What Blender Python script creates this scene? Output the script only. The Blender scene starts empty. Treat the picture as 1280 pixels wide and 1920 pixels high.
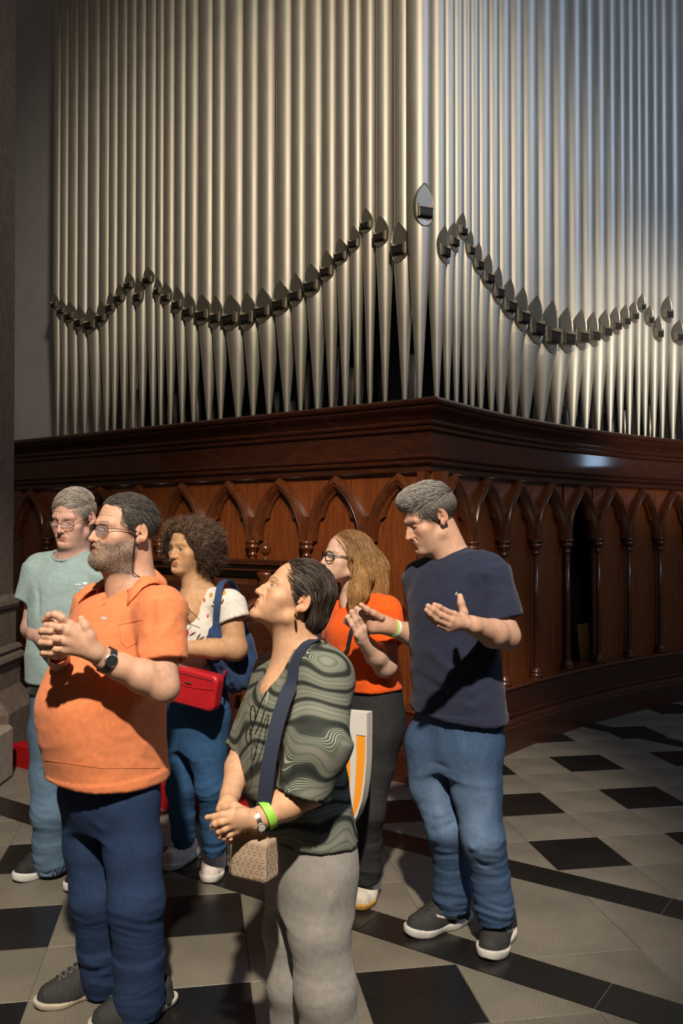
import bpy, math, random
import numpy as np
from mathutils import Vector, Matrix
from mathutils.bvhtree import BVHTree

# ------------------------------------------------------------------ camera, light, exposure
SC = bpy.context.scene
COL = SC.collection
F_PX, HOR, CAM_H = 1600.0, 988.0, 1.6
PITCH = math.atan((HOR - 960.0) / F_PX)
cam_data = bpy.data.cameras.new('camera')
cam_data.sensor_fit = 'VERTICAL'
cam_data.sensor_height = 36.0
cam_data.lens = F_PX / 1920.0 * 36.0
cam_data.clip_end = 200
cam = bpy.data.objects.new('camera', cam_data)
cam.location = (0, 0, CAM_H)
cam.rotation_euler = (math.pi / 2 + PITCH, 0, 0)
COL.objects.link(cam)
SC.camera = cam
SC.view_settings.view_transform = 'Standard'
SC.view_settings.look = 'None'
SC.view_settings.gamma = 1.0
SC.view_settings.use_curve_mapping = False
SC.view_settings.exposure = 0.0
SC.cycles.use_denoising = True
SC.cycles.max_bounces = 6
SC.cycles.sample_clamp_indirect = 4.0

world = bpy.data.worlds.new('dim_interior')
SC.world = world
world.use_nodes = True
wb = world.node_tree.nodes['Background']
wb.inputs[0].default_value = (0.60, 0.50, 0.42, 1)
wb.inputs[1].default_value = 0.085


def add_light(name, kind, loc, target, energy, color, size=0.3, spot=60, blend=0.6, size_y=None):
    l = bpy.data.lights.new(name, kind)
    l.energy = energy
    l.color = color
    if kind == 'AREA':
        l.size = size
        if size_y:
            l.shape = 'RECTANGLE'
            l.size_y = size_y
    else:
        l.shadow_soft_size = size
    if kind == 'SPOT':
        l.spot_size = math.radians(spot)
        l.spot_blend = blend
    o = bpy.data.objects.new(name, l)
    o.location = loc
    o.rotation_euler = (Vector(target) - Vector(loc)).to_track_quat('-Z', 'Y').to_euler()
    COL.objects.link(o)
    return o


WARM = (1.0, 0.86, 0.68)
# the church's ceiling spots: one high to the right behind the viewer, one on the pipes, daylight from a high window
add_light('spot_lamp_key', 'SPOT', (0.1, -2.3, 6.8), (-0.75, 3.9, 0.9), 4500, WARM, 0.12, 34, 0.5)
add_light('spot_lamp_pipes', 'SPOT', (1.0, -0.5, 6.5), (-0.3, 6.9, 3.9), 1300, (1.0, 0.86, 0.66), 0.35, 50, 1.0)
add_light('spot_lamp_curve', 'SPOT', (4.6, 2.2, 2.4), (2.9, 8.3, 3.05), 1400, (1.0, 0.88, 0.70), 0.2, 30, 1.0)
add_light('window_daylight', 'AREA', (7.0, 3.0, 7.5), (2.2, 7.6, 5.2), 160, (0.55, 0.72, 1.0), 2.0)
add_light('window_glint', 'AREA', (7.7, 8.25, 2.62), (1.86, 6.9, 2.13), 0.9, (0.5, 0.72, 1.0), 0.09, size_y=0.24)

# ------------------------------------------------------------------ projection helpers (photo measurements -> metres)
_cp, _sp = math.cos(PITCH), math.sin(PITCH)


def ray(px, py):
    x = (px - 640.0) / F_PX
    z = -(py - 960.0) / F_PX
    return np.array([x, _cp - z * _sp, _sp + z * _cp])


def P(px, py, Y):
    r = ray(px, py)
    return r * (Y / r[1]) + np.array([0, 0, CAM_H])


def floor_pt(px, py, z0=0.0):
    r = ray(px, py)
    return r * ((z0 - CAM_H) / r[2]) + np.array([0, 0, CAM_H])


# ------------------------------------------------------------------ materials
def new_mat(name):
    m = bpy.data.materials.new(name)
    m.use_nodes = True
    nt = m.node_tree
    return m, nt, nt.nodes['Principled BSDF']


def node(nt, typ, **kw):
    n = nt.nodes.new(typ)
    for k, v in kw.items():
        if k in n.inputs:
            n.inputs[k].default_value = v
        else:
            setattr(n, k, v)
    return n


def ramp(nt, fac, stops):
    r = nt.nodes.new('ShaderNodeValToRGB')
    el = r.color_ramp.elements
    while len(el) < len(stops):
        el.new(0.5)
    for e, (p, c) in zip(el, stops):
        e.position = p
        e.color = (*c, 1)
    nt.links.new(fac, r.inputs[0])
    return r.outputs[0]


def add_bump(nt, bsdf, height, strength=0.3, dist=0.01):
    b = nt.nodes.new('ShaderNodeBump')
    b.inputs['Strength'].default_value = strength
    b.inputs['Distance'].default_value = dist
    nt.links.new(height, b.inputs['Height'])
    nt.links.new(b.outputs[0], bsdf.inputs['Normal'])
    return b


def coords(nt, scale=(1, 1, 1), kind='Object', rot=(0, 0, 0)):
    t = nt.nodes.new('ShaderNodeTexCoord')
    mp = nt.nodes.new('ShaderNodeMapping')
    mp.inputs['Scale'].default_value = scale
    mp.inputs['Rotation'].default_value = rot
    nt.links.new(t.outputs[kind], mp.inputs[0])
    return mp.outputs[0]


def noise_tex(nt, vec, scale=5, detail=4, rough=0.55, dist=0.0):
    n = nt.nodes.new('ShaderNodeTexNoise')
    n.inputs['Scale'].default_value = scale
    n.inputs['Detail'].default_value = detail
    n.inputs['Roughness'].default_value = rough
    n.inputs['Distortion'].default_value = dist
    nt.links.new(vec, n.inputs['Vector'])
    return n.outputs[0]


def plain(name, c, rough=0.6, metal=0.0, var=0.0, vscale=30, bump=0.0, bscale=200, spec=0.5):
    m, nt, b = new_mat(name)
    b.inputs['Roughness'].default_value = rough
    b.inputs['Metallic'].default_value = metal
    b.inputs['Specular IOR Level'].default_value = spec
    b.inputs['Base Color'].default_value = (*c, 1)
    if var > 0:
        v = coords(nt)
        n = noise_tex(nt, v, vscale, 5)
        lo = tuple(x * (1 - var) for x in c)
        hi = tuple(min(1, x * (1 + var)) for x in c)
        nt.links.new(ramp(nt, n, [(0.3, lo), (0.7, hi)]), b.inputs['Base Color'])
    if bump > 0:
        v = coords(nt)
        add_bump(nt, b, noise_tex(nt, v, bscale, 3), bump, 0.002)
    return m


def wood_mat(name, dark, mid, light, rough, stretch, coat=0.3, coat_rough=0.18, spec=0.5):
    m, nt, b = new_mat(name)
    v = coords(nt, stretch, 'Generated' if False else 'Object')
    n1 = noise_tex(nt, v, 3.0, 8, 0.65, 1.2)
    v2 = coords(nt, tuple(s * 4 for s in stretch))
    n2 = noise_tex(nt, v2, 9.0, 4, 0.7, 0.3)
    mx = node(nt, 'ShaderNodeMix')
    mx.inputs[0].default_value = 0.35
    nt.links.new(n1, mx.inputs[2])
    nt.links.new(n2, mx.inputs[3])
    col = ramp(nt, mx.outputs[0], [(0.32, dark), (0.5, mid), (0.68, light)])
    nt.links.new(col, b.inputs['Base Color'])
    b.inputs['Roughness'].default_value = rough
    b.inputs['Coat Weight'].default_value = coat
    b.inputs['Coat Roughness'].default_value = coat_rough
    b.inputs['Specular IOR Level'].default_value = spec
    add_bump(nt, b, n2, 0.12, 0.003)
    return m


M = {}
M['wood_panel'] = wood_mat('varnished_mahogany_panel', (0.075, 0.017, 0.004), (0.150, 0.037, 0.008), (0.23, 0.063, 0.013), 0.36, (14, 14, 0.9), 0.15)
M['wood_dark'] = wood_mat('dark_mahogany', (0.020, 0.0055, 0.003), (0.042, 0.0115, 0.005), (0.075, 0.021, 0.008), 0.42, (2, 2, 14), 0.55, 0.05, 0.2)
M['wood_arch'] = wood_mat('mahogany_moulding', (0.040, 0.011, 0.004), (0.085, 0.023, 0.007), (0.14, 0.042, 0.012), 0.28, (9, 9, 3), 0.4)
M['wood_base'] = wood_mat('plinth_mahogany', (0.022, 0.007, 0.004), (0.042, 0.012, 0.006), (0.065, 0.020, 0.009), 0.34, (2, 2, 14), 0.25)
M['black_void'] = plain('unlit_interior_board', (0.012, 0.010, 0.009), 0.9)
M['raw_plank'] = wood_mat('raw_pine', (0.33, 0.19, 0.07), (0.45, 0.28, 0.11), (0.55, 0.36, 0.16), 0.6, (10, 10, 1), 0.0)
M['plaster'] = plain('white_plaster', (0.56, 0.55, 0.56), 0.85, var=0.07, vscale=2.5, bump=0.1, bscale=60)
M['stone'] = plain('brown_stone', (0.125, 0.095, 0.075), 0.85, var=0.22, vscale=14, bump=0.5, bscale=90)
M['stone_block'] = plain('pale_stone', (0.27, 0.235, 0.19), 0.8, var=0.15, vscale=14, bump=0.4, bscale=90)
M['red_carpet'] = plain('red_carpet', (0.30, 0.006, 0.010), 0.95, var=0.2, vscale=60, bump=0.6, bscale=400, spec=0.1)


def granite(name, lo, mid, hi, rough, scale=150):
    m, nt, b = new_mat(name)
    v = coords(nt)
    n1 = noise_tex(nt, v, scale, 3, 0.8)
    n2 = noise_tex(nt, v, 2.3, 5, 0.6)
    c1 = ramp(nt, n1, [(0.30, lo), (0.5, mid), (0.70, hi)])
    c2 = ramp(nt, n2, [(0.3, (0.72, 0.72, 0.72)), (0.7, (1.1, 1.08, 1.05))])
    mx = nt.nodes.new('ShaderNodeMix')
    mx.data_type = 'RGBA'
    mx.blend_type = 'MULTIPLY'
    mx.inputs[0].default_value = 1.0
    nt.links.new(c1, mx.inputs[6])
    nt.links.new(c2, mx.inputs[7])
    nt.links.new(mx.outputs[2], b.inputs['Base Color'])
    rr = ramp(nt, n2, [(0.25, (rough * 0.75,) * 3), (0.75, (rough * 1.25,) * 3)])
    nt.links.new(rr, b.inputs['Roughness'])
    return m


M['granite_grey'] = granite('grey_granite', (0.055, 0.050, 0.042), (0.165, 0.150, 0.125), (0.30, 0.28, 0.24), 0.50, 240)
M['granite_black'] = granite('black_granite', (0.006, 0.006, 0.006), (0.011, 0.011, 0.011), (0.020, 0.019, 0.018), 0.30)
M['joint'] = plain('floor_joint', (0.17, 0.155, 0.13), 0.9)


def pipe_metal():
    m, nt, b = new_mat('tin_organ_pipe')
    v = coords(nt, (1, 1, 0.25))
    n = noise_tex(nt, v, 9, 5, 0.6)
    nt.links.new(ramp(nt, n, [(0.3, (0.50, 0.475, 0.42)), (0.7, (0.60, 0.57, 0.51))]), b.inputs['Base Color'])
    b.inputs['Metallic'].default_value = 0.70
    nt.links.new(ramp(nt, n, [(0.3, (0.46,) * 3), (0.7, (0.56,) * 3)]), b.inputs['Roughness'])
    v2 = coords(nt)
    add_bump(nt, b, noise_tex(nt, v2, 320, 2), 0.12, 0.001)
    return m


M['pipe'] = pipe_metal()
M['pipe_mouth'] = plain('pipe_mouth_metal', (0.42, 0.39, 0.33), 0.42, 0.85, var=0.1, vscale=12)
M['pipe_slot'] = plain('pipe_slot_dark', (0.03, 0.026, 0.022), 0.6, 0.3)


# ------------------------------------------------------------------ mesh helpers
def mk(name, verts, faces, mat=None, parent=None, smooth=False, loc=(0, 0, 0)):
    me = bpy.data.meshes.new(name)
    v = np.asarray(verts, float) - np.asarray(loc, float)
    me.from_pydata(v.tolist(), [], [list(map(int, f)) for f in faces])
    me.update()
    if mat is not None:
        me.materials.append(M[mat] if isinstance(mat, str) else mat)
    if smooth:
        me.polygons.foreach_set('use_smooth', np.ones(len(me.polygons), bool))
    o = bpy.data.objects.new(name, me)
    o.location = loc
    COL.objects.link(o)
    if parent is not None:
        o.parent = parent
        o.location = Vector(loc) - parent.location if parent.parent is None else Vector(loc) - parent.matrix_world.translation
    return o


def auto_smooth(o, ang=35):
    me = o.data
    me.polygons.foreach_set('use_smooth', np.ones(len(me.polygons), bool))
    me.set_sharp_from_angle(angle=math.radians(ang))


def empty(name, loc, label=None, cat=None, group=None):
    o = bpy.data.objects.new(name, None)
    o.empty_display_size = 0.1
    o.location = loc
    COL.objects.link(o)
    tag(o, label, cat, group)
    return o


def tag(o, label=None, cat=None, group=None, kind=None):
    if label:
        o['label'] = label
    if cat:
        o['category'] = cat
    if group:
        o['group'] = group
    if kind:
        o['kind'] = kind
    return o


def box_vf(x0, x1, y0, y1, z0, z1):
    v = [(x0, y0, z0), (x1, y0, z0), (x1, y1, z0), (x0, y1, z0), (x0, y0, z1), (x1, y0, z1), (x1, y1, z1), (x0, y1, z1)]
    f = [(0, 3, 2, 1), (4, 5, 6, 7), (0, 1, 5, 4), (1, 2, 6, 5), (2, 3, 7, 6), (3, 0, 4, 7)]
    return v, f


def lathe_vf(profile, n=20, cx=0.0, cy=0.0):
    """profile: list of (r, z) from bottom to top"""
    v, f = [], []
    for r, z in profile:
        for k in range(n):
            a = 2 * math.pi * k / n
            v.append((cx + r * math.cos(a), cy + r * math.sin(a), z))
    for i in range(len(profile) - 1):
        for k in range(n):
            f.append((i * n + k, i * n + (k + 1) % n, (i + 1) * n + (k + 1) % n, (i + 1) * n + k))
    f.append(tuple(range(n - 1, -1, -1)))
    f.append(tuple((len(profile) - 1) * n + k for k in range(n)))
    return v, f


# ------------------------------------------------------------------ plan of the organ case: q < 0 straight wing, q > 0 curved wing
CORNER = np.array([0.588, 5.25])
UL = np.array([-0.803, 0.596])
NL = np.array([-0.596, -0.803])
A0, KAP = math.radians(57.5), 0.108


def plan(q):
    """position and outward normal of the cornice edge line"""
    if q < 0:
        return CORNER + UL * (-q), NL
    a = A0 - KAP * q
    p = CORNER + np.array([(math.sin(A0) - math.sin(a)) / KAP, (math.cos(a) - math.cos(A0)) / KAP])
    return p, np.array([math.sin(a), -math.cos(a)])


_n0 = plan(0.0)[1]
_mit = NL + _n0
MITRE = _mit / (1 + NL @ _n0)


def W(q, d, z):
    p, n = plan(q)
    if abs(q) < 1e-9:
        n = MITRE
    p = p + n * d
    return (p[0], p[1], z)


def Wc(q, d, z):
    """same, but a wing end clipped at the mitre so pieces do not cross the corner"""
    p, n = plan(q)
    p = p + n * d
    return (p[0], p[1], z)


QPATH = [-4.75] + [-4.0 + 0.5 * i for i in range(8)] + [0.0] + [0.15 * i for i in range(1, 36)]


def sweep(name, prof, mat, parent, path=None):
    path = path or QPATH
    n = len(prof)
    v, f = [], []
    for q in path:
        for d, z in prof:
            v.append(W(q, d, z))
    for i in range(len(path) - 1):
        for k in range(n):
            f.append((i * n + k, i * n + (k + 1) % n, (i + 1) * n + (k + 1) % n, (i + 1) * n + k))
    f.append(tuple(range(n)))
    f.append(tuple((len(path) - 1) * n + k for k in range(n - 1, -1, -1)))
    o = mk(name, v, f, mat, parent)
    auto_smooth(o, 30)
    return o


# ------------------------------------------------------------------ floor of granite tiles
TH = math.radians(9.4)
TA = np.array([math.cos(TH), math.sin(TH)])
TB = np.array([-math.sin(TH), math.cos(TH)])
TS = 0.374
SD = np.array([0.8205, -0.5717])          # stripe direction
SN = np.array([0.5717, 0.8205])           # stripe normal, away from the viewer
# stripes given by the interval of SN . p
S_A = float(SN @ np.array([0.80, 4.14]))
S_B = float(SN @ np.array([0.77, 3.94]))
S_C = float(SN @ np.array([0.65, 3.23]))
S_D = float(SN @ np.array([0.24, 3.285]))


def clip_poly(poly, n, c, keep_less=True):
    out = []
    m = len(poly)
    for i in range(m):
        a, b = poly[i], poly[(i + 1) % m]
        da, db = n @ a - c, n @ b - c
        if not keep_less:
            da, db = -da, -db
        if da <= 0:
            out.append(a)
        if (da < 0 < db) or (db < 0 < da):
            t = da / (da - db)
            out.append(a + (b - a) * t)
    return out


def tile_obj(name, poly, mat, parent, top=0.0):
    c = sum(poly) / len(poly)
    p = [c + (q - c) * (1 - 0.0016 / max(0.03, np.linalg.norm(q - c))) for q in poly]
    n = len(p)
    b = [c + (q - c) * (1 - 0.0036 / max(0.03, np.linalg.norm(q - c))) for q in poly]
    v = [(*q, -0.03) for q in p] + [(*q, top - 0.0014) for q in p] + [(*q, top) for q in b]
    f = []
    for i in range(n):
        j = (i + 1) % n
        f.append((i, j, n + j, n + i))
        f.append((n + i, n + j, 2 * n + j, 2 * n + i))
    f.append(tuple(2 * n + i for i in range(n)))
    return mk(name, v, f, mat, parent, loc=(float(c[0]), float(c[1]), 0))


floor = mk('floor', *box_vf(-9, 9, -5, 13, -0.20, -0.004), 'joint')
tag(floor, 'grey and black granite floor with diagonal black bands', kind='structure')


def in_view(c, m=0.35):
    x, y = c
    if y < 2.35 or y > 8.4:
        return False
    return abs(x) < 0.4 * y + m


def build_floor():
    # right/back field: lattice anchored at the measured black tile; front field shifted by half a period
    o_back = np.array([1.01, 4.005])
    o_front = np.array([-0.38 - TS * TA[0] * 1.0, 3.40 - TS * TA[1]])
    for (org, clips) in ((o_back, ((S_A + 0.004, False),)), (np.array([1.01, 4.005]), ((S_B - 0.004, True), (S_C + 0.004, False))), (o_front, ((S_D - 0.004, True),))):
        plainband = len(clips) == 2
        for i in range(-16, 17):
            for j in range(-12, 17):
                base = org + TA * TS * i + TB * TS * j
                poly = [base, base + TA * TS, base + TA * TS + TB * TS, base + TB * TS]
                black = (i % 2 == 0 and j % 2 == 0) and not plainband
                if plainband and (i % 2 or j % 2):
                    continue
                if plainband:
                    poly = [base, base + TA * TS * 2, base + TA * TS * 2 + TB * TS * 2, base + TB * TS * 2]
                for c, less in clips:
                    poly = clip_poly(poly, SN, c, less)
                    if len(poly) < 3:
                        break
                if len(poly) < 3:
                    continue
                ctr = sum(poly) / len(poly)
                if not in_view(ctr):
                    continue
                q = (ctr - CORNER)
                # skip what lies under the organ case
                if q @ NL < -0.35 and q @ _n0 < -0.35:
                    continue
                a = sum(np.cross(poly[k], poly[(k + 1) % len(poly)]) for k in range(len(poly))) / 2
                if abs(a) < 0.004:
                    continue
                tile_obj('floor_tile', poly, 'granite_black' if black else 'granite_grey', floor)
    # the black bands, laid in lengths
    for hi, lo in ((S_A, S_B), (S_C, S_D)):
        for k in range(-6, 6):
            t0, t1 = k * 0.95, (k + 1) * 0.95
            poly = [SD * t0 + SN * lo, SD * t1 + SN * lo, SD * t1 + SN * hi, SD * t0 + SN * hi]
            if in_view(sum(poly) / 4, 0.7):
                tile_obj('black_band', poly, 'granite_black', floor)
    # the far band near the curved plinth
    a, b = np.array([1.98, 6.93]), np.array([2.62, 6.18])
    d = (b - a) / np.linalg.norm(b - a)
    nn = np.array([-d[1], d[0]])
    for k in range(2):
        p0, p1 = a + d * k * 0.8, a + d * (k + 1) * 0.8
        tile_obj('black_band', [p0 - nn * 0.085, p1 - nn * 0.085, p1 + nn * 0.085, p0 + nn * 0.085], 'granite_black', floor, 0.0025)


build_floor()

# ------------------------------------------------------------------ organ case
case = empty('organ_case', (*CORNER, 0), 'dark carved mahogany organ case with a row of pointed arches under its cornice', 'organ case')
sweep('cornice', [(-0.30, 2.41), (-0.012, 2.41), (0.0, 2.402), (0.006, 2.390), (0.0, 2.374), (-0.018, 2.366), (-0.014, 2.356), (-0.020, 2.344), (-0.045, 2.325), (-0.066, 2.30),
                  (-0.078, 2.282), (-0.066, 2.276), (-0.062, 2.262), (-0.070, 2.250), (-0.082, 2.246), (-0.076, 2.234), (-0.078, 2.218), (-0.092, 2.208), (-0.30, 2.208)], 'wood_dark', case)
sweep('frieze', [(-0.30, 2.207), (-0.098, 2.207), (-0.098, 2.056), (-0.30, 2.056)], 'wood_dark', case)
sweep('string_course', [(-0.30, 2.055), (-0.066, 2.055), (-0.060, 2.046), (-0.066, 2.036), (-0.078, 2.030), (-0.070, 2.020), (-0.072, 2.006), (-0.086, 1.996), (-0.10, 1.990), (-0.30, 1.990)], 'wood_dark', case)
sweep('arch_rail', [(-0.30, 1.989), (-0.098, 1.989), (-0.098, 1.955), (-0.108, 1.945), (-0.30, 1.945)], 'wood_dark', case)
sweep('ledge', [(-0.30, 0.452), (-0.06, 0.452), (-0.03, 0.445), (-0.02, 0.432), (-0.028, 0.420), (-0.30, 0.420)], 'wood_arch', case)
sweep('plinth', [(-0.30, 0.419), (-0.036, 0.419), (-0.036, 0.256), (-0.30, 0.256)], 'wood_base', case)
sweep('plinth_moulding', [(-0.30, 0.255), (-0.030, 0.255), (-0.016, 0.246), (-0.014, 0.234), (-0.024, 0.226), (0.0, 0.214), (0.012, 0.200), (0.014, 0.186), (-0.30, 0.186)], 'wood_base', case)
sweep('base_board', [(-0.30, 0.185), (0.02, 0.185), (0.03, 0.175), (0.03, 0.0), (-0.30, 0.0)], 'wood_base', case)
sweep('top_deck', [(-1.02, 2.408), (-0.302, 2.408), (-0.302, 2.36), (-1.02, 2.36)], 'wood_base', case, [-4.75, -2, 0.0] + [0.3 * i for i in range(5, 19)])
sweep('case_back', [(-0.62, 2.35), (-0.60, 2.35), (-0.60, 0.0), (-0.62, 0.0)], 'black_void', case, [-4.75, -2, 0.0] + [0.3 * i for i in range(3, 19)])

D0 = -0.135                                # face of the panels
HALF = 0.25
LEFT_PEAKS = [-(0.343 + 0.508 * i) for i in range(9)]
RIGHT_PEAKS = [0.425 + 0.4735 * i for i in range(10)]


def arc_half(x0, zp, z0, n=10):
    """right half of a pointed arch: from spring (x0, z0) to peak (0, zp)"""
    hgt = zp - z0
    R = (x0 * x0 + hgt * hgt) / (2 * x0)
    c = x0 - R
    a1 = math.atan2(hgt, -c)
    return [(c + R * math.cos(a1 * t / n), z0 + R * math.sin(a1 * t / n)) for t in range(n + 1)]


def strip_vf(curves, qc, wfun, xs=1.0):
    """curves: list of (list of (x, z), depth); builds quads between successive curves, mirrored to a full arch"""
    v, f = [], []
    full = []
    for pts, d in curves:
        pp = [(x, z, d) for x, z in pts] + [(-x, z, d) for x, z in pts[::-1][1:]]
        full.append(pp)
    n = len(full[0])
    for pp in full:
        for x, z, d in pp:
            v.append(wfun(qc + x * xs, d, z))
    for i in range(len(full) - 1):
        for k in range(n - 1):
            f.append((i * n + k, i * n + k + 1, (i + 1) * n + k + 1, (i + 1) * n + k))
    return v, f


SPRING = 1.50
ORD1 = [(arc_half(0.250, 1.950, SPRING, 14), D0), (arc_half(0.250, 1.950, SPRING, 14), D0 + 0.055), (arc_half(0.240, 1.934, SPRING, 14), D0 + 0.072),
        (arc_half(0.222, 1.908, SPRING, 14), D0 + 0.076), (arc_half(0.212, 1.892, SPRING, 14), D0 + 0.062), (arc_half(0.206, 1.884, SPRING, 14), D0 + 0.066),
        (arc_half(0.196, 1.868, SPRING, 14), D0 + 0.050), (arc_half(0.190, 1.858, SPRING, 14), D0 + 0.028)]
TREF = [(0.180, 1.500), (0.179, 1.530), (0.176, 1.560), (0.171, 1.590), (0.164, 1.615), (0.154, 1.638), (0.140, 1.655), (0.122, 1.662), (0.112, 1.668), (0.108, 1.690),
        (0.098, 1.720), (0.082, 1.752), (0.060, 1.785), (0.032, 1.815), (0.0, 1.842)]
OUT2 = arc_half(0.192, 1.862, SPRING, 14)
CUSP = [(OUT2, D0 + 0.030), (TREF, D0 + 0.030), ([(x + 0.004, z - 0.002) for x, z in TREF[:-1]] + [TREF[-1]], D0)]


def build_arch(qc, panel=True, h=0.2355):
    xs_ = (h + 0.001) / 0.253
    v, f = strip_vf(ORD1, qc, Wc, xs_)
    o = mk('arch', v, f, 'wood_arch', case)
    auto_smooth(o, 40)
    v, f = strip_vf(CUSP, qc, Wc, xs_)
    o = mk('arch_cusp', v, f, 'wood_arch', o)
    auto_smooth(o, 30)
    if not panel:
        # the board was cut out along the arch: only the spandrels remain
        pts = ORD1[3][0]
        v, f = [], []
        for sg in (-1, 1):
            o_ = len(v)
            for x, z in pts:
                for zz in (z, 1.949):
                    for d in (D0, D0 - 0.02):
                        v.append(Wc(qc + sg * x * xs_, d, zz))
            for i in range(len(pts) - 1):
                a = o_ + i * 4
                f += [(a, a + 4, a + 6, a + 2), (a + 1, a + 3, a + 7, a + 5), (a, a + 1, a + 5, a + 4)]
        mk('spandrel', v, f, 'wood_panel', case)
    if panel:
        # a board per bay, with slim jointed edges
        xs = [-h, -h / 3, h / 3, h]
        v, f = [], []
        for x in xs:
            for d, z in ((D0, 0.452), (D0, 1.949), (D0 - 0.02, 1.949), (D0 - 0.02, 0.452)):
                v.append(Wc(qc + x, d, z))
        for i in range(3):
            for k in range(4):
                f.append((i * 4 + k, i * 4 + (k + 1) % 4, (i + 1) * 4 + (k + 1) % 4, (i + 1) * 4 + k))
        f += [(0, 1, 2, 3), (15, 14, 13, 12)]
        mk('panel', v, f, 'wood_panel', case)


SHAFT = [(0.026, 0.47), (0.024, 0.52), (0.022, 0.9), (0.021, 1.39)]
CAPITAL = [(0.022, 1.385), (0.031, 1.392), (0.033, 1.402), (0.024, 1.410), (0.026, 1.425), (0.040, 1.440), (0.050, 1.452), (0.050, 1.462), (0.040, 1.468), (0.046, 1.478), (0.055, 1.486), (0.056, 1.500), (0.03, 1.504)]
COLBASE = [(0.052, 0.450), (0.052, 0.468), (0.042, 0.476), (0.046, 0.486), (0.046, 0.494), (0.034, 0.502), (0.036, 0.510), (0.026, 0.520)]


def build_column(q):
    x, y, _ = Wc(q, D0 + 0.045, 0)
    o = mk('column', *lathe_vf(SHAFT, 12, x, y), 'wood_arch', case, True)
    mk('capital', *lathe_vf(CAPITAL, 16, x, y), 'wood_arch', o, True)
    mk('column_base', *lathe_vf(COLBASE, 16, x, y), 'wood_arch', o, True)
    # the stub of the arch mouldings resting on the capital
    v, f = [], []
    for dx, d, z in ((-0.05, D0, SPRING), (0.05, D0, SPRING), (0.05, D0 + 0.07, SPRING), (-0.05, D0 + 0.07, SPRING)):
        v.append(Wc(q + dx, d, z + 0.003))
    for dx, d, z in ((-0.05, D0, 0), (0.05, D0, 0), (0.05, D0 + 0.075, 0), (-0.05, D0 + 0.075, 0)):
        v.append(Wc(q + dx * 0.3, d, SPRING + 0.17))
    f = [(0, 1, 5, 4), (1, 2, 6, 5), (2, 3, 7, 6), (3, 0, 4, 7), (4, 5, 6, 7)]
    mk('arch_springer', v, f, 'wood_arch', o)


OPEN_Q = RIGHT_PEAKS[4]
for q in LEFT_PEAKS:
    build_arch(q, True, 0.2530)
for q in RIGHT_PEAKS:
    build_arch(q, abs(q - OPEN_Q) > 1e-6)
for a in LEFT_PEAKS[:-1]:
    build_column(a - 0.254)
for a in RIGHT_PEAKS[:-1]:
    build_column(a + 0.2368)
# corner stile closing both wings, and the end post at the far left
for nm, q0, q1 in (('corner_stile', -0.095, -0.012), ('corner_stile', 0.05, 0.195), ('end_post', -4.78, -4.60)):
    v = [Wc(q, d, z) for z in (0.452, 1.95) for q, d in ((q0, D0 + 0.02), (q1, D0 + 0.02), (q1, D0 - 0.03), (q0, D0 - 0.03))]
    mk(nm, v, [(0, 1, 5, 4), (1, 2, 6, 5), (2, 3, 7, 6), (3, 0, 4, 7), (4, 5, 6, 7), (3, 2, 1, 0)], 'wood_arch', case)
v, f = box_vf(-0.05, 0.05, -0.05, 0.05, 0.452, 1.95)
cx, cy, _ = W(0.0, -0.165, 0)
mk('corner_post', [(x + cx, y + cy, z) for x, y, z in v], f, 'wood_arch', case)

# plank and dark cables seen in the bay whose panel is missing
_cand = np.linspace(OPEN_Q - 0.3, OPEN_Q + 0.4, 200)
_t = ray(1099, 1210)
_best = min(_cand, key=lambda q_: abs(Wc(q_, -0.27, 0)[0] / Wc(q_, -0.27, 0)[1] - _t[0] / _t[1]))
px, py, _ = Wc(_best, -0.27, 0)
t = math.atan2(*(plan(OPEN_Q)[1][::-1])) + math.pi / 2
pl = mk('wooden_plank', *box_vf(-0.075, 0.075, -0.012, 0.012, 0, 0.33), 'raw_plank')
pl.location = (px, py, 0.425)
pl.rotation_euler = (math.radians(-6), 0, t)
tag(pl, 'pale raw wood plank standing in the open dark bay of the organ case', 'plank')
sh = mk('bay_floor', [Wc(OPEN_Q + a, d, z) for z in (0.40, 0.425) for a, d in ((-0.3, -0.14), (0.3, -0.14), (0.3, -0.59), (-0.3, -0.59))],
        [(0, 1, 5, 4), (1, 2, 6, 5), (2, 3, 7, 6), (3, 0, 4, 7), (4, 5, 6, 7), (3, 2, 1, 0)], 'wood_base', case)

# ------------------------------------------------------------------ organ pipes
PIPE_D = -0.40
MOUTHS = [(101, 549, 583), (114, 561, 594), (130, 566, 606), (148, 574, 620), (168, 576, 626), (189, 565, 612), (206, 548, 591), (223, 533, 572), (240, 511, 547),
          (258, 520, 575), (276, 501, 537), (294, 520, 559), (310, 530, 572), (331, 537, 588), (352, 548, 603), (378, 552, 610), (403, 554, 617), (431, 553, 620),
          (462, 548, 620), (491, 540, 606), (524, 527, 592), (553, 512, 575), (582, 495, 557), (611, 470, 528), (637, 448, 497), (662, 424, 473), (685, 391, 438),
          (712, 405, 463), (747, 417, 492), (796, 343, 424),
          (834, 423, 495), (852, 416, 472), (868, 399, 450), (883, 432, 487), (898, 455, 516), (916, 476, 543), (935, 500, 572), (956, 523, 599), (980, 539, 622),
          (1006, 554, 645), (1035, 564, 663), (1063, 576, 663), (1090, 580, 657), (1113, 584, 651), (1135, 581, 641), (1155, 575, 628), (1173, 571, 617), (1189, 565, 606),
          (1204, 551, 587), (1218, 573, 613), (1235, 592, 642), (1252, 555, 606), (1273, 600, 648), (1291, 606, 656), (1309, 600, 650), (1330, 590, 645), (1352, 580, 640)]
_qs = np.concatenate([np.linspace(-4.6, -0.001, 2000), np.linspace(0.0, 5.6, 2400)])


def _axis_line(d):
    return np.array([Wc(q, d, 0)[:2] for q in _qs])


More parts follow.
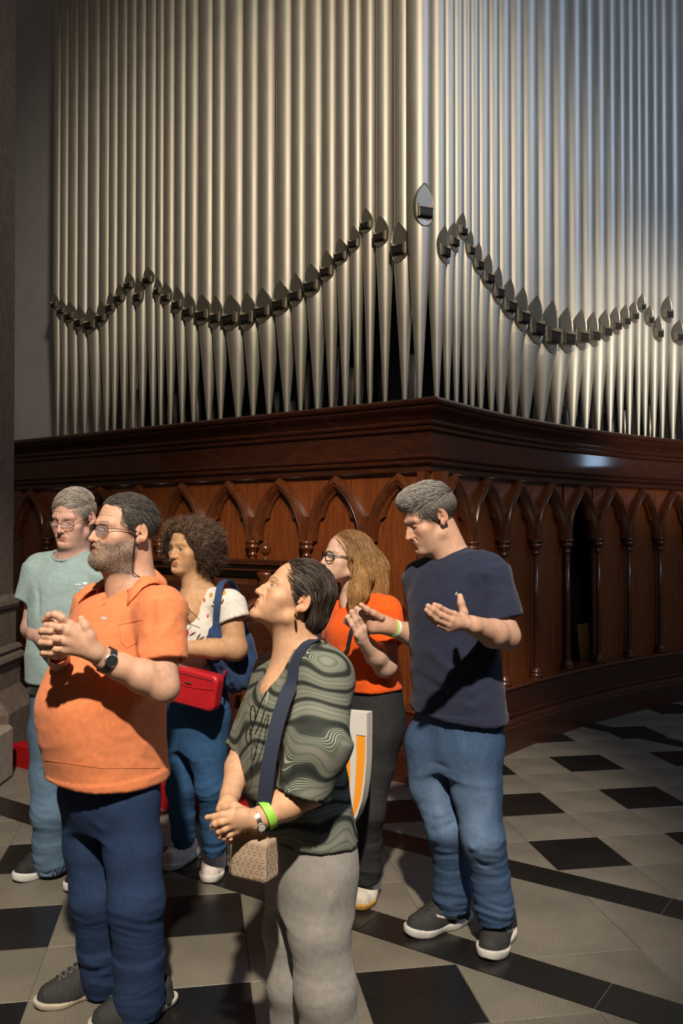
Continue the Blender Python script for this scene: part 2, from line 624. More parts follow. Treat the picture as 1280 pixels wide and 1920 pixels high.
AX = _axis_line(PIPE_D)
AX_TAN = AX[:, 0] / AX[:, 1]
# the wings overlap behind the corner: only keep the part before / after the corner for each list
N_LEFT = 30


def q_of(px, left):
    r = ray(px, 700)
    m = np.where(_qs < -0.30, 0, 9e9) if left else np.where(_qs > 0.16, 0, 9e9)
    i = int(np.argmin(np.abs(AX_TAN - r[0] / r[1]) + m))
    return i


organ = empty('pipe_organ', (*W(0, -0.40, 2.408)[:2], 2.408), 'tall silver pipe organ with rows of pipes standing on the wooden case', 'pipe organ')

# unit mouth: x across (-1..1), z 0..1, y outward negative
MO = [(0.0, 0.0), (0.40, 0.025), (0.70, 0.09), (0.88, 0.17), (0.95, 0.26), (0.98, 0.38), (1.0, 0.48), (0.97, 0.60), (0.88, 0.71), (0.72, 0.81), (0.48, 0.90), (0.22, 0.965), (0.0, 1.0)]


def mouth_front(z):
    return 0.90 + 0.10 * abs((z - 0.34) / 0.66) if z > 0.34 else 0.90 + 0.10 * (0.34 - z) / 0.34


def unit_mouth():
    ring = MO + [(-x, z) for x, z in MO[1:-1]][::-1]
    n = len(ring)
    v = []
    for k in range(3):
        for x, z in ring:
            s = 1.0 if k < 2 else 0.90
            zz = z if k < 2 else 0.36 + (z - 0.36) * 0.955
            y = -0.30 if k == 0 else -(mouth_front(z) + (0.06 if k == 1 else 0.0))
            v.append((x * s, y, zz))
    f = []
    for k in range(2):
        for i in range(n):
            j = (i + 1) % n
            f.append((k * n + i, k * n + j, (k + 1) * n + j, (k + 1) * n + i))
    # front face as a fan along the centre line
    base = 2 * n
    c0 = len(v)
    right = list(range(0, len(MO)))
    for i in range(1, len(MO) - 1):
        v.append((0, v[base + i][1], v[base + i][2]))
    for i in range(1, len(MO) - 2):
        a, b = base + i, base + i + 1
        c, d = c0 + i - 1, c0 + i
        f.append((c, a, b, d))
        la, lb = base + n - i, base + n - i - 1
        f.append((la, c, d, lb))
    f.append((base, base + 1, c0))
    f.append((base, c0, base + n - 1))
    e = len(MO) - 1
    f.append((c0 + e - 2, base + e - 1, base + e))
    f.append((c0 + e - 2, base + e, base + e + 1))
    # ears
    for s in (-1, 1):
        bv, bf = box_vf(*sorted((s * 0.70, s * 0.80)), -1.32, -0.80, 0.20, 0.50)
        o = len(v)
        v += bv
        f += [tuple(q + o for q in ff) for ff in bf]
    return v, f


_mv, _mf = unit_mouth()
MOUTH_ME = bpy.data.meshes.new('mouth')
MOUTH_ME.from_pydata(_mv, [], _mf)
MOUTH_ME.materials.append(M['pipe_mouth'])
_bv, _bf = [], []
for bx in ((-0.70, 0.70, -1.34, -0.80, 0.25, 0.38), (-0.72, 0.72, -1.38, -0.92, 0.38, 0.41), (-0.72, 0.72, -1.30, -0.85, 0.225, 0.25)):
    a, b = box_vf(*bx)
    _bf += [tuple(q + len(_bv) for q in ff) for ff in b]
    _bv += a
BEARD_ME = bpy.data.meshes.new('beard')
BEARD_ME.from_pydata(_bv, [], _bf)
BEARD_ME.materials.append(M['pipe_slot'])


def inside_mouth(u, t):
    if t <= 0.03 or t >= 0.97:
        return False
    zs = [m[1] for m in MO]
    w = np.interp(t, zs, [m[0] for m in MO])
    return abs(u) < w * 0.70 - 0.06


def build_pipe(c, n, r, zp, zb, top=8.0, seg=36):
    """c axis (x, y), n outward normal, r radius, mouth from zb to zp"""
    tx = np.array([-n[1], n[0]])
    mw = 0.86 * r
    zs = [2.409, 2.42]
    rs = [max(0.010, 0.14 * r), max(0.012, 0.16 * r)]
    zk = zb - 0.02 * 1.0
    zs += [2.42 + (zk - 2.42) * t for t in (0.35, 0.7)] + [zk]
    rr0 = rs[1]
    rs += [rr0 + (r - rr0) * t for t in (0.35, 0.7)] + [r]
    nb = 15
    zs += [zb + (zp - zb) * k / (nb - 1) for k in range(nb)]
    rs += [r] * nb
    zs += [zp + 0.03, top]
    rs += [r, r]
    v, f = [], []
    for z, q in zip(zs, rs):
        t = (z - zb) / (zp - zb)
        for k in range(seg):
            a = 2 * math.pi * k / seg
            u, w = q * math.sin(a), q * math.cos(a)
            if w > 0 and inside_mouth(u / mw, t):
                w = min(w, 0.74 * r)
            v.append((c[0] + tx[0] * u + n[0] * w, c[1] + tx[1] * u + n[1] * w, z))
    m = len(zs)
    for i in range(m - 1):
        for k in range(seg):
            f.append((i * seg + k, i * seg + (k + 1) % seg, (i + 1) * seg + (k + 1) % seg, (i + 1) * seg + k))
    f.append(tuple(range(seg - 1, -1, -1)))
    f.append(tuple((m - 1) * seg + k for k in range(seg)))
    o = mk('organ_pipe', v, f, 'pipe', organ, loc=(c[0], c[1], 2.408))
    auto_smooth(o, 25)
    for nm, me in (('mouth', MOUTH_ME), ('beard', BEARD_ME)):
        mo = bpy.data.objects.new(nm, me)
        COL.objects.link(mo)
        mo.parent = o
        mo.location = (0, 0, zb - 2.408)
        mo.scale = (mw, r, zp - zb)
        mo.rotation_euler = (0, 0, math.atan2(n[1], n[0]) + math.pi / 2)
    return o


FRONT_D = -0.32
FR = _axis_line(FRONT_D)
FR_TAN = FR[:, 0] / FR[:, 1]


def build_pipes():
    """mouths stand on one line along each wing; each pipe's radius follows from the spacing of its neighbours"""
    for left in (True, False):
        sel = MOUTHS[:N_LEFT] if left else MOUTHS[N_LEFT:]
        idx = []
        for mx, yp, yb in sel:
            r = ray(mx, 600)
            m = np.where(_qs < -0.10, 0, 9e9) if left else np.where(_qs > 0.02, 0, 9e9)
            idx.append(int(np.argmin(np.abs(FR_TAN - r[0] / r[1]) + m)))
        pts = FR[idx]
        dist = np.linalg.norm(np.diff(pts, axis=0), axis=1)
        n = len(idx)
        rad = np.array([0.5 * np.mean([dist[j] for j in (k - 1, k) if 0 <= j < len(dist)]) for k in range(n)])
        for _ in range(20):
            for k in range(n - 1):
                e = dist[k] * 0.99 - rad[k] - rad[k + 1]
                rad[k] += 0.25 * e if e < 0 else 0.08 * e
                rad[k + 1] += 0.25 * e if e < 0 else 0.08 * e
        for k, (mx, yp, yb) in enumerate(sel):
            nrm = plan(_qs[idx[k]])[1]
            r = float(min(0.125, rad[k]))
            if left and k == n - 1:                     # the corner pipe looks out between both wings
                nrm = (MITRE + 0.55 * _n0) / np.linalg.norm(MITRE + 0.55 * _n0)
                r = 0.080
            if left and k == n - 2:
                r = 0.072
            c = pts[k] - nrm * r
            build_pipe(c, nrm, r, P(mx, yp, pts[k][1])[2], P(mx, yb, pts[k][1])[2])


build_pipes()


# slim pipes standing behind the front row, seen between the feet
def inner_pipe(q, d, r, h, lean=0.0, cap=True):
    x, y, _ = Wc(q, d, 0)
    prof = [(0.006, 2.40), (r, 2.408 + min(0.22, h * 0.6)), (r, 2.408 + h)]
    o = mk('inner_pipe', *lathe_vf(prof, 10, x, y), 'pipe', organ, True, loc=(x, y, 2.408))
    o.rotation_euler = (0, lean, 0)


rng = random.Random(5)
for px, top in ((140, 700), (183, 720), (214, 690), (232, 735), (243, 660), (262, 730), (291, 702), (305, 745), (318, 760), (329, 738), (345, 765), (372, 690), (398, 762), (449, 770), (520, 735),
                (545, 752), (574, 678), (600, 630), (628, 650), (656, 690), (674, 540), (694, 620), (722, 560), (762, 680), (769, 665), (777, 668)):
    i = int(np.argmin(np.abs(_axis_line(-0.66)[:2000, 0] / _axis_line(-0.66)[:2000, 1] - ray(px, 700)[0] / ray(px, 700)[1])))
    q = _qs[i]
    yy = Wc(q, -0.66, 0)[1]
    inner_pipe(q, -0.66, rng.uniform(0.018, 0.034), max(0.12, P(px, top, yy)[2] - 2.408), rng.uniform(-0.03, 0.03))
for px, top in ((981, 770), (1008, 765), (1041, 750), (1063, 762), (1097, 770), (1121, 775), (1146, 790), (1171, 770), (1194, 742), (1217, 760), (1237, 775), (1262, 808)):
    L = _axis_line(-0.66)[2000:]
    i = int(np.argmin(np.abs(L[:, 0] / L[:, 1] - ray(px, 700)[0] / ray(px, 700)[1])))
    q = _qs[2000 + i]
    yy = Wc(q, -0.66, 0)[1]
    inner_pipe(q, -0.66, rng.uniform(0.014, 0.026), max(0.12, P(px, top, yy)[2] - 2.408), rng.uniform(-0.03, 0.03))

# dark back of the organ and the plaster wall beside it
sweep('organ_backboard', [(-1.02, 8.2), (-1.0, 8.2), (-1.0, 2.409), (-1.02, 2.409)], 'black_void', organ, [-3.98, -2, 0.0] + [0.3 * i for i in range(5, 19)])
wl = mk('wall_left', [Wc(q, d, z) for z in (0, 9) for q, d in ((-9.0, -0.62), (-4.02, -0.62), (-4.02, -0.9), (-9.0, -0.9))],
        [(0, 1, 5, 4), (1, 2, 6, 5), (2, 3, 7, 6), (3, 0, 4, 7), (4, 5, 6, 7)], 'plaster')
tag(wl, 'pale grey plaster wall between stone pillar and organ pipes', kind='structure')
bx, by, _ = Wc(-4.02, -0.60, 0)
v, f = lathe_vf([(0.02, 0), (0.05, 0.03), (0.06, 0.10), (0.045, 0.16), (0.01, 0.18)], 12)
yb_ = P(98, 95, by)
br = mk('wall_bracket', v, f, 'pipe_slot')
br.location = (bx - 0.02, by - 0.02, yb_[2] - 0.09)
br.scale = (0.7, 0.9, 0.7)
tag(br, 'small dark bracket on the plaster wall high beside the pipes', 'bracket')

# ------------------------------------------------------------------ stone pillar at the left edge
pil = empty('stone_pillar', (-2.98, 6.25, 0), 'brown stone pillar with moulded base at the left edge', 'pillar')
PY = 6.25


def octo(name, prof, mat, n=8, cx=-2.98, cy=PY, rot=math.pi / 8):
    v, f = lathe_vf(prof, n)
    c, s = math.cos(rot), math.sin(rot)
    v = [(cx + x * c - y * s, cy + x * s + y * c, z) for x, y, z in v]
    return mk(name, v, f, mat, pil)


k = 1 / math.cos(math.pi / 8)
octo('shaft', [(0.50 * k, 1.10), (0.50 * k, 2.7), (0.495 * k, 4.2), (0.49 * k, 9.0)], 'stone')
octo('torus', [(0.50 * k, 0.99), (0.535 * k, 1.0), (0.545 * k, 1.03), (0.535 * k, 1.06), (0.50 * k, 1.10)], 'stone')
octo('drum', [(0.52 * k, 0.73), (0.52 * k, 0.99)], 'stone')
octo('base_ring', [(0.56 * k, 0.60), (0.585 * k, 0.63), (0.575 * k, 0.66), (0.55 * k, 0.675), (0.565 * k, 0.70), (0.55 * k, 0.725), (0.52 * k, 0.73)], 'stone')
octo('pedestal', [(0.60 * k, 0.36), (0.55 * k, 0.43), (0.55 * k, 0.60)], 'stone')
octo('plinth', [(0.66 * k, 0.0), (0.66 * k, 0.29), (0.60 * k, 0.36)], 'stone')
blk = mk('stone_block', *box_vf(-2.66, -2.10, 5.18, 5.50, 0.0, 0.335), 'stone_block')
blk.modifiers.new('bevel', 'BEVEL').width = 0.02
tag(blk, 'pale worn stone block at the foot of the pillar', 'stone block')

# ------------------------------------------------------------------ red carpeted step in front of the straight wing, with the stall on it
def SL(s, d, z):
    return Wc(-s, d, z)


step = empty('carpeted_step', SL(2.0, 0.6, 0), 'low red carpeted step along the straight wing of the organ case', 'step')
S0, S1, D1, HS = 0.36, 2.55, 1.26, 0.15
v = [SL(s, d, z) for z in (0.0, HS - 0.012) for s, d in ((S0, 0.04), (S1, 0.04), (S1, D1), (S0, D1))]
v += [SL(s, d, HS) for s, d in ((S0 + 0.012, 0.04), (S1 - 0.012, 0.04), (S1 - 0.012, D1 - 0.012), (S0 + 0.012, D1 - 0.012))]
mk('carpet', v, [(0, 1, 5, 4), (1, 2, 6, 5), (2, 3, 7, 6), (3, 0, 4, 7), (4, 5, 9, 8), (5, 6, 10, 9), (6, 7, 11, 10), (7, 4, 8, 11), (8, 9, 10, 11)], 'red_carpet', step)

stall = empty('choir_stall', SL(2.0, 0.2, HS), 'dark carved choir stall with ball finial behind the curly haired woman', 'choir stall')


def slab(name, s0, s1, d0, d1, z0, z1, mat, parent=None, bevel=0.006):
    v = [SL(s, d, z) for z in (z0, z1) for s, d in ((s0, d0), (s1, d0), (s1, d1), (s0, d1))]
    o = mk(name, v, [(0, 1, 5, 4), (1, 2, 6, 5), (2, 3, 7, 6), (3, 0, 4, 7), (4, 5, 6, 7), (3, 2, 1, 0)], mat, parent or stall)
    if bevel:
        o.modifiers.new('bevel', 'BEVEL').width = bevel
    return o


slab('back_board', 1.16, 2.50, 0.035, 0.06, HS, 1.33, 'wood_base')
slab('top_ledge', 1.10, 2.54, 0.032, 0.19, 1.335, 1.372, 'wood_dark')
slab('ledge_moulding', 1.12, 2.52, 0.034, 0.15, 1.29, 1.334, 'wood_arch')
for i in range(2):
    a = 1.34 + i * 0.58
    fr = slab('panel_frame', a, a + 0.50, 0.06, 0.075, 0.72, 1.24, 'wood_arch')
    slab('raised_panel', a + 0.05, a + 0.45, 0.075, 0.09, 0.77, 1.19, 'wood_dark', fr, 0.012)
slab('seat', 1.22, 2.44, 0.06, 0.48, 0.56, 0.60, 'wood_dark')
slab('seat_front', 1.24, 2.42, 0.42, 0.46, HS, 0.559, 'wood_base')
for s in (1.16, 1.83, 2.48):
    slab('end_panel', s - 0.035, s + 0.035, 0.06, 0.50, HS, 0.98, 'wood_base', None, 0.012)
# post with bracket and ball finial
x, y, _ = SL(1.30, 0.11, 0)
po = mk('post', *lathe_vf([(0.035, HS), (0.035, 1.16), (0.05, 1.18), (0.06, 1.21), (0.045, 1.23), (0.065, 1.26), (0.07, 1.288), (0.03, 1.289)], 16, x, y), 'wood_arch', stall, True)
x, y, _ = SL(1.30, 0.12, 0)
mk('finial', *lathe_vf([(0.028, 1.372), (0.028, 1.378), (0.014, 1.386), (0.010, 1.402), (0.020, 1.408), (0.034, 1.424), (0.040, 1.446), (0.036, 1.466), (0.022, 1.482), (0.010, 1.488), (0.008, 1.496), (0.010, 1.502), (0.004, 1.510)], 18, x, y),
   'wood_arch', stall, True)


# carved scroll arm seen above the red step
def tube_vf(pts, rads, n=8):
    pts = np.asarray(pts, float)
    v, f = [], []
    T = np.gradient(pts, axis=0)
    T /= np.linalg.norm(T, axis=1)[:, None] + 1e-12
    up = np.array([0, 0, 1.0]) if abs(T[0][2]) < 0.9 else np.array([1.0, 0, 0])
    a = np.cross(T[0], up)
    a /= np.linalg.norm(a)
    for i, p in enumerate(pts):
        a = a - T[i] * (a @ T[i])
        a /= np.linalg.norm(a) + 1e-12
        b = np.cross(T[i], a)
        for k in range(n):
            t = 2 * math.pi * k / n
            v.append(p + rads[i] * (a * math.cos(t) + b * math.sin(t)))
    for i in range(len(pts) - 1):
        for k in range(n):
            f.append((i * n + k, i * n + (k + 1) % n, (i + 1) * n + (k + 1) % n, (i + 1) * n + k))
    f.append(tuple(range(n - 1, -1, -1)))
    f.append(tuple((len(pts) - 1) * n + k for k in range(n)))
    return v, f


for s in (1.16, 1.83, 2.48):
    pts = []
    for k in range(26):
        t = k / 25
        a = t * 3.6 * math.pi
        r = 0.085 * (1 - 0.80 * t)
        pts.append(SL(s, 0.46 + r * math.cos(a), 0.52 + r * math.sin(a)))
    mk('scroll', *tube_vf(pts, [0.030 * (1 - 0.5 * k / 25) for k in range(26)], 10), 'wood_arch', stall, True)
    pts = [SL(s, 0.50 - 0.30 * t + 0.03 * math.sin(6 * t), 1.00 + 0.12 * math.sin(t * 3.1) * (1 - t) + 0.2 * t * t) for t in np.linspace(0, 1, 14)]
    mk('arm_rail', *tube_vf(pts, [0.028] * 14, 10), 'wood_arch', stall, True)

# ------------------------------------------------------------------ solid modelling kit: blended implicit shapes -> one mesh
class Field:
    def __init__(self, lo, hi, h):
        self.lo = np.asarray(lo, float)
        self.h = h
        self.n = np.maximum(4, np.ceil((np.asarray(hi, float) - self.lo) / h).astype(int) + 1)
        self.D = np.full(self.n, 0.5, np.float32)
        self.ax = [(self.lo[i] + h * np.arange(self.n[i])).astype(np.float32) for i in range(3)]
        self.c, self.R, self.s = np.zeros(3), np.eye(3), 1.0

    def frame(self, c=(0, 0, 0), R=None, s=1.0):
        self.c, self.R, self.s = np.asarray(c, float), (np.eye(3) if R is None else R), s
        return self

    def w(self, p):
        return self.c + self.R @ (np.asarray(p, float) * self.s)

    def _sl(self, lo, hi):
        a = np.floor((lo - self.lo) / self.h).astype(int)
        b = np.ceil((hi - self.lo) / self.h).astype(int) + 1
        a = np.clip(a, 0, self.n)
        b = np.clip(b, 0, self.n)
        if np.any(b - a < 1):
            return None
        return tuple(slice(a[i], b[i]) for i in range(3))

    def _grid(self, sl):
        return (self.ax[0][sl[0]][:, None, None], self.ax[1][sl[1]][None, :, None], self.ax[2][sl[2]][None, None, :])

    def _apply(self, sl, d, k, op):
        A = self.D[sl]
        if op == 'add':
            if k > 0:
                hh = np.maximum(k - np.abs(A - d), 0) / k
                self.D[sl] = np.minimum(A, d) - hh * hh * k * 0.25
            else:
                self.D[sl] = np.minimum(A, d)
        elif op == 'sub':
            if k > 0:
                hh = np.maximum(k - np.abs(A + d), 0) / k
                self.D[sl] = np.maximum(A, -d) + hh * hh * k * 0.25
            else:
                self.D[sl] = np.maximum(A, -d)

    def cone(self, a, b, ra, rb=None, k=0.0, op='add', flat=None):
        """tapered capsule; flat=(axis, f) squashes it along a world-space direction"""
        rb = ra if rb is None else rb
        a, b = self.w(a), self.w(b)
        ra, rb = ra * self.s, rb * self.s
        k = k * self.s
        m = max(ra, rb) + k + 4 * self.h
        sl = self._sl(np.minimum(a, b) - m, np.maximum(a, b) + m)
        if sl is None:
            return self
        X, Y, Z = self._grid(sl)
        u = b - a
        L = float(u @ u) + 1e-12
        px, py, pz = X - a[0], Y - a[1], Z - a[2]
        t = np.clip((px * u[0] + py * u[1] + pz * u[2]) / L, 0, 1)
        qx, qy, qz = px - t * u[0], py - t * u[1], pz - t * u[2]
        if flat is not None:
            n, f = np.asarray(flat[0], float), flat[1]
            n = n / np.linalg.norm(n)
            dn = qx * n[0] + qy * n[1] + qz * n[2]
            g = 1 / f - 1
            qx, qy, qz = qx + n[0] * dn * g, qy + n[1] * dn * g, qz + n[2] * dn * g
        d = np.sqrt(qx * qx + qy * qy + qz * qz) - (ra + (rb - ra) * t)
        self._apply(sl, d.astype(np.float32), k, op)
        return self

    def chain(self, pts, rads, k=0.0, op='add', flat=None):
        for i in range(len(pts) - 1):
            self.cone(pts[i], pts[i + 1], rads[i], rads[i + 1], k, op, flat)
        return self

    def ell(self, c, r, k=0.0, op='add', rot=None):
        C = self.w(c)
        r = np.asarray(r, float) * self.s
        k = k * self.s
        Rm = self.R if rot is None else self.R @ rot
        m = float(r.max()) + k + 4 * self.h
        sl = self._sl(C - m, C + m)
        if sl is None:
            return self
        X, Y, Z = self._grid(sl)
        px, py, pz = X - C[0], Y - C[1], Z - C[2]
        l = [px * Rm[0, i] + py * Rm[1, i] + pz * Rm[2, i] for i in range(3)]
        k0 = np.sqrt(sum((l[i] / r[i]) ** 2 for i in range(3)))
        k1 = np.sqrt(sum((l[i] / (r[i] * r[i])) ** 2 for i in range(3))) + 1e-9
        d = k0 * (k0 - 1) / k1
        self._apply(sl, d.astype(np.float32), k, op)
        return self

    def loft(self, lev, yaw, k=0.0, op='add', p=2.3, grow=0.0, tilt=None):
        """stacked oval sections. lev rows: z, x, y, half width, front half depth, back half depth; yaw = facing angle"""
        lev = np.asarray(sorted(lev, key=lambda r: r[0]), float)
        f, r_ = face_dir(yaw), right_dir(yaw)
        z0, z1 = lev[0, 0], lev[-1, 0]
        mm = lev[:, 3:].max() + grow + 5 * self.h + k
        lo = np.array([lev[:, 1].min() - mm, lev[:, 2].min() - mm, z0 - 5 * self.h - k])
        hi = np.array([lev[:, 1].max() + mm, lev[:, 2].max() + mm, z1 + 5 * self.h + k])
        sl = self._sl(lo, hi)
        if sl is None:
            return self
        X, Y, Z = self._grid(sl)
        zz = self.ax[2][sl[2]]
        col = [smooth_interp(zz, lev[:, 0], lev[:, i])[None, None, :] for i in range(1, 6)]
        px, py = X - col[0], Y - col[1]
        u = px * r_[0] + py * r_[1]
        w = px * f[0] + py * f[1]
        a = col[2] + grow
        b = np.where(w > 0, col[3], col[4]) + grow
        q = (np.abs(u / a) ** p + np.abs(w / b) ** p) ** (1 / p)
        d = (q - 1) * np.minimum(a, b)
        tl = 0.0 if tilt is None else tilt[0] * (X - tilt[2]) + tilt[1] * (Y - tilt[3])
        d = np.maximum(d, np.maximum(z0 + tl - Z, Z - z1))
        self._apply(sl, d.astype(np.float32), k, op)
        return self

    def cut(self, p, n, k=0.0):
        """remove everything on the side n points to"""
        p, n = self.w(p), self.R @ np.asarray(n, float)
        n = n / np.linalg.norm(n)
        X, Y, Z = self._grid((slice(None),) * 3)
        d = ((X - p[0]) * n[0] + (Y - p[1]) * n[1] + (Z - p[2]) * n[2]).astype(np.float32)
        self.D = np.maximum(self.D, d)
        return self

    def mesh(self):
        return surface_nets(self.D, self.lo, self.h)


def smooth_interp(z, zs, vs):
    """monotone cubic-ish (cosine eased Catmull-Rom) interpolation"""
    if len(zs) < 3:
        return np.interp(z, zs, vs).astype(np.float32)
    m = np.gradient(vs, zs)
    i = np.clip(np.searchsorted(zs, z) - 1, 0, len(zs) - 2)
    h = zs[i + 1] - zs[i]
    t = np.clip((z - zs[i]) / h, 0, 1)
    h00 = 2 * t**3 - 3 * t**2 + 1
    h10 = t**3 - 2 * t**2 + t
    h01 = -2 * t**3 + 3 * t**2
    h11 = t**3 - t**2
    return (h00 * vs[i] + h10 * h * m[i] + h01 * vs[i + 1] + h11 * h * m[i + 1]).astype(np.float32)


def face_dir(phi):
    a = math.radians(phi)
    return np.array([-math.sin(a), -math.cos(a), 0.0])


def right_dir(phi):
    a = math.radians(phi)
    return np.array([-math.cos(a), math.sin(a), 0.0])


def head_frame(phi, theta=0.0, roll=0.0):
    """columns: person's right, forward, up. theta > 0 looks up, roll > 0 leans to the person's right"""
    f, r, u = face_dir(phi), right_dir(phi), np.array([0, 0, 1.0])
    t = math.radians(theta)
    f2 = f * math.cos(t) + u * math.sin(t)
    u2 = u * math.cos(t) - f * math.sin(t)
    a = math.radians(roll)
    r3 = r * math.cos(a) - u2 * math.sin(a)
    u3 = u2 * math.cos(a) + r * math.sin(a)
    return np.stack([r3, f2, u3], axis=1)


def surface_nets(D, lo, h):
    inside = D < 0
    nx, ny, nz = D.shape
    cnt = np.zeros((nx - 1, ny - 1, nz - 1), np.int8)
    for dx in (0, 1):
        for dy in (0, 1):
            for dz in (0, 1):
                cnt += inside[dx:nx - 1 + dx, dy:ny - 1 + dy, dz:nz - 1 + dz]
    act = (cnt > 0) & (cnt < 8)
    idx = np.argwhere(act)
    ids = np.full(act.shape, -1, np.int64)
    ids[act] = np.arange(len(idx))
    corner = np.array([(a, b, c) for a in (0, 1) for b in (0, 1) for c in (0, 1)])
    val = np.stack([D[idx[:, 0] + c[0], idx[:, 1] + c[1], idx[:, 2] + c[2]] for c in corner], 1).astype(np.float64)
    acc = np.zeros((len(idx), 3))
    num = np.zeros(len(idx))
    edges = [(i, j) for i in range(8) for j in range(i + 1, 8) if np.abs(corner[i] - corner[j]).sum() == 1]
    for i, j in edges:
        a, b = val[:, i], val[:, j]
        m = (a < 0) != (b < 0)
        t = np.where(m, a / np.where(m, a - b, 1), 0)
        p = corner[i] + (corner[j] - corner[i]) * t[:, None]
        acc += np.where(m[:, None], p, 0)
        num += m
    V = lo + h * (idx + acc / num[:, None])
    F = []
    for ax in range(3):
        s0 = [slice(1, -1)] * 3
        s0[ax] = slice(0, -1)
        s1 = list(s0)
        s1[ax] = slice(1, None)
        A, B = inside[tuple(s0)], inside[tuple(s1)]
        cr = np.argwhere(A != B)
        if len(cr) == 0:
            continue
        sgn = A[tuple(cr.T)]
        off = np.ones(3, int)
        off[ax] = 0
        g = cr + off
        b_, c_ = (ax + 1) % 3, (ax + 2) % 3
        e1, e2 = np.zeros(3, int), np.zeros(3, int)
        e1[b_], e2[c_] = 1, 1
        q = [ids[tuple((g - o).T)] for o in (0 * e1, e1, e1 + e2, e2)]
        Q = np.stack(q, 1)
        Q[~sgn] = Q[~sgn][:, ::-1]
        F.append(Q)
    F = np.concatenate(F) if F else np.zeros((0, 4), int)
    F = F[(F >= 0).all(1)]
    return V, F


def vertex_normals(V, F):
    N = np.zeros_like(V)
    fn = np.cross(V[F[:, 2]] - V[F[:, 0]], V[F[:, 3]] - V[F[:, 1]])
    for i in range(4):
        np.add.at(N, F[:, i], fn)
    return N / (np.linalg.norm(N, axis=1)[:, None] + 1e-12)


_rs = np.random.RandomState(7)
_PERM = _rs.permutation(256)
_PERM = np.concatenate([_PERM, _PERM, _PERM])
_GR = _rs.normal(size=(256, 3))
_GR /= np.linalg.norm(_GR, axis=1)[:, None]


def perlin(p):
    p = np.asarray(p, float)
    i = np.floor(p).astype(int)
    f = p - i
    i &= 255
    u = f * f * f * (f * (f * 6 - 15) + 10)
    out = 0
    for dx in (0, 1):
        wx = u[:, 0] if dx else 1 - u[:, 0]
        for dy in (0, 1):
            wy = u[:, 1] if dy else 1 - u[:, 1]
            for dz in (0, 1):
                wz = u[:, 2] if dz else 1 - u[:, 2]
                g = _GR[_PERM[_PERM[_PERM[(i[:, 0] + dx) & 255] + ((i[:, 1] + dy) & 255)] + ((i[:, 2] + dz) & 255)]]
                out = out + wx * wy * wz * ((f - np.array([dx, dy, dz])) * g).sum(1)
    return out


def ridged(p):
    return 1 - 2.2 * np.abs(perlin(p))


def seg_dist(V, a, b):
    a, b = np.asarray(a, float), np.asarray(b, float)
    u = b - a
    t = np.clip((V - a) @ u / (u @ u + 1e-12), 0, 1)
    return np.linalg.norm(V - a - t[:, None] * u, axis=1), t


def displaced(V, F, fn):
    N = vertex_normals(V, F)
    return V + N * fn(V, N)[:, None]


def fold_lines(V, lines, N=None):
    """each line: (a, b, width, height): a soft ridge (height > 0) or crease (height < 0) fading at its ends"""
    out = np.zeros(len(V))
    for a, b, w, hgt in lines:
        d, t = seg_dist(V, a, b)
        out += hgt * np.exp(-(d / w) ** 2) * np.clip(np.minimum(t, 1 - t) * 5 + 0.15, 0, 1)
    return out


def mesh_obj(name, V, F, mat, parent, col=None, smooth=True):
    """numpy vertices / quads -> mesh object parented to parent (parent sits unrotated)"""
    loc = np.array(parent.location) if parent is not None else np.zeros(3)
    if parent is not None and parent.parent is not None:
        loc = np.array(parent['_org'])
    me = bpy.data.meshes.new(name)
    V = np.asarray(V, float) - loc
    F = np.asarray(F)
    k = F.shape[1]
    me.vertices.add(len(V))
    me.vertices.foreach_set('co', V.astype(np.float32).ravel())
    me.loops.add(F.size)
    me.loops.foreach_set('vertex_index', F.ravel().astype(np.int32))
    me.polygons.add(len(F))
    me.polygons.foreach_set('loop_start', np.arange(0, F.size, k, dtype=np.int32))
    me.polygons.foreach_set('loop_total', np.full(len(F), k, np.int32))
    me.polygons.foreach_set('use_smooth', np.full(len(F), smooth))
    me.update(calc_edges=True)
    me.validate()
    me.materials.append(M[mat] if isinstance(mat, str) else mat)
    if col is not None:
        at = me.color_attributes.new('Col', 'FLOAT_COLOR', 'POINT')
        c4 = np.ones((len(V), 4), np.float32)
        c4[:, :3] = col
        at.data.foreach_set('color', c4.ravel())
    o = bpy.data.objects.new(name, me)
    COL.objects.link(o)
    if parent is not None:
        o.parent = parent
    return o


def join_vf(parts):
    V, F, n = [], [], 0
    for v, f in parts:
        v = np.asarray(v, float)
        V.append(v)
        for q in f:
            F.append(tuple(int(i) + n for i in q))
        n += len(v)
    return np.concatenate(V), F


def part(name, parts, mat, parent, smooth=True, ang=40):
    """list of (verts, faces) joined into one named part of a person or thing"""
    V, F = join_vf(parts)
    org = np.array(parent['_org']) if parent.parent is not None and '_org' in parent else np.array(parent.location)
    o = mk(name, V - org, F, mat)
    o.parent = parent
    if smooth:
        auto_smooth(o, ang)
    return o


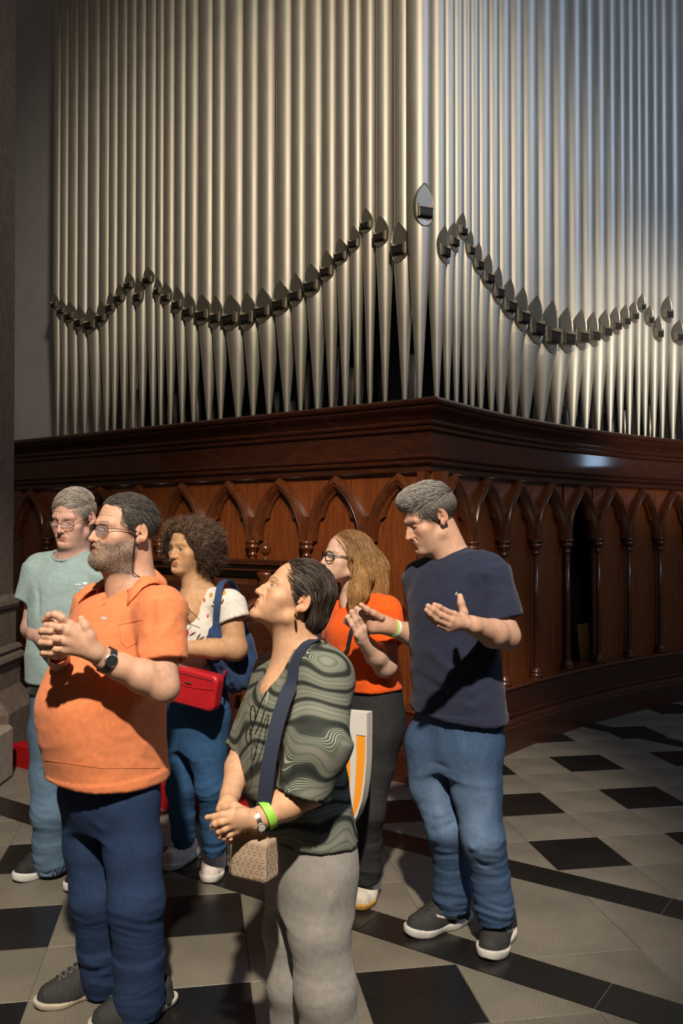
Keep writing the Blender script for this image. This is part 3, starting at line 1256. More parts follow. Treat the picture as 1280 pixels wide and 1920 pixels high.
def strands(name, roots, dirs, length, rad, parent, mat, seg=6, gravity=0.0, curl=0.0, curl_freq=0.0, rs=None, bend=None, sides=3, jitter=0.15, base=None, hug=None, thick=0.004, relax=0.5):
    """thin tapered tubes grown from roots along dirs (vectorised), following bend(points, dirs) if given"""
    rs = rs or np.random.RandomState(3)
    n = len(roots)
    p = roots.copy()
    d = dirs + rs.normal(size=dirs.shape) * jitter
    d /= np.linalg.norm(d, axis=1)[:, None]
    L = length * rs.uniform(0.7, 1.15, n) if np.isscalar(length) else length
    pts = [p.copy()]
    off = rs.uniform(0.0, 1.0, n) * thick
    for s in range(seg):
        if bend is not None:
            d = bend(p, d, s / seg)
        if hug is not None:
            tree, flow = hug
            q = [tree.find_nearest(Vector(x)) for x in p]
            nn = np.array([w_[1] for w_ in q])
            pos = np.array([w_[0] for w_ in q])
            p = pos + nn * (off * (0.35 + 0.65 * (s + 1) / seg))[:, None]
            if s > 0:
                pts[-1] = p.copy()
            fl = flow(p, nn)
            fl = fl / (np.linalg.norm(fl, axis=1)[:, None] + 1e-9)
            d = d * (1 - relax) + fl * relax
            d = d - nn * (d * nn).sum(1)[:, None]
        d = d + np.array([0, 0, -gravity])
        d /= np.linalg.norm(d, axis=1)[:, None]
        p = p + d * (L / seg)[:, None]
        pts.append(p.copy())
    pts = np.stack(pts, 1)                                    # n, seg+1, 3
    T = np.gradient(pts, axis=1)
    T /= np.linalg.norm(T, axis=2)[:, :, None] + 1e-12
    up = rs.normal(size=(n, 1, 3))
    a = np.cross(T, up)
    a /= np.linalg.norm(a, axis=2)[:, :, None] + 1e-12
    b = np.cross(T, a)
    if curl > 0:
        t = np.linspace(0, 1, seg + 1)[None, :] * curl_freq * 2 * np.pi + rs.uniform(0, 6.28, n)[:, None]
        amp = curl * np.linspace(0.2, 1, seg + 1)[None, :]
        pts = pts + a * (np.cos(t) * amp)[:, :, None] + b * (np.sin(t) * amp)[:, :, None]
    tap = np.linspace(1, 0.35, seg + 1)[None, :, None] * rad
    V = []
    for k in range(sides):
        an = 2 * np.pi * k / sides
        V.append(pts + tap * (a * np.cos(an) + b * np.sin(an)))
    V = np.stack(V, 2).reshape(-1, 3)                          # n, seg+1, sides
    base_i = np.arange(n)[:, None, None] * (seg + 1) * sides + np.arange(seg)[None, :, None] * sides
    k = np.arange(sides)[None, None, :]
    k2 = (k + 1) % sides
    Fq = np.stack([base_i + k, base_i + k2, base_i + sides + k2, base_i + sides + k], -1).reshape(-1, 4)
    return V, Fq


def sample_surface(V, F, n, rs):
    a = V[F[:, 0]]
    fn = np.cross(V[F[:, 2]] - V[F[:, 0]], V[F[:, 3]] - V[F[:, 1]])
    ar = np.linalg.norm(fn, axis=1)
    i = rs.choice(len(F), n, p=ar / ar.sum())
    w = rs.dirichlet((1, 1, 1, 1), n)
    p = sum(V[F[i, k]] * w[:, k:k + 1] for k in range(4))
    return p, fn[i] / (ar[i][:, None] + 1e-12)


def attr_mat(name, rough=0.6, bump=0.0, bscale=300, spec=0.4, sss=0.0, weave=0.0, sheen=0.0, metal=0.0, wrinkle=0.0):
    m, nt, b = new_mat(name)
    a = nt.nodes.new('ShaderNodeAttribute')
    a.attribute_name = 'Col'
    v = coords(nt)
    nz = noise_tex(nt, v, 60, 4)
    c = ramp(nt, nz, [(0.3, (0.88, 0.88, 0.88)), (0.7, (1.08, 1.08, 1.08))])
    mx = nt.nodes.new('ShaderNodeMix')
    mx.data_type = 'RGBA'
    mx.blend_type = 'MULTIPLY'
    mx.inputs[0].default_value = 1.0
    nt.links.new(a.outputs['Color'], mx.inputs[6])
    nt.links.new(c, mx.inputs[7])
    nt.links.new(mx.outputs[2], b.inputs['Base Color'])
    b.inputs['Roughness'].default_value = rough
    b.inputs['Specular IOR Level'].default_value = spec
    b.inputs['Metallic'].default_value = metal
    b.inputs['Sheen Weight'].default_value = sheen
    if sss:
        b.inputs['Subsurface Weight'].default_value = sss
        b.inputs['Subsurface Radius'].default_value = (0.012, 0.005, 0.003)
        b.inputs['Subsurface Scale'].default_value = 1.0
    first = None
    if bump:
        first = add_bump(nt, b, noise_tex(nt, v, bscale, 3), bump, 0.0015)
    if wrinkle:
        # soft creases of worn cloth
        vs = coords(nt, (1.0, 1.0, 1.7))
        nz2 = nt.nodes.new('ShaderNodeTexNoise')
        nz2.noise_type = 'RIDGED_MULTIFRACTAL'
        nz2.inputs['Scale'].default_value = 7.0
        nz2.inputs['Detail'].default_value = 3.0
        nz2.inputs['Roughness'].default_value = 0.45
        nz2.inputs['Distortion'].default_value = 0.9
        nt.links.new(vs, nz2.inputs['Vector'])
        b2 = nt.nodes.new('ShaderNodeBump')
        b2.inputs['Strength'].default_value = wrinkle
        b2.inputs['Distance'].default_value = 0.010
        nt.links.new(nz2.outputs[0], b2.inputs['Height'])
        if first is not None:
            nt.links.new(b2.outputs[0], first.inputs['Normal'])
        else:
            nt.links.new(b2.outputs[0], b.inputs['Normal'])
    return m


M['skin'] = attr_mat('skin', 0.58, 0.28, 380, 0.35, 0.12)
M['hair'] = attr_mat('hair', 0.50, 0.0, 300, 0.35)
M['fabric'] = attr_mat('woven_fabric', 0.9, 0.4, 800, 0.15, sheen=0.1, wrinkle=0.30)
M['denim'] = attr_mat('denim_cloth', 0.9, 0.5, 1100, 0.15, wrinkle=0.45)
M['shoe_cloth'] = attr_mat('shoe_cloth', 0.75, 0.3, 600, 0.25)
M['black_metal'] = plain('black_wire', (0.012, 0.012, 0.013), 0.35, 0.5)
M['silver'] = plain('silver_metal', (0.70, 0.69, 0.66), 0.25, 1.0)
M['gold'] = plain('gold_metal', (0.80, 0.58, 0.24), 0.25, 1.0)
M['black_leather'] = plain('black_leather', (0.016, 0.016, 0.017), 0.45, bump=0.25, bscale=350)
M['watch_face'] = plain('watch_face', (0.02, 0.022, 0.026), 0.12)
M['white_print'] = plain('white_print', (0.75, 0.76, 0.75), 0.7)
M['eye'] = attr_mat('eye', 0.15, 0, 300, 0.5)


def glass_mat(name, tint, alpha):
    m, nt, b = new_mat(name)
    b.inputs['Base Color'].default_value = (*tint, 1)
    b.inputs['Roughness'].default_value = 0.05
    b.inputs['Alpha'].default_value = alpha
    return m


M['lens_clear'] = glass_mat('spectacle_lens', (0.75, 0.75, 0.75), 0.14)
M['lens_tint'] = glass_mat('tinted_lens', (0.20, 0.17, 0.19), 0.60)


# ------------------------------------------------------------------ heads
EAR_L = np.array([-0.080, -0.006, -0.010])


def skin_head(fd, c, R, s, p):
    """adds a head to field fd. p: options"""
    g = p.get
    fd.frame(c, R, s)
    jw, ch = g('jaw', 1.0), g('cheek', 1.0)
    fd.ell((0, 0.0, 0.034), (0.077, 0.098, 0.083))
    fd.ell((0, 0.046, -0.022), (0.063 * ch, 0.056, 0.085), 0.02)
    for sx in (-1, 1):
        fd.cone((sx * 0.047 * jw, 0.012, -0.068), (sx * 0.016, 0.088, -0.099), 0.018 * jw, 0.017, 0.02)
        fd.ell((sx * 0.046 * ch, 0.067, -0.028), (0.021, 0.020, 0.017), 0.02)
        fd.ell((sx * 0.038 * ch, 0.064, -0.056), (0.021, 0.023, 0.026), 0.022)
    fd.ell((0, 0.060, -0.070), (0.043 * jw, 0.045, 0.042), 0.02)
    fd.ell((0, 0.095, -0.104), (0.022 * g('chin', 1.0), 0.0165 * g('chin', 1.0), 0.0165), 0.016)
    if g('double_chin'):
        fd.ell((0, 0.042, -0.103), (0.040, 0.044, 0.021), 0.03)
    bw = g('brow', 1.0)
    for sx in (-1, 1):
        fd.cone((sx * 0.010, 0.0950, 0.017), (sx * 0.044, 0.081, 0.017), 0.0092 * bw, 0.009 * bw, 0.014)
        fd.ell((sx * 0.034, 0.1085, -0.004), (0.0185, 0.0140, 0.0120), 0.012, 'sub')
        fd.ell((sx * 0.0320, 0.0820, -0.003), (0.0152, 0.0142, 0.0142), 0.004)
        if g('bags') or g('age', 0.5) > 0.6:
            fd.cone((sx * 0.021, 0.0960, -0.0165), (sx * 0.042, 0.0890, -0.0150), 0.0040, 0.0036, 0.006)
        o = g('eyes', 0.004)
        if o > 0:
            fd.ell((sx * 0.0325, 0.0985, -0.0035), (0.0145, 0.0095, o + 0.0018), 0.0010, 'sub')
            fd.cone((sx * 0.0210, 0.0995, 0.0065), (sx * 0.0440, 0.0915, 0.0045), 0.0010, 0.0010, 0.004, 'sub')
        else:
            fd.cone((sx * 0.0200, 0.0975, -0.0095), (sx * 0.0445, 0.0905, -0.0085), 0.0014, 0.0010, 0.003, 'sub')
            fd.cone((sx * 0.0210, 0.0990, 0.0075), (sx * 0.0440, 0.0910, 0.0050), 0.0010, 0.0010, 0.004, 'sub')
    n = g('nose', 1.0)
    nt = np.array([0, 0.1065 + 0.0115 * n, -0.0375])
    fd.cone((0, 0.0960, 0.004), (0, 0.1010 + 0.0080 * n, -0.020), 0.0080, 0.0092, 0.010)
    fd.cone((0, 0.1010 + 0.0080 * n, -0.020), nt, 0.0092, 0.0112, 0.006)
    nw = g('nose_w', 1.0)
    for sx in (-1, 1):
        fd.cone((sx * 0.006, 0.1010, -0.012), (sx * 0.0125 * nw, 0.1010, -0.040), 0.0070, 0.0082, 0.008)
        fd.ell((sx * 0.0128 * nw, 0.1045, -0.0410), (0.0080, 0.0112, 0.0085), 0.006)
        fd.ell((sx * 0.0070 * nw, 0.1100, -0.0510), (0.0028, 0.0044, 0.0026), 0.0020, 'sub')
    # mouth
    fd.ell((0, 0.0845, -0.067), (0.033, 0.0205, 0.025), 0.018)
    lp = g('lips', 1.0)
    sm = g('smile', 0.0)
    for sx in (-1, 1):
        fd.cone((sx * 0.004, 0.1040, -0.0640), (sx * 0.0215, 0.0945, -0.0680 + sm), 0.0046 * lp, 0.0026, 0.004)
        fd.cone((0, 0.1020, -0.0760), (sx * 0.0180, 0.0940, -0.0715 + sm), 0.0058 * lp, 0.0028, 0.004)
        fd.cone((0, 0.1080, -0.0700 - 0.2 * sm), (sx * 0.0235, 0.0955, -0.0695 + sm), 0.0013, 0.0011, 0.0025, 'sub')
        a = g('age', 0.5)
        fd.cone((sx * 0.0205, 0.1060 - 0.0010 * a, -0.044), (sx * 0.0320, 0.0945 - 0.0015 * a, -0.070), 0.0010 + 0.0012 * a, 0.0010, 0.007, 'sub')
        if a > 0.45:
            fd.cone((sx * 0.028, 0.0960, -0.080), (sx * 0.033, 0.0880, -0.094), 0.0010, 0.0010, 0.006, 'sub')
            fd.cone((sx * 0.007, 0.1045, 0.016), (sx * 0.009, 0.1010, 0.034), 0.0013, 0.0010, 0.004, 'sub')
            for q in range(3):
                fd.cone((sx * 0.050, 0.079, -0.002 - 0.004 * q), (sx * 0.061, 0.066, 0.006 - 0.009 * q), 0.0009, 0.0009, 0.0035, 'sub')
    if g('age', 0.5) > 0.55:
        for q, zz in enumerate((0.040, 0.051, 0.062)):
            yy = 0.0985 * math.sqrt(max(0.05, 1 - ((zz - 0.034) / 0.083) ** 2))
            for sx in (-1, 1):
                fd.cone((0, yy + 0.0012, zz), (sx * 0.026, yy - 0.0045, zz + 0.002 * (1 - q)), 0.0011, 0.0011, 0.004, 'sub')
                fd.cone((sx * 0.026, yy - 0.0045, zz + 0.002 * (1 - q)), (sx * 0.044, yy - 0.0165, zz - 0.002), 0.0011, 0.0008, 0.004, 'sub')
    fd.cone((-0.010, 0.1085, -0.0880), (0.010, 0.1085, -0.0880), 0.0030, 0.0030, 0.010, 'sub')
    if g('mouth_open'):
        fd.ell((0, 0.1080, -0.0705), (0.010, 0.007, 0.0018), 0.002, 'sub')
    # ears: rim, bowl, lobe
    for sx in (-1, 1):
        a = math.radians(-12)
        er = np.array([[1, 0, 0], [0, math.cos(a), -math.sin(a)], [0, math.sin(a), math.cos(a)]])
        b = math.radians(24 * sx)
        er = np.array([[math.cos(b), -math.sin(b), 0], [math.sin(b), math.cos(b), 0], [0, 0, 1]]) @ er
        fd.ell((sx * 0.0805, -0.011, -0.003), (0.0070, 0.0185, 0.0315), 0.005, rot=er)
        fd.ell((sx * 0.0775, -0.003, -0.030), (0.0060, 0.0095, 0.0120), 0.004)
        fd.ell((sx * 0.0880, -0.011, 0.0015), (0.0062, 0.0120, 0.0225), 0.003, 'sub', rot=er)
        fd.cone((sx * 0.0835, -0.014, 0.016), (sx * 0.0840, -0.0165, -0.012), 0.0026, 0.0026, 0.003)
        fd.ell((sx * 0.0830, -0.006, -0.010), (0.0060, 0.0060, 0.0090), 0.003, 'sub')
        fd.ell((sx * 0.0785, 0.0055, -0.010), (0.0040, 0.0036, 0.0062), 0.003)
    fd.frame()


def skin_colors(V, c, R, s, tone, p):
    """vertex colours of the head, in skin tone with lips, brows, stubble"""
    L = (V - c) @ R / s
    x, y, z = L.T
    n1 = perlin(L * 55)
    n2 = perlin(L * 160 + 9)
    tone = np.asarray(tone, float)
    col = np.tile(tone, (len(V), 1)) * (1 + 0.05 * n1[:, None] + 0.04 * n2[:, None])
    face = (np.linalg.norm(L, axis=1) < 0.16)

    def mixc(m, c2):
        nonlocal col
        m = np.clip(m, 0, 1)[:, None]
        col = col * (1 - m) + np.asarray(c2) * m

    red = tone * np.array([1.02, 0.80, 0.74])
    ax = np.abs(x)
    ck = np.exp(-(((ax - 0.042) / 0.018) ** 2 + ((z + 0.035) / 0.02) ** 2)) * (y > 0.04)
    mixc(0.5 * ck * face, red)
    ns = np.exp(-((x / 0.018) ** 2 + ((z + 0.036) / 0.018) ** 2)) * (y > 0.10)
    mixc(0.55 * ns * face, red)
    er = (ax > 0.074) & (np.abs(z) < 0.045) & (np.abs(y) < 0.035)
    mixc(0.45 * er, red)
    sm = p.get('smile', 0)
    zl = -0.0692 + sm * np.clip(ax / 0.022, 0, 1) ** 2
    lipw = np.clip(1.15 - (ax / 0.0235) ** 2, 0, 1)
    lh = np.where(z > zl, 0.0078, 0.0105) * p.get('lips', 1.0) * np.sqrt(lipw)
    lip = (np.abs(z - zl) < lh) & (y > 0.088) & (ax < 0.0245)
    mixc(lip * 0.75, p.get('lip_col', tone * np.array([0.80, 0.52, 0.50])))
    mixc(np.exp(-((z - zl) / 0.0016) ** 2) * (y > 0.090) * (ax < 0.0225) * 0.55, tone * np.array([0.42, 0.25, 0.22]))
    # brows
    bx = np.clip((ax - 0.012) / 0.036, 0, 1)
    zb = 0.0165 + 0.006 * np.sin(bx * 2.4) - 0.004 * bx + p.get('brow_up', 0.0)
    bt = p.get('brow_t', 0.0042) * (1 - 0.55 * bx)
    br = np.exp(-((z - zb) / bt) ** 2) * (ax > 0.011) * (ax < 0.050) * (y > 0.05)
    mixc(br * p.get('brow_a', 0.8) * (0.75 + 0.5 * n2), p.get('brow_col', (0.10, 0.08, 0.06)))
    # lash line / lid crease
    ed = p.get('lash', 0.85)
    zc = -0.0035 - (0.006 if p.get('eyes', 0.004) <= 0 else -p.get('eyes', 0.004) * np.sqrt(np.clip(1 - ((ax - 0.0315) / 0.0135) ** 2, 0, 1)))
    la = np.exp(-((z - zc) / 0.0016) ** 2) * (np.abs(ax - 0.0315) < 0.0145) * (y > 0.078)
    mixc(la * ed, (0.05, 0.03, 0.025))
    sk = np.exp(-(((ax - 0.0315) / 0.017) ** 2 + ((z + 0.003) / 0.012) ** 2)) * (y > 0.07)
    mixc(sk * p.get('socket', 0.25), tone * np.array([0.72, 0.60, 0.55]))
    if p.get('beard') is not None:
        zline = -0.030 - 0.014 * np.clip((y - 0.03) / 0.05, 0, 1)
        m = 1 / (1 + np.exp((z - zline) * 260)) * (y > -0.01)
        m *= 1 / (1 + np.exp(-(z + 0.150) * 200))
        m *= 1 - np.exp(-((x / 0.026) ** 2 + ((z + 0.069) / 0.013) ** 2))
        m *= np.where((ax < 0.020) & (z > -0.047), 0, 1)
        m *= np.clip(0.92 + 0.35 * n2, 0.5, 1)
        bc = np.asarray(p['beard'])
        bcol = bc * (1 + 0.45 * perlin(L * 210 + 4)[:, None])
        mm = np.clip(m * p.get('beard_a', 0.9), 0, 1)[:, None]
        col = col * (1 - mm) + bcol * mm
    return np.clip(col, 0.004, 0.95)


def eyeballs(person, c, R, s, look=(0.0, 0.0), iris=(0.05, 0.03, 0.02)):
    for sx in (-1, 1):
        ctr = c + R @ (np.array([sx * 0.0320, 0.0828, -0.0035]) * s)
        n, mth = 20, 14
        v, f = [], []
        d = np.array([look[0], 1.0, look[1]])
        d /= np.linalg.norm(d)
        for i in range(mth + 1):
            t = math.pi * i / mth
            for k in range(n):
                a = 2 * math.pi * k / n
                v.append((math.sin(t) * math.cos(a), math.cos(t), math.sin(t) * math.sin(a)))
        v = np.array(v)
        q = np.array([(i * n + k, i * n + (k + 1) % n, (i + 1) * n + (k + 1) % n, (i + 1) * n + k) for i in range(mth) for k in range(n)])
        dd = v @ d
        col = np.where((dd > 0.985)[:, None], (0.006, 0.006, 0.006), np.where((dd > 0.90)[:, None], iris, (0.44, 0.40, 0.37)))
        mesh_obj('eye', ctr + (v * 0.0133 * s) @ R.T, q, 'eye', person, col)


def spectacles(person, c, R, s, lens_w=0.027, lens_h=0.018, rim=0.0016, mat='black_metal', lens='lens_clear', power=2.6, zc=-0.006, yc=0.1135, full=True, cord=False):
    """wire glasses in the head frame"""
    W_ = lambda q: c + R @ (np.asarray(q) * s)
    parts = []
    lv = []
    for sx in (-1, 1):
        ring = []
        for k in range(29):
            a = 2 * math.pi * k / 28
            ca, sa = math.cos(a), math.sin(a)
            x = sx * 0.0335 + lens_w * math.copysign(abs(ca) ** (2 / power), ca)
            z = zc + lens_h * math.copysign(abs(sa) ** (2 / power), sa)
            y = yc - 0.35 * max(0, abs(x) - 0.03) - 4.5 * max(0, abs(x) - 0.02) ** 2
            ring.append(W_((x, y, z)))
        if full:
            parts.append(tube_vf(ring, [rim] * 29, 6))
        else:
            parts.append(tube_vf(ring[:15], [rim] * 15, 6))
        lens_v = ring[:-1] + [sum(ring[:-1]) / 28]
        lv.append((lens_v, [(i, (i + 1) % 28, 28) for i in range(28)]))
        hinge = W_((sx * (0.0335 + lens_w), yc - 0.018, zc + 0.006))
        e0 = W_((sx * 0.071, 0.070, zc + 0.007))
        e1 = W_((sx * 0.0795, 0.012, zc + 0.007))
        e2 = W_((sx * 0.0800, -0.010, zc - 0.002))
        parts.append(tube_vf([ring[2], hinge, e0, e1, e2], [rim * 1.1] * 5, 6))
    br = [W_((x, yc + 0.003 - abs(x) * 0.2, zc + 0.005 - 8 * x * x)) for x in (-0.008, -0.003, 0.003, 0.008)]
    parts.append(tube_vf(br, [rim] * 4, 6))
    o = part('spectacles', parts, mat, person)
    o['_org'] = tuple(person.location)
    for v, f in lv:
        part('lens', [(v, f)], lens, o)
    return o


def head_center(anchor_px, local, Yhead, R, s):
    """head centre so that the local point shows at anchor_px, with the head centre at depth Yhead"""
    off = R @ (np.asarray(local) * s)
    return P(anchor_px[0], anchor_px[1], Yhead + off[1]) - off


def cap_hair(c, R, s, cfg, h=0.004):
    """closed scalp volume used as the base of a hairdo (returns V, F)"""
    m = 0.19 * s
    fd = Field(c - m, c + m, h)
    fd.frame(c, R, s)
    cfg(fd)
    return fd.mesh()


def hair_color(n, base, var, rs):
    return np.clip(np.asarray(base) * (1 + var * rs.normal(size=(n, 1))), 0.003, 0.95)


def make_hair(person, capV, capF, n, flow, length, rad, base, var=0.25, seg=5, curl=0, curl_freq=0, lift=0.25, mat='hair', seed=1, shadebase=0.6, bend=None, jitter=0.12, gravity=0.0, col_fn=None, name='hair',
              hug=True, thick=0.005, keep=None, relax=0.5):
    rs = np.random.RandomState(seed)
    p, nr = sample_surface(capV, capF, n, rs)
    if keep is not None:
        kp = keep(p, nr)
        p, nr = p[kp], nr[kp]
        n = len(p)
    d = flow(p, nr)
    d = d - nr * (d * nr).sum(1)[:, None]
    d /= np.linalg.norm(d, axis=1)[:, None] + 1e-9
    d = d + nr * lift
    tree = (bvh(capV, capF), flow) if hug else None
    V, F = strands('hair', p - nr * 0.001, d, length, rad, person, mat, seg, gravity, curl, curl_freq, rs, bend, 3, jitter, hug=tree, thick=thick, relax=relax)
    cs = hair_color(n, base, var, rs) if col_fn is None else col_fn(p, rs)
    cs = np.repeat(cs, (seg + 1) * 3, axis=0)
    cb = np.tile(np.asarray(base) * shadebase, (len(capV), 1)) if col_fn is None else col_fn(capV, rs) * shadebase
    Va = np.concatenate([capV, V])
    Fa = np.concatenate([capF, F + len(capV)])
    return mesh_obj(name, Va, Fa, mat, person, np.concatenate([cb, cs]))


# ------------------------------------------------------------------ shoes
def shoe(person, toe, heel, L, width, upper_col, sole_col, sole_h=0.028, toe_up=0.012, laces=True, lace_col=(0.02, 0.02, 0.02), high=0.085, accent=None, label=None):
    """one shoe from heel to toe on the floor; the foot axis is set by toe and heel (x, y)"""
    toe, heel = np.asarray(toe[:2], float), np.asarray(heel[:2], float)
    f = (toe - heel) / np.linalg.norm(toe - heel)
    r = np.array([f[1], -f[0]])
    ctr = (toe + heel) / 2
    Rm = np.array([[r[0], f[0], 0], [r[1], f[1], 0], [0, 0, 1.0]])
    c = np.array([ctr[0], ctr[1], 0])
    m = L / 2 + 0.05
    Wd = width / 2
    b = L / 2

    def build(solid):
        fd = Field(np.array([c[0] - m, c[1] - m, -0.01]), np.array([c[0] + m, c[1] + m, 0.17]), 0.0042)
        fd.frame(c, Rm)
        if solid == 'sole':
            fd.cone((0, -b + 0.035, 0.03), (0, -b + 0.10, 0.03), 0.036, Wd * 0.82)
            fd.cone((0, -b + 0.10, 0.03), (0, b - 0.085, 0.03), Wd * 0.80, Wd * 1.02, 0.03)
            fd.cone((0, b - 0.085, 0.03), (0, b - 0.045, 0.03), Wd * 1.02, 0.045, 0.03)
            fd.cut((0, 0, 0.001), (0, 0, -1))
            X, Y, Z = fd._grid((slice(None),) * 3)
            lf = (X - c[0]) * f[0] + (Y - c[1]) * f[1]
            top = sole_h + 0.012 * np.clip(-lf / b, 0, 1) + toe_up * np.clip((lf / b - 0.55) / 0.45, 0, 1)
            bot = toe_up * 1.1 * np.clip((lf / b - 0.60) / 0.40, 0, 1) ** 2
            fd.D = np.maximum(fd.D, np.maximum(Z - top, bot - Z)).astype(np.float32)
        else:
            z0 = sole_h * 0.9
            fd.cone((0, b - 0.055, z0 + 0.018), (0, b - 0.12, z0 + 0.030), 0.034, 0.042, 0.02)
            fd.cone((0, b - 0.055, z0 + 0.004), (0, b - 0.10, z0 + 0.006), 0.040, Wd * 0.94, 0.02)
            fd.cone((0, b - 0.12, z0 + 0.020), (0, -0.01, z0 + 0.052), 0.042, 0.038, 0.03)
            fd.cone((0, -0.01, z0 + 0.048), (0, -b + 0.085, high - 0.02), 0.038, 0.040, 0.03)
            fd.cone((0, -b + 0.050, z0 + 0.012), (0, -b + 0.050, high - 0.012), 0.037, 0.030, 0.03)
            fd.cone((0, b - 0.10, z0 + 0.004), (0, -b + 0.06, z0 + 0.006), Wd * 0.92, 0.034, 0.02)
            fd.cone((0, -b + 0.070, high), (0, -b + 0.085, high + 0.06), 0.030, 0.034, 0.006, 'sub')
            fd.cut((0, 0, z0 - 0.004), (0, 0, -1))
        return fd.mesh()

    V, F = build('upper')
    lf = (V[:, :2] - ctr) @ f
    lr = (V[:, :2] - ctr) @ r
    N = vertex_normals(V, F)
    V = V + N * (0.0008 * np.sin(lf * 420) * (lf > 0.02) * (V[:, 2] < 0.07))[:, None]
    col = np.tile(np.asarray(upper_col, float), (len(V), 1)) * (1 + 0.10 * perlin(V * 60)[:, None])
    if accent is not None:
        col = accent(col, lf / b, lr / Wd, V[:, 2])
    u = mesh_obj('shoe', V, F, 'shoe_cloth', person, col)
    u['_org'] = tuple(person.location)
    if label:
        u['label'] = label
    V2, F2 = build('sole')
    mesh_obj('sole', V2, F2, 'shoe_cloth', u, np.tile(np.asarray(sole_col, float), (len(V2), 1)) * (1 + 0.06 * perlin(V2 * 50)[:, None]))
    if laces:
        tree = BVHTree.FromPolygons([Vector(q) for q in V], F.tolist())
        parts = []
        for i in range(6):
            y0 = b - 0.088 - i * 0.020
            for sgn in (-1, 1):
                pts = []
                for t in np.linspace(-1, 1, 7):
                    q = c + Rm @ np.array([t * 0.021 * sgn, y0 - 0.009 * t, 0.2])
                    hit = tree.ray_cast(Vector(q), Vector((0, 0, -1)))
                    if hit[0] is not None:
                        pts.append(np.array(hit[0]) + np.array([0, 0, 0.0022]))
                if len(pts) > 3:
                    parts.append(tube_vf(pts, [0.0026] * len(pts), 5))
        q = c + Rm @ np.array([0, b - 0.245, 0.2])
        hit = tree.ray_cast(Vector(q), Vector((0, 0, -1)))
        z = (hit[0][2] if hit[0] is not None else 0.09) + 0.004
        for sgn in (-1, 1):
            lp = [c + Rm @ np.array([sgn * 0.016 * math.sin(t) * 1.4, b - 0.235 + 0.010 * (1 - math.cos(t)), z + 0.008 * math.sin(t) - c[2]]) for t in np.linspace(0, 3.0, 9)]
            parts.append(tube_vf(lp, [0.0024] * 9, 5))
            lp = [c + Rm @ np.array([sgn * (0.004 + 0.022 * t), b - 0.235 + 0.035 * t, z - 0.012 * t * t]) for t in np.linspace(0, 1, 6)]
            parts.append(tube_vf(lp, [0.0022] * 6, 5))
        V3, F3 = join_vf(parts)
        o = mk('laces', V3 - np.array(person.location), F3, plain('lace', lace_col, 0.8))
        o.parent = u
        o['kind'] = 'stuff'
        auto_smooth(o)
    return u


# ------------------------------------------------------------------ cloth helpers
def cloth_noise(V, f, amp, stretch=(1, 1, 1), seed=0.0):
    q = V * np.asarray(stretch) * f + seed
    w = np.stack([perlin(V * f * 0.5 + seed + k * 7.3) for k in range(3)], 1)
    big = perlin(V * 3.1 + seed)
    return amp * (ridged(q + 0.9 * w) * 0.8 + perlin(q * 2.1 + 3) * 0.3 + np.clip(0.35 + big, 0, 1) * ridged(q * 2.3 + 1.4 * w + 5) * 0.55)


def leg_folds(V, top, knee, ankle, amp=0.005, seed=0.0):
    """irregular drag folds round the knee and a short stack above the hem"""
    zk, za = knee[2], ankle[2]
    k = np.exp(-((V[:, 2] - zk + 0.02) / 0.12) ** 2)
    a = np.exp(-((V[:, 2] - za - 0.05) / 0.075) ** 2)
    sl = 0.5 * perlin(V * 5 + seed + 11)
    q = V * np.array([7.0, 7.0, 22.0]) + seed
    q[:, 2] += 14 * sl * (V[:, 0] - knee[0]) + 2.2 * perlin(V * 4 + seed)
    f1 = ridged(q)
    q2 = V * np.array([6.0, 6.0, 30.0]) - seed
    q2[:, 2] += 2.5 * perlin(V * 6 + seed + 3) + 10 * sl * (V[:, 1] - knee[1])
    f2 = ridged(q2)
    e = np.clip((V[:, 2] - za - 0.006) / 0.03, 0.1, 1)
    return e * (amp * (1.1 * k * f1 + 1.5 * a * f2) + cloth_noise(V, 8, amp * 0.8, (1, 1, 0.4), seed))


def belt_loops(*a):
    pass


def project_patch(tree, org, dirv, up, shapes, lift=0.0012):
    """flat print: 2-D outlines laid onto cloth. shapes: list of outlines [(u, v)...] around org; cast along dirv"""
    dirv = np.asarray(dirv, float)
    dirv /= np.linalg.norm(dirv)
    up = np.asarray(up, float)
    rt = np.cross(dirv, up)
    rt /= np.linalg.norm(rt)
    up = np.cross(rt, dirv)
    parts = []
    for sh_ in shapes:
        c = np.mean(np.asarray(sh_, float), axis=0)
        pts = []
        ok = True
        for ring in (0.0, 0.5, 1.0):
            for (u, v) in (sh_ if ring > 0 else [tuple(c)]):
                uu, vv = c[0] + (u - c[0]) * (ring or 1), c[1] + (v - c[1]) * (ring or 1)
                o = org + rt * uu + up * vv - dirv * 0.25
                hit = tree.ray_cast(Vector(o), Vector(dirv), 0.6)
                if hit[0] is None:
                    ok = False
                    break
                nrm = np.array(hit[1])
                if nrm @ dirv > 0:
                    nrm = -nrm
                pts.append(np.array(hit[0]) + nrm * lift)
            if not ok:
                break
        if not ok:
            continue
        n = len(sh_)
        f = [(0, 1 + i, 1 + (i + 1) % n) for i in range(n)]
        f += [(1 + i, 1 + n + i, 1 + n + (i + 1) % n, 1 + (i + 1) % n) for i in range(n)]
        parts.append((pts, f))
    return parts


def bvh(V, F):
    return BVHTree.FromPolygons([Vector(q) for q in V], np.asarray(F).tolist())


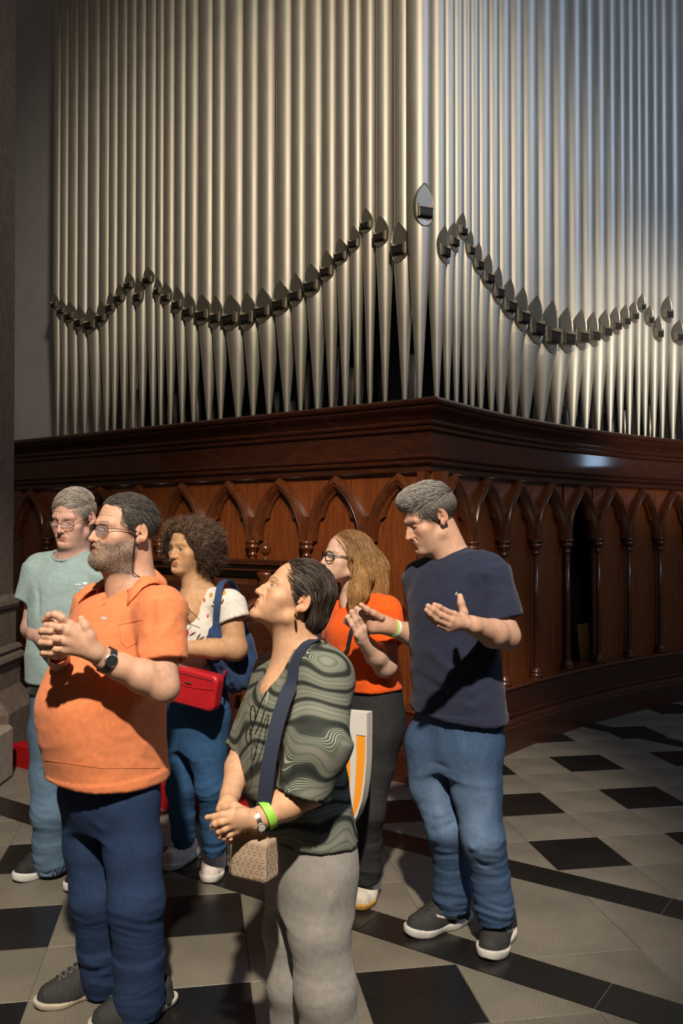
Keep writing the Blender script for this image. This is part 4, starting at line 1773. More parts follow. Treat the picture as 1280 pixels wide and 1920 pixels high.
def ribbon_on(tree, pts, width, side_fn, lift=0.004, thick=0.003):
    """a strap: centre line pts, width, flat toward side_fn(i)"""
    pts = np.asarray(pts, float)
    T = np.gradient(pts, axis=0)
    T /= np.linalg.norm(T, axis=1)[:, None]
    v = []
    for i, p in enumerate(pts):
        n = np.asarray(side_fn(i), float)
        n = n - T[i] * (n @ T[i])
        n /= np.linalg.norm(n)
        b = np.cross(T[i], n)
        for a_, c_ in ((-1, 0), (1, 0), (1, 1), (-1, 1)):
            v.append(p + b * a_ * width / 2 + n * (lift + thick * c_))
    f = []
    for i in range(len(pts) - 1):
        for k in range(4):
            f.append((i * 4 + k, i * 4 + (k + 1) % 4, (i + 1) * 4 + (k + 1) % 4, (i + 1) * 4 + k))
    f += [(0, 1, 2, 3), tuple((len(pts) - 1) * 4 + k for k in (3, 2, 1, 0))]
    return v, f


def resample(pts, n):
    pts = np.asarray(pts, float)
    t = np.concatenate([[0], np.cumsum(np.linalg.norm(np.diff(pts, axis=0), axis=1))])
    q = np.linspace(0, t[-1], n)
    return np.stack([smooth_interp(q, t, pts[:, k]) for k in range(3)], 1).astype(float)


def arm_cuff(wr, el, r, w, thick=0.002, n=28):
    """a band round the wrist: centre wr, axis toward el"""
    ax = (np.asarray(el) - np.asarray(wr))
    ax = ax / np.linalg.norm(ax)
    a = np.cross(ax, (0, 0, 1.0))
    a /= np.linalg.norm(a)
    b = np.cross(ax, a)
    v, f = [], []
    for k in range(n):
        t = 2 * math.pi * k / n
        d = a * math.cos(t) + b * math.sin(t)
        for (rr, ww) in ((r, -w / 2), (r + thick, -w / 2), (r + thick, w / 2), (r, w / 2)):
            v.append(np.asarray(wr) + d * rr + ax * ww)
    for k in range(n):
        j = (k + 1) % n
        for q in range(4):
            f.append((k * 4 + q, k * 4 + (q + 1) % 4, j * 4 + (q + 1) % 4, j * 4 + q))
    return v, f


def _cyl(self, a, b, ra, rb=None, k=0.0, op='add', flat=None):
    """tapered tube with flat ends"""
    rb = ra if rb is None else rb
    a, b = self.w(a), self.w(b)
    ra, rb, k = ra * self.s, rb * self.s, k * self.s
    m = max(ra, rb) + k + 4 * self.h
    sl = self._sl(np.minimum(a, b) - m, np.maximum(a, b) + m)
    if sl is None:
        return self
    X, Y, Z = self._grid(sl)
    u = b - a
    L = float(np.linalg.norm(u)) + 1e-9
    u = u / L
    px, py, pz = X - a[0], Y - a[1], Z - a[2]
    t = px * u[0] + py * u[1] + pz * u[2]
    qx, qy, qz = px - t * u[0], py - t * u[1], pz - t * u[2]
    if flat is not None:
        n, f = np.asarray(flat[0], float), flat[1]
        n = n - u * (n @ u)
        n = n / np.linalg.norm(n)
        dn = qx * n[0] + qy * n[1] + qz * n[2]
        g = 1 / f - 1
        qx, qy, qz = qx + n[0] * dn * g, qy + n[1] * dn * g, qz + n[2] * dn * g
    rr = ra + (rb - ra) * np.clip(t / L, 0, 1)
    d = np.maximum(np.sqrt(qx * qx + qy * qy + qz * qz) - rr, np.maximum(-t, t - L))
    self._apply(sl, d.astype(np.float32), k, op)
    return self


Field.cyl = _cyl


def bounds(pts, m):
    p = np.asarray(pts, float)
    return p.min(0) - m, p.max(0) + m


def body_object(person, skin, boxes, c, R, s, tone, hp, name='body'):
    """one mesh: the same blended body sampled finely at head and hands, coarsely elsewhere"""
    Vs, Fs, n = [], [], 0
    for lo, hi, h in boxes:
        fd = Field(lo, hi, h)
        skin(fd)
        V, F = fd.mesh()
        Vs.append(V)
        Fs.append(F + n)
        n += len(V)
    V, F = np.concatenate(Vs), np.concatenate(Fs)
    near = np.linalg.norm(V - c, axis=1) < 0.175 * s
    tone = np.asarray(tone, float)
    col = np.tile(tone, (len(V), 1)) * (1 + 0.07 * perlin(V * 38)[:, None] * np.array([0.6, 1.0, 1.0]) + 0.05 * perlin(V * 110 + 3)[:, None])
    col[near] = skin_colors(V[near], c, R, s, tone, hp)
    o = mesh_obj(name, V, F, 'skin', person, np.clip(col, 0.004, 0.95))
    return o, V, F


def finger(fd, pts, r0, r1=None, k=0.004):
    r1 = r0 * 0.80 if r1 is None else r1
    n = len(pts)
    fd.chain(pts, [r0 + (r1 - r0) * i / (n - 1) for i in range(n)], k)


def trousers(person, lv, yaw, legs, hem_r, base, h=0.006, seed=0.0, name='trousers', fade=None, mat='denim', amp=0.005, crease=None, tilt=None, lines=(), k=0.05):
    """lv: waist/hip sections; legs: list of ([points hip->hem], [radii])"""
    pts = [p for l in legs for p in l[0]] + [(r[1], r[2], r[0]) for r in lv]
    lo, hi = bounds(pts, 0.17)
    hi[2] = max(r[0] for r in lv) + 0.02
    lo[2] = min(p[2] for l in legs for p in l[0]) - 0.03
    fd = Field(lo, hi, h)
    for p, r in legs:
        g = Field(lo, hi, h)
        for i in range(len(p) - 1):
            if i == len(p) - 2:
                g.cyl(p[i], p[i + 1], r[i], r[i + 1], 0.02)
            else:
                g.cone(p[i], p[i + 1], r[i], r[i + 1], 0.03)
        e = np.asarray(p[-1]) - np.asarray(p[-2])
        e /= np.linalg.norm(e)
        g.cyl(np.asarray(p[-1]) - e * 0.035, np.asarray(p[-1]) + e * 0.03, r[-1] - 0.008, r[-1] - 0.006, 0, 'sub')
        kk = 0.012
        A, d = fd.D, g.D
        hh = np.maximum(kk - np.abs(A - d), 0) / kk
        fd.D = np.minimum(A, d) - hh * hh * kk * 0.25
    fd.loft(lv, yaw, k)
    V, F = fd.mesh()

    def fn(V, N):
        out = np.zeros(len(V))
        wsum = np.zeros(len(V)) + 1e-6
        for i, (p, r) in enumerate(legs):
            d, _ = seg_dist(V, p[0], p[-1])
            w = np.exp(-(d / 0.08) ** 2)
            out += w * leg_folds(V, p[0], p[len(p) // 2], p[-1], amp, seed + i * 2.1)
            wsum += w
        out = out / wsum
        if len(lines):
            out += fold_lines(V, lines)
        return out

    V = displaced(V, F, fn)
    N = vertex_normals(V, F)
    base = np.asarray(base, float)
    col = np.tile(base, (len(V), 1)) * (1 + 0.16 * perlin(V * 14 + seed)[:, None] + 0.12 * perlin(V * np.array([160, 160, 30]))[:, None])
    if fade is not None:
        col = fade(V, N, col)
    return mesh_obj(name, V, F, mat, person, np.clip(col, 0.003, 0.95)), V, F


def shirt_from(person, fd, base, fn, name='shirt', mat='fabric', colfn=None, var=0.05):
    V, F = fd.mesh()
    V = displaced(V, F, fn)
    N = vertex_normals(V, F)
    col = np.tile(np.asarray(base, float), (len(V), 1)) * (1 + var * perlin(V * 12)[:, None])
    if colfn is not None:
        col = colfn(V, N, col)
    m = M[mat] if isinstance(mat, str) else mat
    return mesh_obj(name, V, F, m, person, np.clip(col, 0.003, 0.95)), V, F


def levels(Pp, rows):
    """rows: px, py, a, front, back[, dy] -> z, x, y, a, bf, bb"""
    out = []
    for r in rows:
        dy = r[5] if len(r) > 5 else 0.0
        p = Pp(r[0], r[1], dy)
        out.append((p[2], p[0], p[1], r[2], r[3], r[4]))
    return out


def circle_pts(c, ax, r, n=24, squash=1.0, sq_dir=None):
    ax = np.asarray(ax, float)
    ax /= np.linalg.norm(ax)
    a = np.cross(ax, sq_dir if sq_dir is not None else (1.0, 0, 0))
    a /= np.linalg.norm(a)
    b = np.cross(ax, a)
    return [np.asarray(c) + r * (a * math.cos(t) + squash * b * math.sin(t)) for t in np.linspace(0, 2 * math.pi, n + 1)]


def collar_ring(shirt, V, F, c0, axis, r, mat, rad=0.006, n=40, name='collar', up=0.03, off=None):
    """a ribbed band following the rim of the neck opening"""
    tr = bvh(V, F)
    ring = circle_pts(np.asarray(c0) + np.asarray(axis) / np.linalg.norm(axis) * up, axis, r, n)
    pts = []
    for q in ring[:-1]:
        h_ = tr.find_nearest(Vector(q))
        pts.append(np.array(h_[0]))
    pts = np.array(pts)
    for _ in range(4):
        pts = (np.roll(pts, 1, 0) + 2 * pts + np.roll(pts, -1, 0)) / 4
    pts = np.concatenate([pts, pts[:2]])
    return part(name, [tube_vf(pts, [rad] * len(pts), 8)], mat, shirt)

# ================================================================== the six people
def new_person(px, Y, label):
    x = P(px, 960, Y)[0]
    return empty('person', (x, Y, 0.0), label, 'person', 'visitors standing in front of the organ')


def local_xyz(V, c, R, s):
    return ((V - c) @ R / s).T


def dir_flow(R, fn):
    """fn(local pos, local normal) -> local direction"""
    def flow(p, nr, c=None):
        return fn(p, nr) @ R.T
    return flow


# ------------------------------------------------------------------ tall man, navy T-shirt, open hand
def man_navy():
    Y = 3.33
    Pp = lambda px, py, dy=0.0: P(px, py, Y + dy)
    me = new_person(860, Y, 'tall grey haired man in navy T-shirt and blue jeans holding one open palm out')
    s = 1.02
    R = head_frame(72, -23, 3)
    c = head_center((828, 970), EAR_L, Y + 0.0, R, s)
    hp = dict(eyes=0.0, brow=1.25, nose=1.12, jaw=1.04, brow_col=(0.10, 0.08, 0.07), brow_t=0.005, lash=0.55, double_chin=True, age=0.6, socket=0.35, beard=(0.30, 0.22, 0.18), beard_a=0.18)
    tone = (0.54, 0.315, 0.225)
    neck_b = Pp(856, 1058, 0.02)
    shL, shR = Pp(914, 1071, -0.11), Pp(792, 1082, 0.12)
    elL, wrL = Pp(948, 1192, -0.17), Pp(884, 1172, -0.36)
    elR, wrR = Pp(803, 1200, 0.14), Pp(731, 1176, 0.02)

    def skin(fd):
        skin_head(fd, c, R, s, hp)
        nk = c + R @ np.array([0, -0.022, -0.055]) * s
        fd.cone(nk, neck_b, 0.058, 0.066, 0.03)
        fd.cone(c + R @ np.array([0, 0.035, -0.085]) * s, neck_b + face_dir(40) * 0.03, 0.040, 0.05, 0.04)
        fd.cone(neck_b, (neck_b + shL) / 2, 0.06, 0.05, 0.03)
        fd.cone(neck_b, (neck_b + shR) / 2, 0.06, 0.05, 0.03)
        # his left arm, forearm and open hand
        fd.cone(shL, elL, 0.054, 0.050, 0.02)
        fd.chain([elL, elL * 0.62 + wrL * 0.38 + np.array([0, 0, -0.006]), wrL], [0.052, 0.050, 0.033], 0.02)
        palm = Pp(857, 1164, -0.40)
        fd.cone(wrL, palm, 0.031, 0.030, 0.02, flat=((0.4, -0.4, 1), 0.75))
        for kn in ((851, 1152, -0.42), (846, 1163, -0.43), (841, 1171, -0.43), (840, 1179, -0.42)):
            fd.cone(Pp(872, 1169, -0.385), Pp(*kn), 0.019, 0.0135, 0.010)
        finger(fd, [Pp(851, 1152, -0.42), Pp(834, 1145, -0.44), Pp(823, 1138, -0.455), Pp(814, 1134, -0.46)], 0.0118, 0.0088)
        finger(fd, [Pp(846, 1163, -0.43), Pp(824, 1153, -0.455), Pp(811, 1143, -0.47), Pp(802, 1136, -0.475)], 0.0118, 0.0088)
        finger(fd, [Pp(841, 1171, -0.43), Pp(817, 1161, -0.455), Pp(806, 1151, -0.47), Pp(799, 1144, -0.475)], 0.0112, 0.0084)
        finger(fd, [Pp(840, 1179, -0.42), Pp(820, 1171, -0.44), Pp(809, 1162, -0.45), Pp(802, 1155, -0.455)], 0.0102, 0.0075)
        finger(fd, [Pp(872, 1166, -0.385), Pp(869, 1148, -0.385), Pp(864, 1131, -0.385), Pp(862, 1118, -0.38)], 0.0165, 0.0105, 0.008)
        # his right arm reaching to the woman's hand
        fd.cone(shR, elR, 0.050, 0.046, 0.02)
        fd.chain([elR, elR * 0.5 + wrR * 0.5, wrR], [0.047, 0.043, 0.031], 0.02)
        fd.cone(Pp(722, 1170, 0.01), Pp(698, 1160, 0.0), 0.030, 0.027, 0.015, flat=((0, 1, 0), 0.8))
        fd.cone(Pp(722, 1174, 0.01), Pp(700, 1178, 0.0), 0.028, 0.022, 0.015)
        fd.cone(wrR, Pp(704, 1166, 0.0), 0.029, 0.032, 0.02, flat=((0, 1, 0), 0.75))
        finger(fd, [Pp(714, 1158, -0.02), Pp(700, 1150, -0.035), Pp(688, 1143, -0.045), Pp(677, 1134, -0.05)], 0.0150, 0.0100, 0.008)
        for i, (a, b) in enumerate((((696, 1158), (684, 1160)), ((694, 1168), (682, 1172)), ((694, 1177), (684, 1183)), ((698, 1184), (690, 1190)))):
            finger(fd, [Pp(a[0] + 8, a[1], 0.01), Pp(a[0] - 6, a[1] + 1, 0.035), Pp(b[0] - 6, b[1], 0.05), Pp(b[0] - 16, b[1] - 1, 0.025)], 0.0112, 0.0088)

    m = 0.17 * s
    boxes = [(c - np.array([m, m, 0.20]), c + m, 0.0021), (*bounds([elL, wrL, Pp(800, 1130, -0.47), Pp(862, 1112, -0.38)], 0.065), 0.0032),
             (*bounds([Pp(668, 1140, 0), wrR, elR], 0.06), 0.0034), (*bounds([shL, elL], 0.06), 0.006), (*bounds([shR, elR, neck_b], 0.06), 0.008)]
    body_object(me, skin, boxes, c, R, s, tone, hp)
    hair_man_navy(me, c, R, s)
    # shirt
    yaw = 46
    lv = levels(Pp, [(860, 1338, .198, .145, .132), (858, 1290, .190, .146, .128), (853, 1230, .182, .146, .124), (850, 1170, .184, .142, .124), (851, 1110, .188, .132, .124), (853, 1068, .168, .106, .114), (856, 1040, .10, .07, .09)])
    pts = [(r[1], r[2], r[0]) for r in lv]
    lo, hi = bounds(pts + [shL, shR, elL, elR], 0.26)
    lo[2], hi[2] = lv[0][0] - 0.04, Pp(850, 1000)[2]
    fd = Field(lo, hi, 0.006)
    fd.loft(lv, yaw, tilt=(-0.085, 0.03, lv[0][1], lv[0][2]))
    fd.cone(neck_b + np.array([0, 0, -0.015]), shL + np.array([0, 0, -0.005]), 0.068, 0.074, 0.05)
    fd.cone(neck_b + np.array([0, 0, -0.015]), shR + np.array([0, 0, -0.005]), 0.068, 0.072, 0.05)
    slL = Pp(938, 1161, -0.14)
    fd.cyl(shL, slL, 0.078, 0.084, 0.03)
    u = (slL - shL) / np.linalg.norm(slL - shL)
    fd.cyl(slL - u * 0.04, slL + u * 0.03, 0.066, 0.070, 0, 'sub')
    slR = Pp(799, 1165, 0.14)
    fd.cyl(shR, slR, 0.074, 0.078, 0.03)
    nkA = neck_b + np.array([0.004, 0.01, 0.004])
    fd.cone(nkA + face_dir(46) * 0.032, c + R @ np.array([0, -0.02, -0.08]) * s, 0.078, 0.066, 0.006, 'sub')
    arm_c = (shL + slL) / 2
    F_ = face_dir(yaw)
    lines = [(Pp(905, 1140, -0.24), Pp(835, 1265, -0.25), 0.018, 0.007), (Pp(915, 1180, -0.2), Pp(870, 1275, -0.25), 0.016, -0.006), (Pp(800, 1215, -0.1), Pp(890, 1300, -0.22), 0.02, 0.007),
             (Pp(775, 1250, 0), Pp(860, 1320, -0.2), 0.016, -0.006), (Pp(780, 1290, 0), Pp(900, 1330, -0.2), 0.016, 0.006), (Pp(940, 1250, -0.05), Pp(870, 1310, -0.2), 0.018, 0.007),
             (Pp(905, 1075, -0.2), Pp(900, 1160, -0.2), 0.014, -0.008), (Pp(860, 1240, -0.2), Pp(930, 1225, -0.1), 0.014, 0.005)]

    def fn(V, N):
        hem = np.clip((V[:, 2] - lv[0][0]) / 0.10, 0, 1)
        return cloth_noise(V, 7, 0.0045, (1, 1, 1.4), 2.0) + fold_lines(V, lines) + 0.004 * perlin(V * np.array([10, 10, 16])) + 0.004 * (V[:, 2] < lv[0][0] + 0.018)

    sh, V, F = shirt_from(me, fd, (0.022, 0.028, 0.058), fn)
    sh['label'] = 'navy blue crew neck T-shirt'
    sh['_org'] = tuple(me.location)
    tr = bvh(V, F)
    d = np.array([0.35, 1.0, -0.05])
    og = Pp(862, 1112, -0.1)
    logo = [[(u_ * 0.7, v_ * 0.7) for u_, v_ in o_] for o_ in ([(-0.009, -0.007), (-0.006, -0.007), (0.0, 0.006), (0.0, 0.010)], [(0.0, 0.010), (0.0, 0.004), (0.004, -0.004), (0.008, -0.008)], [(-0.004, -0.002), (-0.004, -0.004), (0.006, -0.006), (0.006, -0.004)])]
    pt = project_patch(tr, og, d, (0, 0, 1), logo)
    if pt:
        part('chest_logo', pt, 'white_print', sh)
    collar_ring(sh, V, F, nkA + face_dir(46) * 0.034 + np.array([0, 0, 0.02]), (c - neck_b) + np.array([-0.02, 0, 0]), 0.070, plain('navy_rib', (0.018, 0.023, 0.048), 0.9), 0.0065)
    # jeans
    lvj = levels(Pp, [(857, 1440, .150, .11, .12), (858, 1400, .176, .122, .138), (858, 1350, .180, .120, .132), (858, 1310, .175, .115, .125)])
    lgR = ([Pp(803, 1395, 0.06), Pp(812, 1470, 0.05), Pp(836, 1550, 0.0), Pp(846, 1620, 0.06), Pp(848, 1700, 0.10)], [.094, .086, .070, .064, .068])
    lgL = ([Pp(886, 1400, -0.05), Pp(893, 1480, -0.07), Pp(905, 1570, -0.12), Pp(918, 1640, -0.08), Pp(929, 1724, -0.06)], [.096, .088, .073, .066, .068])

    def fade(V, N, col):
        front = np.clip(N @ face_dir(35) * 1.2, 0, 1)
        zk = Pp(870, 1540)[2]
        f = front * (np.exp(-((V[:, 2] - zk - 0.06) / 0.17) ** 2)) * (0.75 + 0.5 * perlin(V * np.array([18, 18, 9])))
        return col * (1 + 1.15 * f[:, None] * np.array([1.6, 1.15, 0.75]))

    trousers(me, lvj, yaw, [lgR, lgL], 0.07, (0.046, 0.088, 0.178), seed=1.0, name='jeans', fade=fade, amp=0.0060,
             lines=[(Pp(815, 1480, -0.05), Pp(860, 1450, -0.12), 0.012, 0.006), (Pp(800, 1430, -0.06), Pp(850, 1440, -0.12), 0.010, -0.005), (Pp(870, 1590, -0.2), Pp(935, 1578, -0.15), 0.012, 0.009),
                    (Pp(872, 1612, -0.2), Pp(930, 1625, -0.15), 0.011, -0.007), (Pp(808, 1560, -0.05), Pp(860, 1540, -0.08), 0.011, -0.009), (Pp(812, 1530, -0.05), Pp(852, 1522, -0.08), 0.012, 0.008)])
    grey = (0.030, 0.030, 0.032)

    def acc(col, lf, lr, z):
        m = (np.abs(np.abs(lr) - 0.9) < 0.35) & (np.abs(z - 0.058 - 0.06 * (lf + 0.1)) < 0.0035) & (lf < 0.25) & (lf > -0.45)
        col[m] = (0.55, 0.55, 0.56)
        return col

    t1, h1 = floor_pt(763, 1757), floor_pt(880, 1727)
    shoe(me, t1, h1, 0.315, 0.108, grey, (0.52, 0.51, 0.50), 0.030, 0.016, accent=acc, high=0.098, label='charcoal running shoe with wavy white sole')
    t2, h2 = floor_pt(912, 1803), floor_pt(956, 1742)
    shoe(me, t2, h2, 0.315, 0.112, grey, (0.52, 0.51, 0.50), 0.030, 0.016, accent=acc, high=0.098, label='charcoal running shoe with wavy white sole')
    # wristband
    e = wrR + (elR - wrR) * 0.10
    wb_ = part('wristband', [arm_cuff(e, elR, 0.0345, 0.022, 0.0015)], plain('paper_wristband', (0.42, 0.70, 0.10), 0.6), me)
    wb_['label'] = 'lime green and white paper wristband'
    wb_['_org'] = tuple(me.location)
    part('wristband_label', [arm_cuff(wrR + (elR - wrR) * 0.115, elR, 0.0362, 0.012, 0.0006)], 'white_print', wb_)


def hair_man_navy(me, c, R, s):
    def cfg(fd):
        fd.ell((0, -0.006, 0.042), (0.0805, 0.102, 0.088))
        fd.ell((0, 0.045, 0.092), (0.062, 0.052, 0.035), 0.025)
        fd.ell((0, 0.112, 0.000), (0.076, 0.050, 0.075), 0.012, 'sub')
        fd.ell((0, 0.060, -0.075), (0.12, 0.085, 0.075), 0.008, 'sub')
        for sx in (-1, 1):
            fd.ell((sx * 0.085, 0.006, -0.010), (0.020, 0.026, 0.036), 0.004, 'sub')
        fd.cut((0, 0, -0.055), (0, 0.25, -1))
    V, F = cap_hair(c, R, s, cfg)

    def flow(p, nr):
        l = (p - c) @ R / s
        w_ = 1 / (1 + np.exp(-(l[:, 2] - 0.050) * 90))
        d = np.stack([0.15 * l[:, 0] / 0.08, -0.6 + 1.6 * w_, -0.8 + 1.05 * w_], 1)
        return d @ R.T

    def colf(p, rs):
        l = (p - c) @ R / s
        t = np.clip((l[:, 2] - 0.02) / 0.08, 0, 1)[:, None]
        base = np.array((0.13, 0.115, 0.105)) * (1 - t) + np.array((0.36, 0.34, 0.32)) * t
        return np.clip(base * (1 + 0.38 * rs.normal(size=(len(p), 1))), 0.01, 0.8)
    make_hair(me, V, F, 7000, flow, 0.042 * s, 0.00075, (0.3, 0.28, 0.27), seg=5, lift=0.25, seed=11, jitter=0.25, col_fn=colf, shadebase=0.75, thick=0.013, relax=0.35)


# ------------------------------------------------------------------ bearded man, orange polo shirt
def man_polo():
    Y = 2.86
    Pp = lambda px, py, dy=0.0: P(px, py, Y + dy)
    me = new_person(210, Y, 'bearded man in orange polo shirt with interlaced fingers and navy trousers')
    s = 1.02
    R = head_frame(48, 6, 0)
    c = head_center((263, 1002), EAR_L, Y + 0.0, R, s)
    hp = dict(eyes=0.0042, brow=1.15, nose=1.15, nose_w=1.1, jaw=1.06, cheek=1.05, chin=1.1, brow_col=(0.09, 0.07, 0.06), brow_t=0.0048, age=0.8, bags=True, double_chin=True, beard=(0.20, 0.155, 0.125), beard_a=0.72, lips=0.8)
    tone = (0.57, 0.335, 0.235)
    neck_b = Pp(252, 1098, 0.03)
    shL, shR = Pp(302, 1136, -0.13), Pp(182, 1128, 0.12)
    elL, wrL = Pp(304, 1288, -0.22), Pp(196, 1236, -0.31)
    elR, wrR = Pp(150, 1258, 0.12), Pp(112, 1238, -0.16)

    def skin(fd):
        skin_head(fd, c, R, s, hp)
        # trimmed full beard gives volume
        fd.frame(c, R, s)
        fd.ell((0, 0.078, -0.106), (0.030, 0.026, 0.022), 0.02)
        for sx in (-1, 1):
            fd.cone((sx * 0.056, 0.028, -0.060), (sx * 0.024, 0.088, -0.100), 0.014, 0.017, 0.02)
            fd.cone((sx * 0.006, 0.112, -0.056), (sx * 0.026, 0.098, -0.068), 0.0055, 0.005, 0.006)
        fd.frame()
        nk = c + R @ np.array([0, -0.025, -0.05]) * s
        fd.cone(nk, neck_b, 0.062, 0.072, 0.03)
        fd.cone(c + R @ np.array([0, 0.03, -0.085]) * s, neck_b + face_dir(36) * 0.045 + np.array([0, 0, -0.03]), 0.045, 0.060, 0.04)
        fd.cone(neck_b, (neck_b + shL) / 2, 0.06, 0.05, 0.03)
        fd.cone(neck_b, (neck_b + shR) / 2, 0.06, 0.05, 0.03)
        fd.cone(shL, elL, 0.053, 0.050, 0.02)
        fd.chain([elL, elL * 0.65 + wrL * 0.35 + np.array([0, 0, 0.004]), elL * 0.25 + wrL * 0.75, wrL], [0.050, 0.049, 0.039, 0.032], 0.02)
        # left (near) hand: back of the hand and fingers pointing left
        fd.cone(wrL, Pp(172, 1220, -0.335), 0.030, 0.028, 0.015, flat=((0.3, -1, 0.3), 0.8))
        for kn in ((130, 1172, -0.37), (126, 1184, -0.38), (121, 1201, -0.38), (121, 1217, -0.37)):
            fd.cone(Pp(180, 1224, -0.335), Pp(*kn), 0.022, 0.0140, 0.012)
            fd.cone(Pp(160, 1205, -0.345), Pp(*kn), 0.021, 0.0135, 0.012)
        finger(fd, [Pp(130, 1172, -0.37), Pp(117, 1159, -0.385), Pp(103, 1152, -0.385), Pp(92, 1154, -0.375), Pp(85, 1163, -0.36)], 0.0125, 0.0090)
        finger(fd, [Pp(126, 1184, -0.38), Pp(112, 1177, -0.395), Pp(97, 1173, -0.395), Pp(86, 1172, -0.385)], 0.0125, 0.0092)
        finger(fd, [Pp(121, 1201, -0.38), Pp(108, 1198, -0.395), Pp(94, 1195, -0.395), Pp(83, 1194, -0.385)], 0.0120, 0.0090)
        finger(fd, [Pp(121, 1217, -0.37), Pp(108, 1217, -0.385), Pp(95, 1215, -0.385), Pp(84, 1214, -0.375)], 0.0112, 0.0083)
        finger(fd, [Pp(176, 1214, -0.34), Pp(168, 1192, -0.35), Pp(159, 1174, -0.355), Pp(152, 1160, -0.355)], 0.0190, 0.0105, 0.010)
        # right hand behind, its fingers laced between
        fd.cone(shR, elR, 0.054, 0.052, 0.02)
        fd.chain([elR, wrR], [0.050, 0.034], 0.02)
        fd.cone(wrR, Pp(106, 1206, -0.28), 0.030, 0.034, 0.015)
        for kn in ((104, 1188, -0.33), (101, 1200, -0.33), (103, 1214, -0.32)):
            fd.cone(Pp(112, 1216, -0.26), Pp(*kn), 0.028, 0.014, 0.012)
        finger(fd, [Pp(98, 1186, -0.345), Pp(86, 1185, -0.37), Pp(79, 1185, -0.375), Pp(79, 1183, -0.385), Pp(95, 1184, -0.402)], 0.0112, 0.0096)
        finger(fd, [Pp(96, 1206, -0.335), Pp(84, 1207, -0.36), Pp(77, 1206, -0.37), Pp(78, 1205, -0.383), Pp(94, 1206, -0.40)], 0.0112, 0.0094)
        finger(fd, [Pp(98, 1224, -0.325), Pp(87, 1225, -0.35), Pp(81, 1225, -0.36), Pp(82, 1224, -0.372), Pp(96, 1225, -0.385)], 0.0104, 0.0088)
        finger(fd, [Pp(101, 1170, -0.335), Pp(91, 1166, -0.355), Pp(84, 1162, -0.36), Pp(88, 1158, -0.37)], 0.0112, 0.0090)
        finger(fd, [Pp(116, 1180, -0.30), Pp(113, 1163, -0.33), Pp(112, 1152, -0.34)], 0.0140, 0.0100)

    m = 0.175 * s
    boxes = [(c - np.array([m, m, 0.21]), c + m, 0.0021), (*bounds([wrL, Pp(75, 1150, -0.40), Pp(78, 1228, -0.30)], 0.05), 0.0026),
             (*bounds([elL, wrL + np.array([-0.0, 0, 0])], 0.062), 0.0045), (*bounds([shL, elL], 0.06), 0.007), (*bounds([shR, elR, wrR, neck_b], 0.06), 0.007)]
    _, BV, BF = body_object(me, skin, boxes, c, R, s, tone, hp)
    eyeballs(me, c, R, s, (0.0, 0.12))
    sp = spectacles(me, c, R, s, 0.0265, 0.0165, 0.0013, 'black_metal', 'lens_tint', 3.0, -0.007, 0.1145, False)
    sp['label'] = 'half rim spectacles with tinted lenses and a cord'
    e1 = c + R @ (np.array([-0.0795, 0.012, 0.001]) * s)
    cord = [e1, e1 + np.array([-0.002, -0.006, -0.04]), e1 + np.array([-0.006, -0.008, -0.09]), e1 + np.array([-0.008, 0.0, -0.135]), e1 + np.array([0.012, 0.02, -0.155])]
    part('spectacle_cord', [tube_vf(resample(cord, 14), [0.0016] * 14, 5)], 'black_metal', sp)

    # hair
    def cfg(fd):
        fd.ell((0, -0.004, 0.038), (0.0805, 0.102, 0.086))
        fd.ell((0, 0.118, 0.005), (0.072, 0.058, 0.088), 0.012, 'sub')
        for sx in (-1, 1):
            fd.ell((sx * 0.055, 0.095, 0.045), (0.030, 0.040, 0.050), 0.012, 'sub')
            fd.ell((sx * 0.085, 0.006, -0.012), (0.020, 0.028, 0.036), 0.004, 'sub')
        fd.ell((0, 0.065, -0.070), (0.12, 0.075, 0.072), 0.008, 'sub')
        fd.cut((0, 0, -0.058), (0, 0.25, -1))
    V, F = cap_hair(c, R, s, cfg)

    def flow(p, nr):
        l = (p - c) @ R / s
        d = np.stack([0.6 * l[:, 0] / 0.08, np.full(len(p), -1.0), np.where(l[:, 2] > 0.07, -0.1, -0.7)], 1)
        return d @ R.T

    def colf(p, rs):
        l = (p - c) @ R / s
        t = np.clip((0.07 - l[:, 2]) / 0.10, 0, 1)[:, None]
        base = np.array((0.085, 0.075, 0.068)) * (1 - t) + np.array((0.20, 0.19, 0.18)) * t
        return np.clip(base * (1 + 0.5 * rs.normal(size=(len(p), 1))), 0.01, 0.7)
    make_hair(me, V, F, 7000, flow, 0.030 * s, 0.00065, (0.1, 0.09, 0.08), seg=4, lift=0.15, seed=5, jitter=0.15, col_fn=colf, shadebase=0.8, thick=0.006)
    # beard hairs
    rs = np.random.RandomState(4)
    fc = BV[BF].mean(1)
    lf = (fc - c) @ R / s
    x_, y_, z_ = lf.T
    zl = -0.030 - 0.016 * np.clip((y_ - 0.03) / 0.05, 0, 1)
    ok = (z_ < zl) & (z_ > -0.135) & (y_ > 0.0) & (np.linalg.norm(lf, axis=1) < 0.165) & ~((np.abs(x_) < 0.024) & (np.abs(z_ + 0.070) < 0.011)) & ~((np.abs(x_) < 0.018) & (z_ > -0.050)) & (np.abs(x_) < 0.074)
    n = 6000
    pr, nb = sample_surface(BV, BF[ok], n, rs)
    dr = nb * 0.55 + np.array([0, 0, -0.75]) + R[:, 1] * 0.15
    V3, F3 = strands('beard', pr, dr, 0.0065, 0.00036, me, 'hair', 3, 0, 0, 0, rs, None, 3, 0.35)
    cs = np.repeat(np.clip(np.array((0.27, 0.235, 0.205)) * (1 + 0.6 * rs.normal(size=(n, 1))), 0.02, 0.8), 12, axis=0)
    mesh_obj('beard', V3, F3, 'hair', me, cs)

    # polo shirt
    yaw = 34
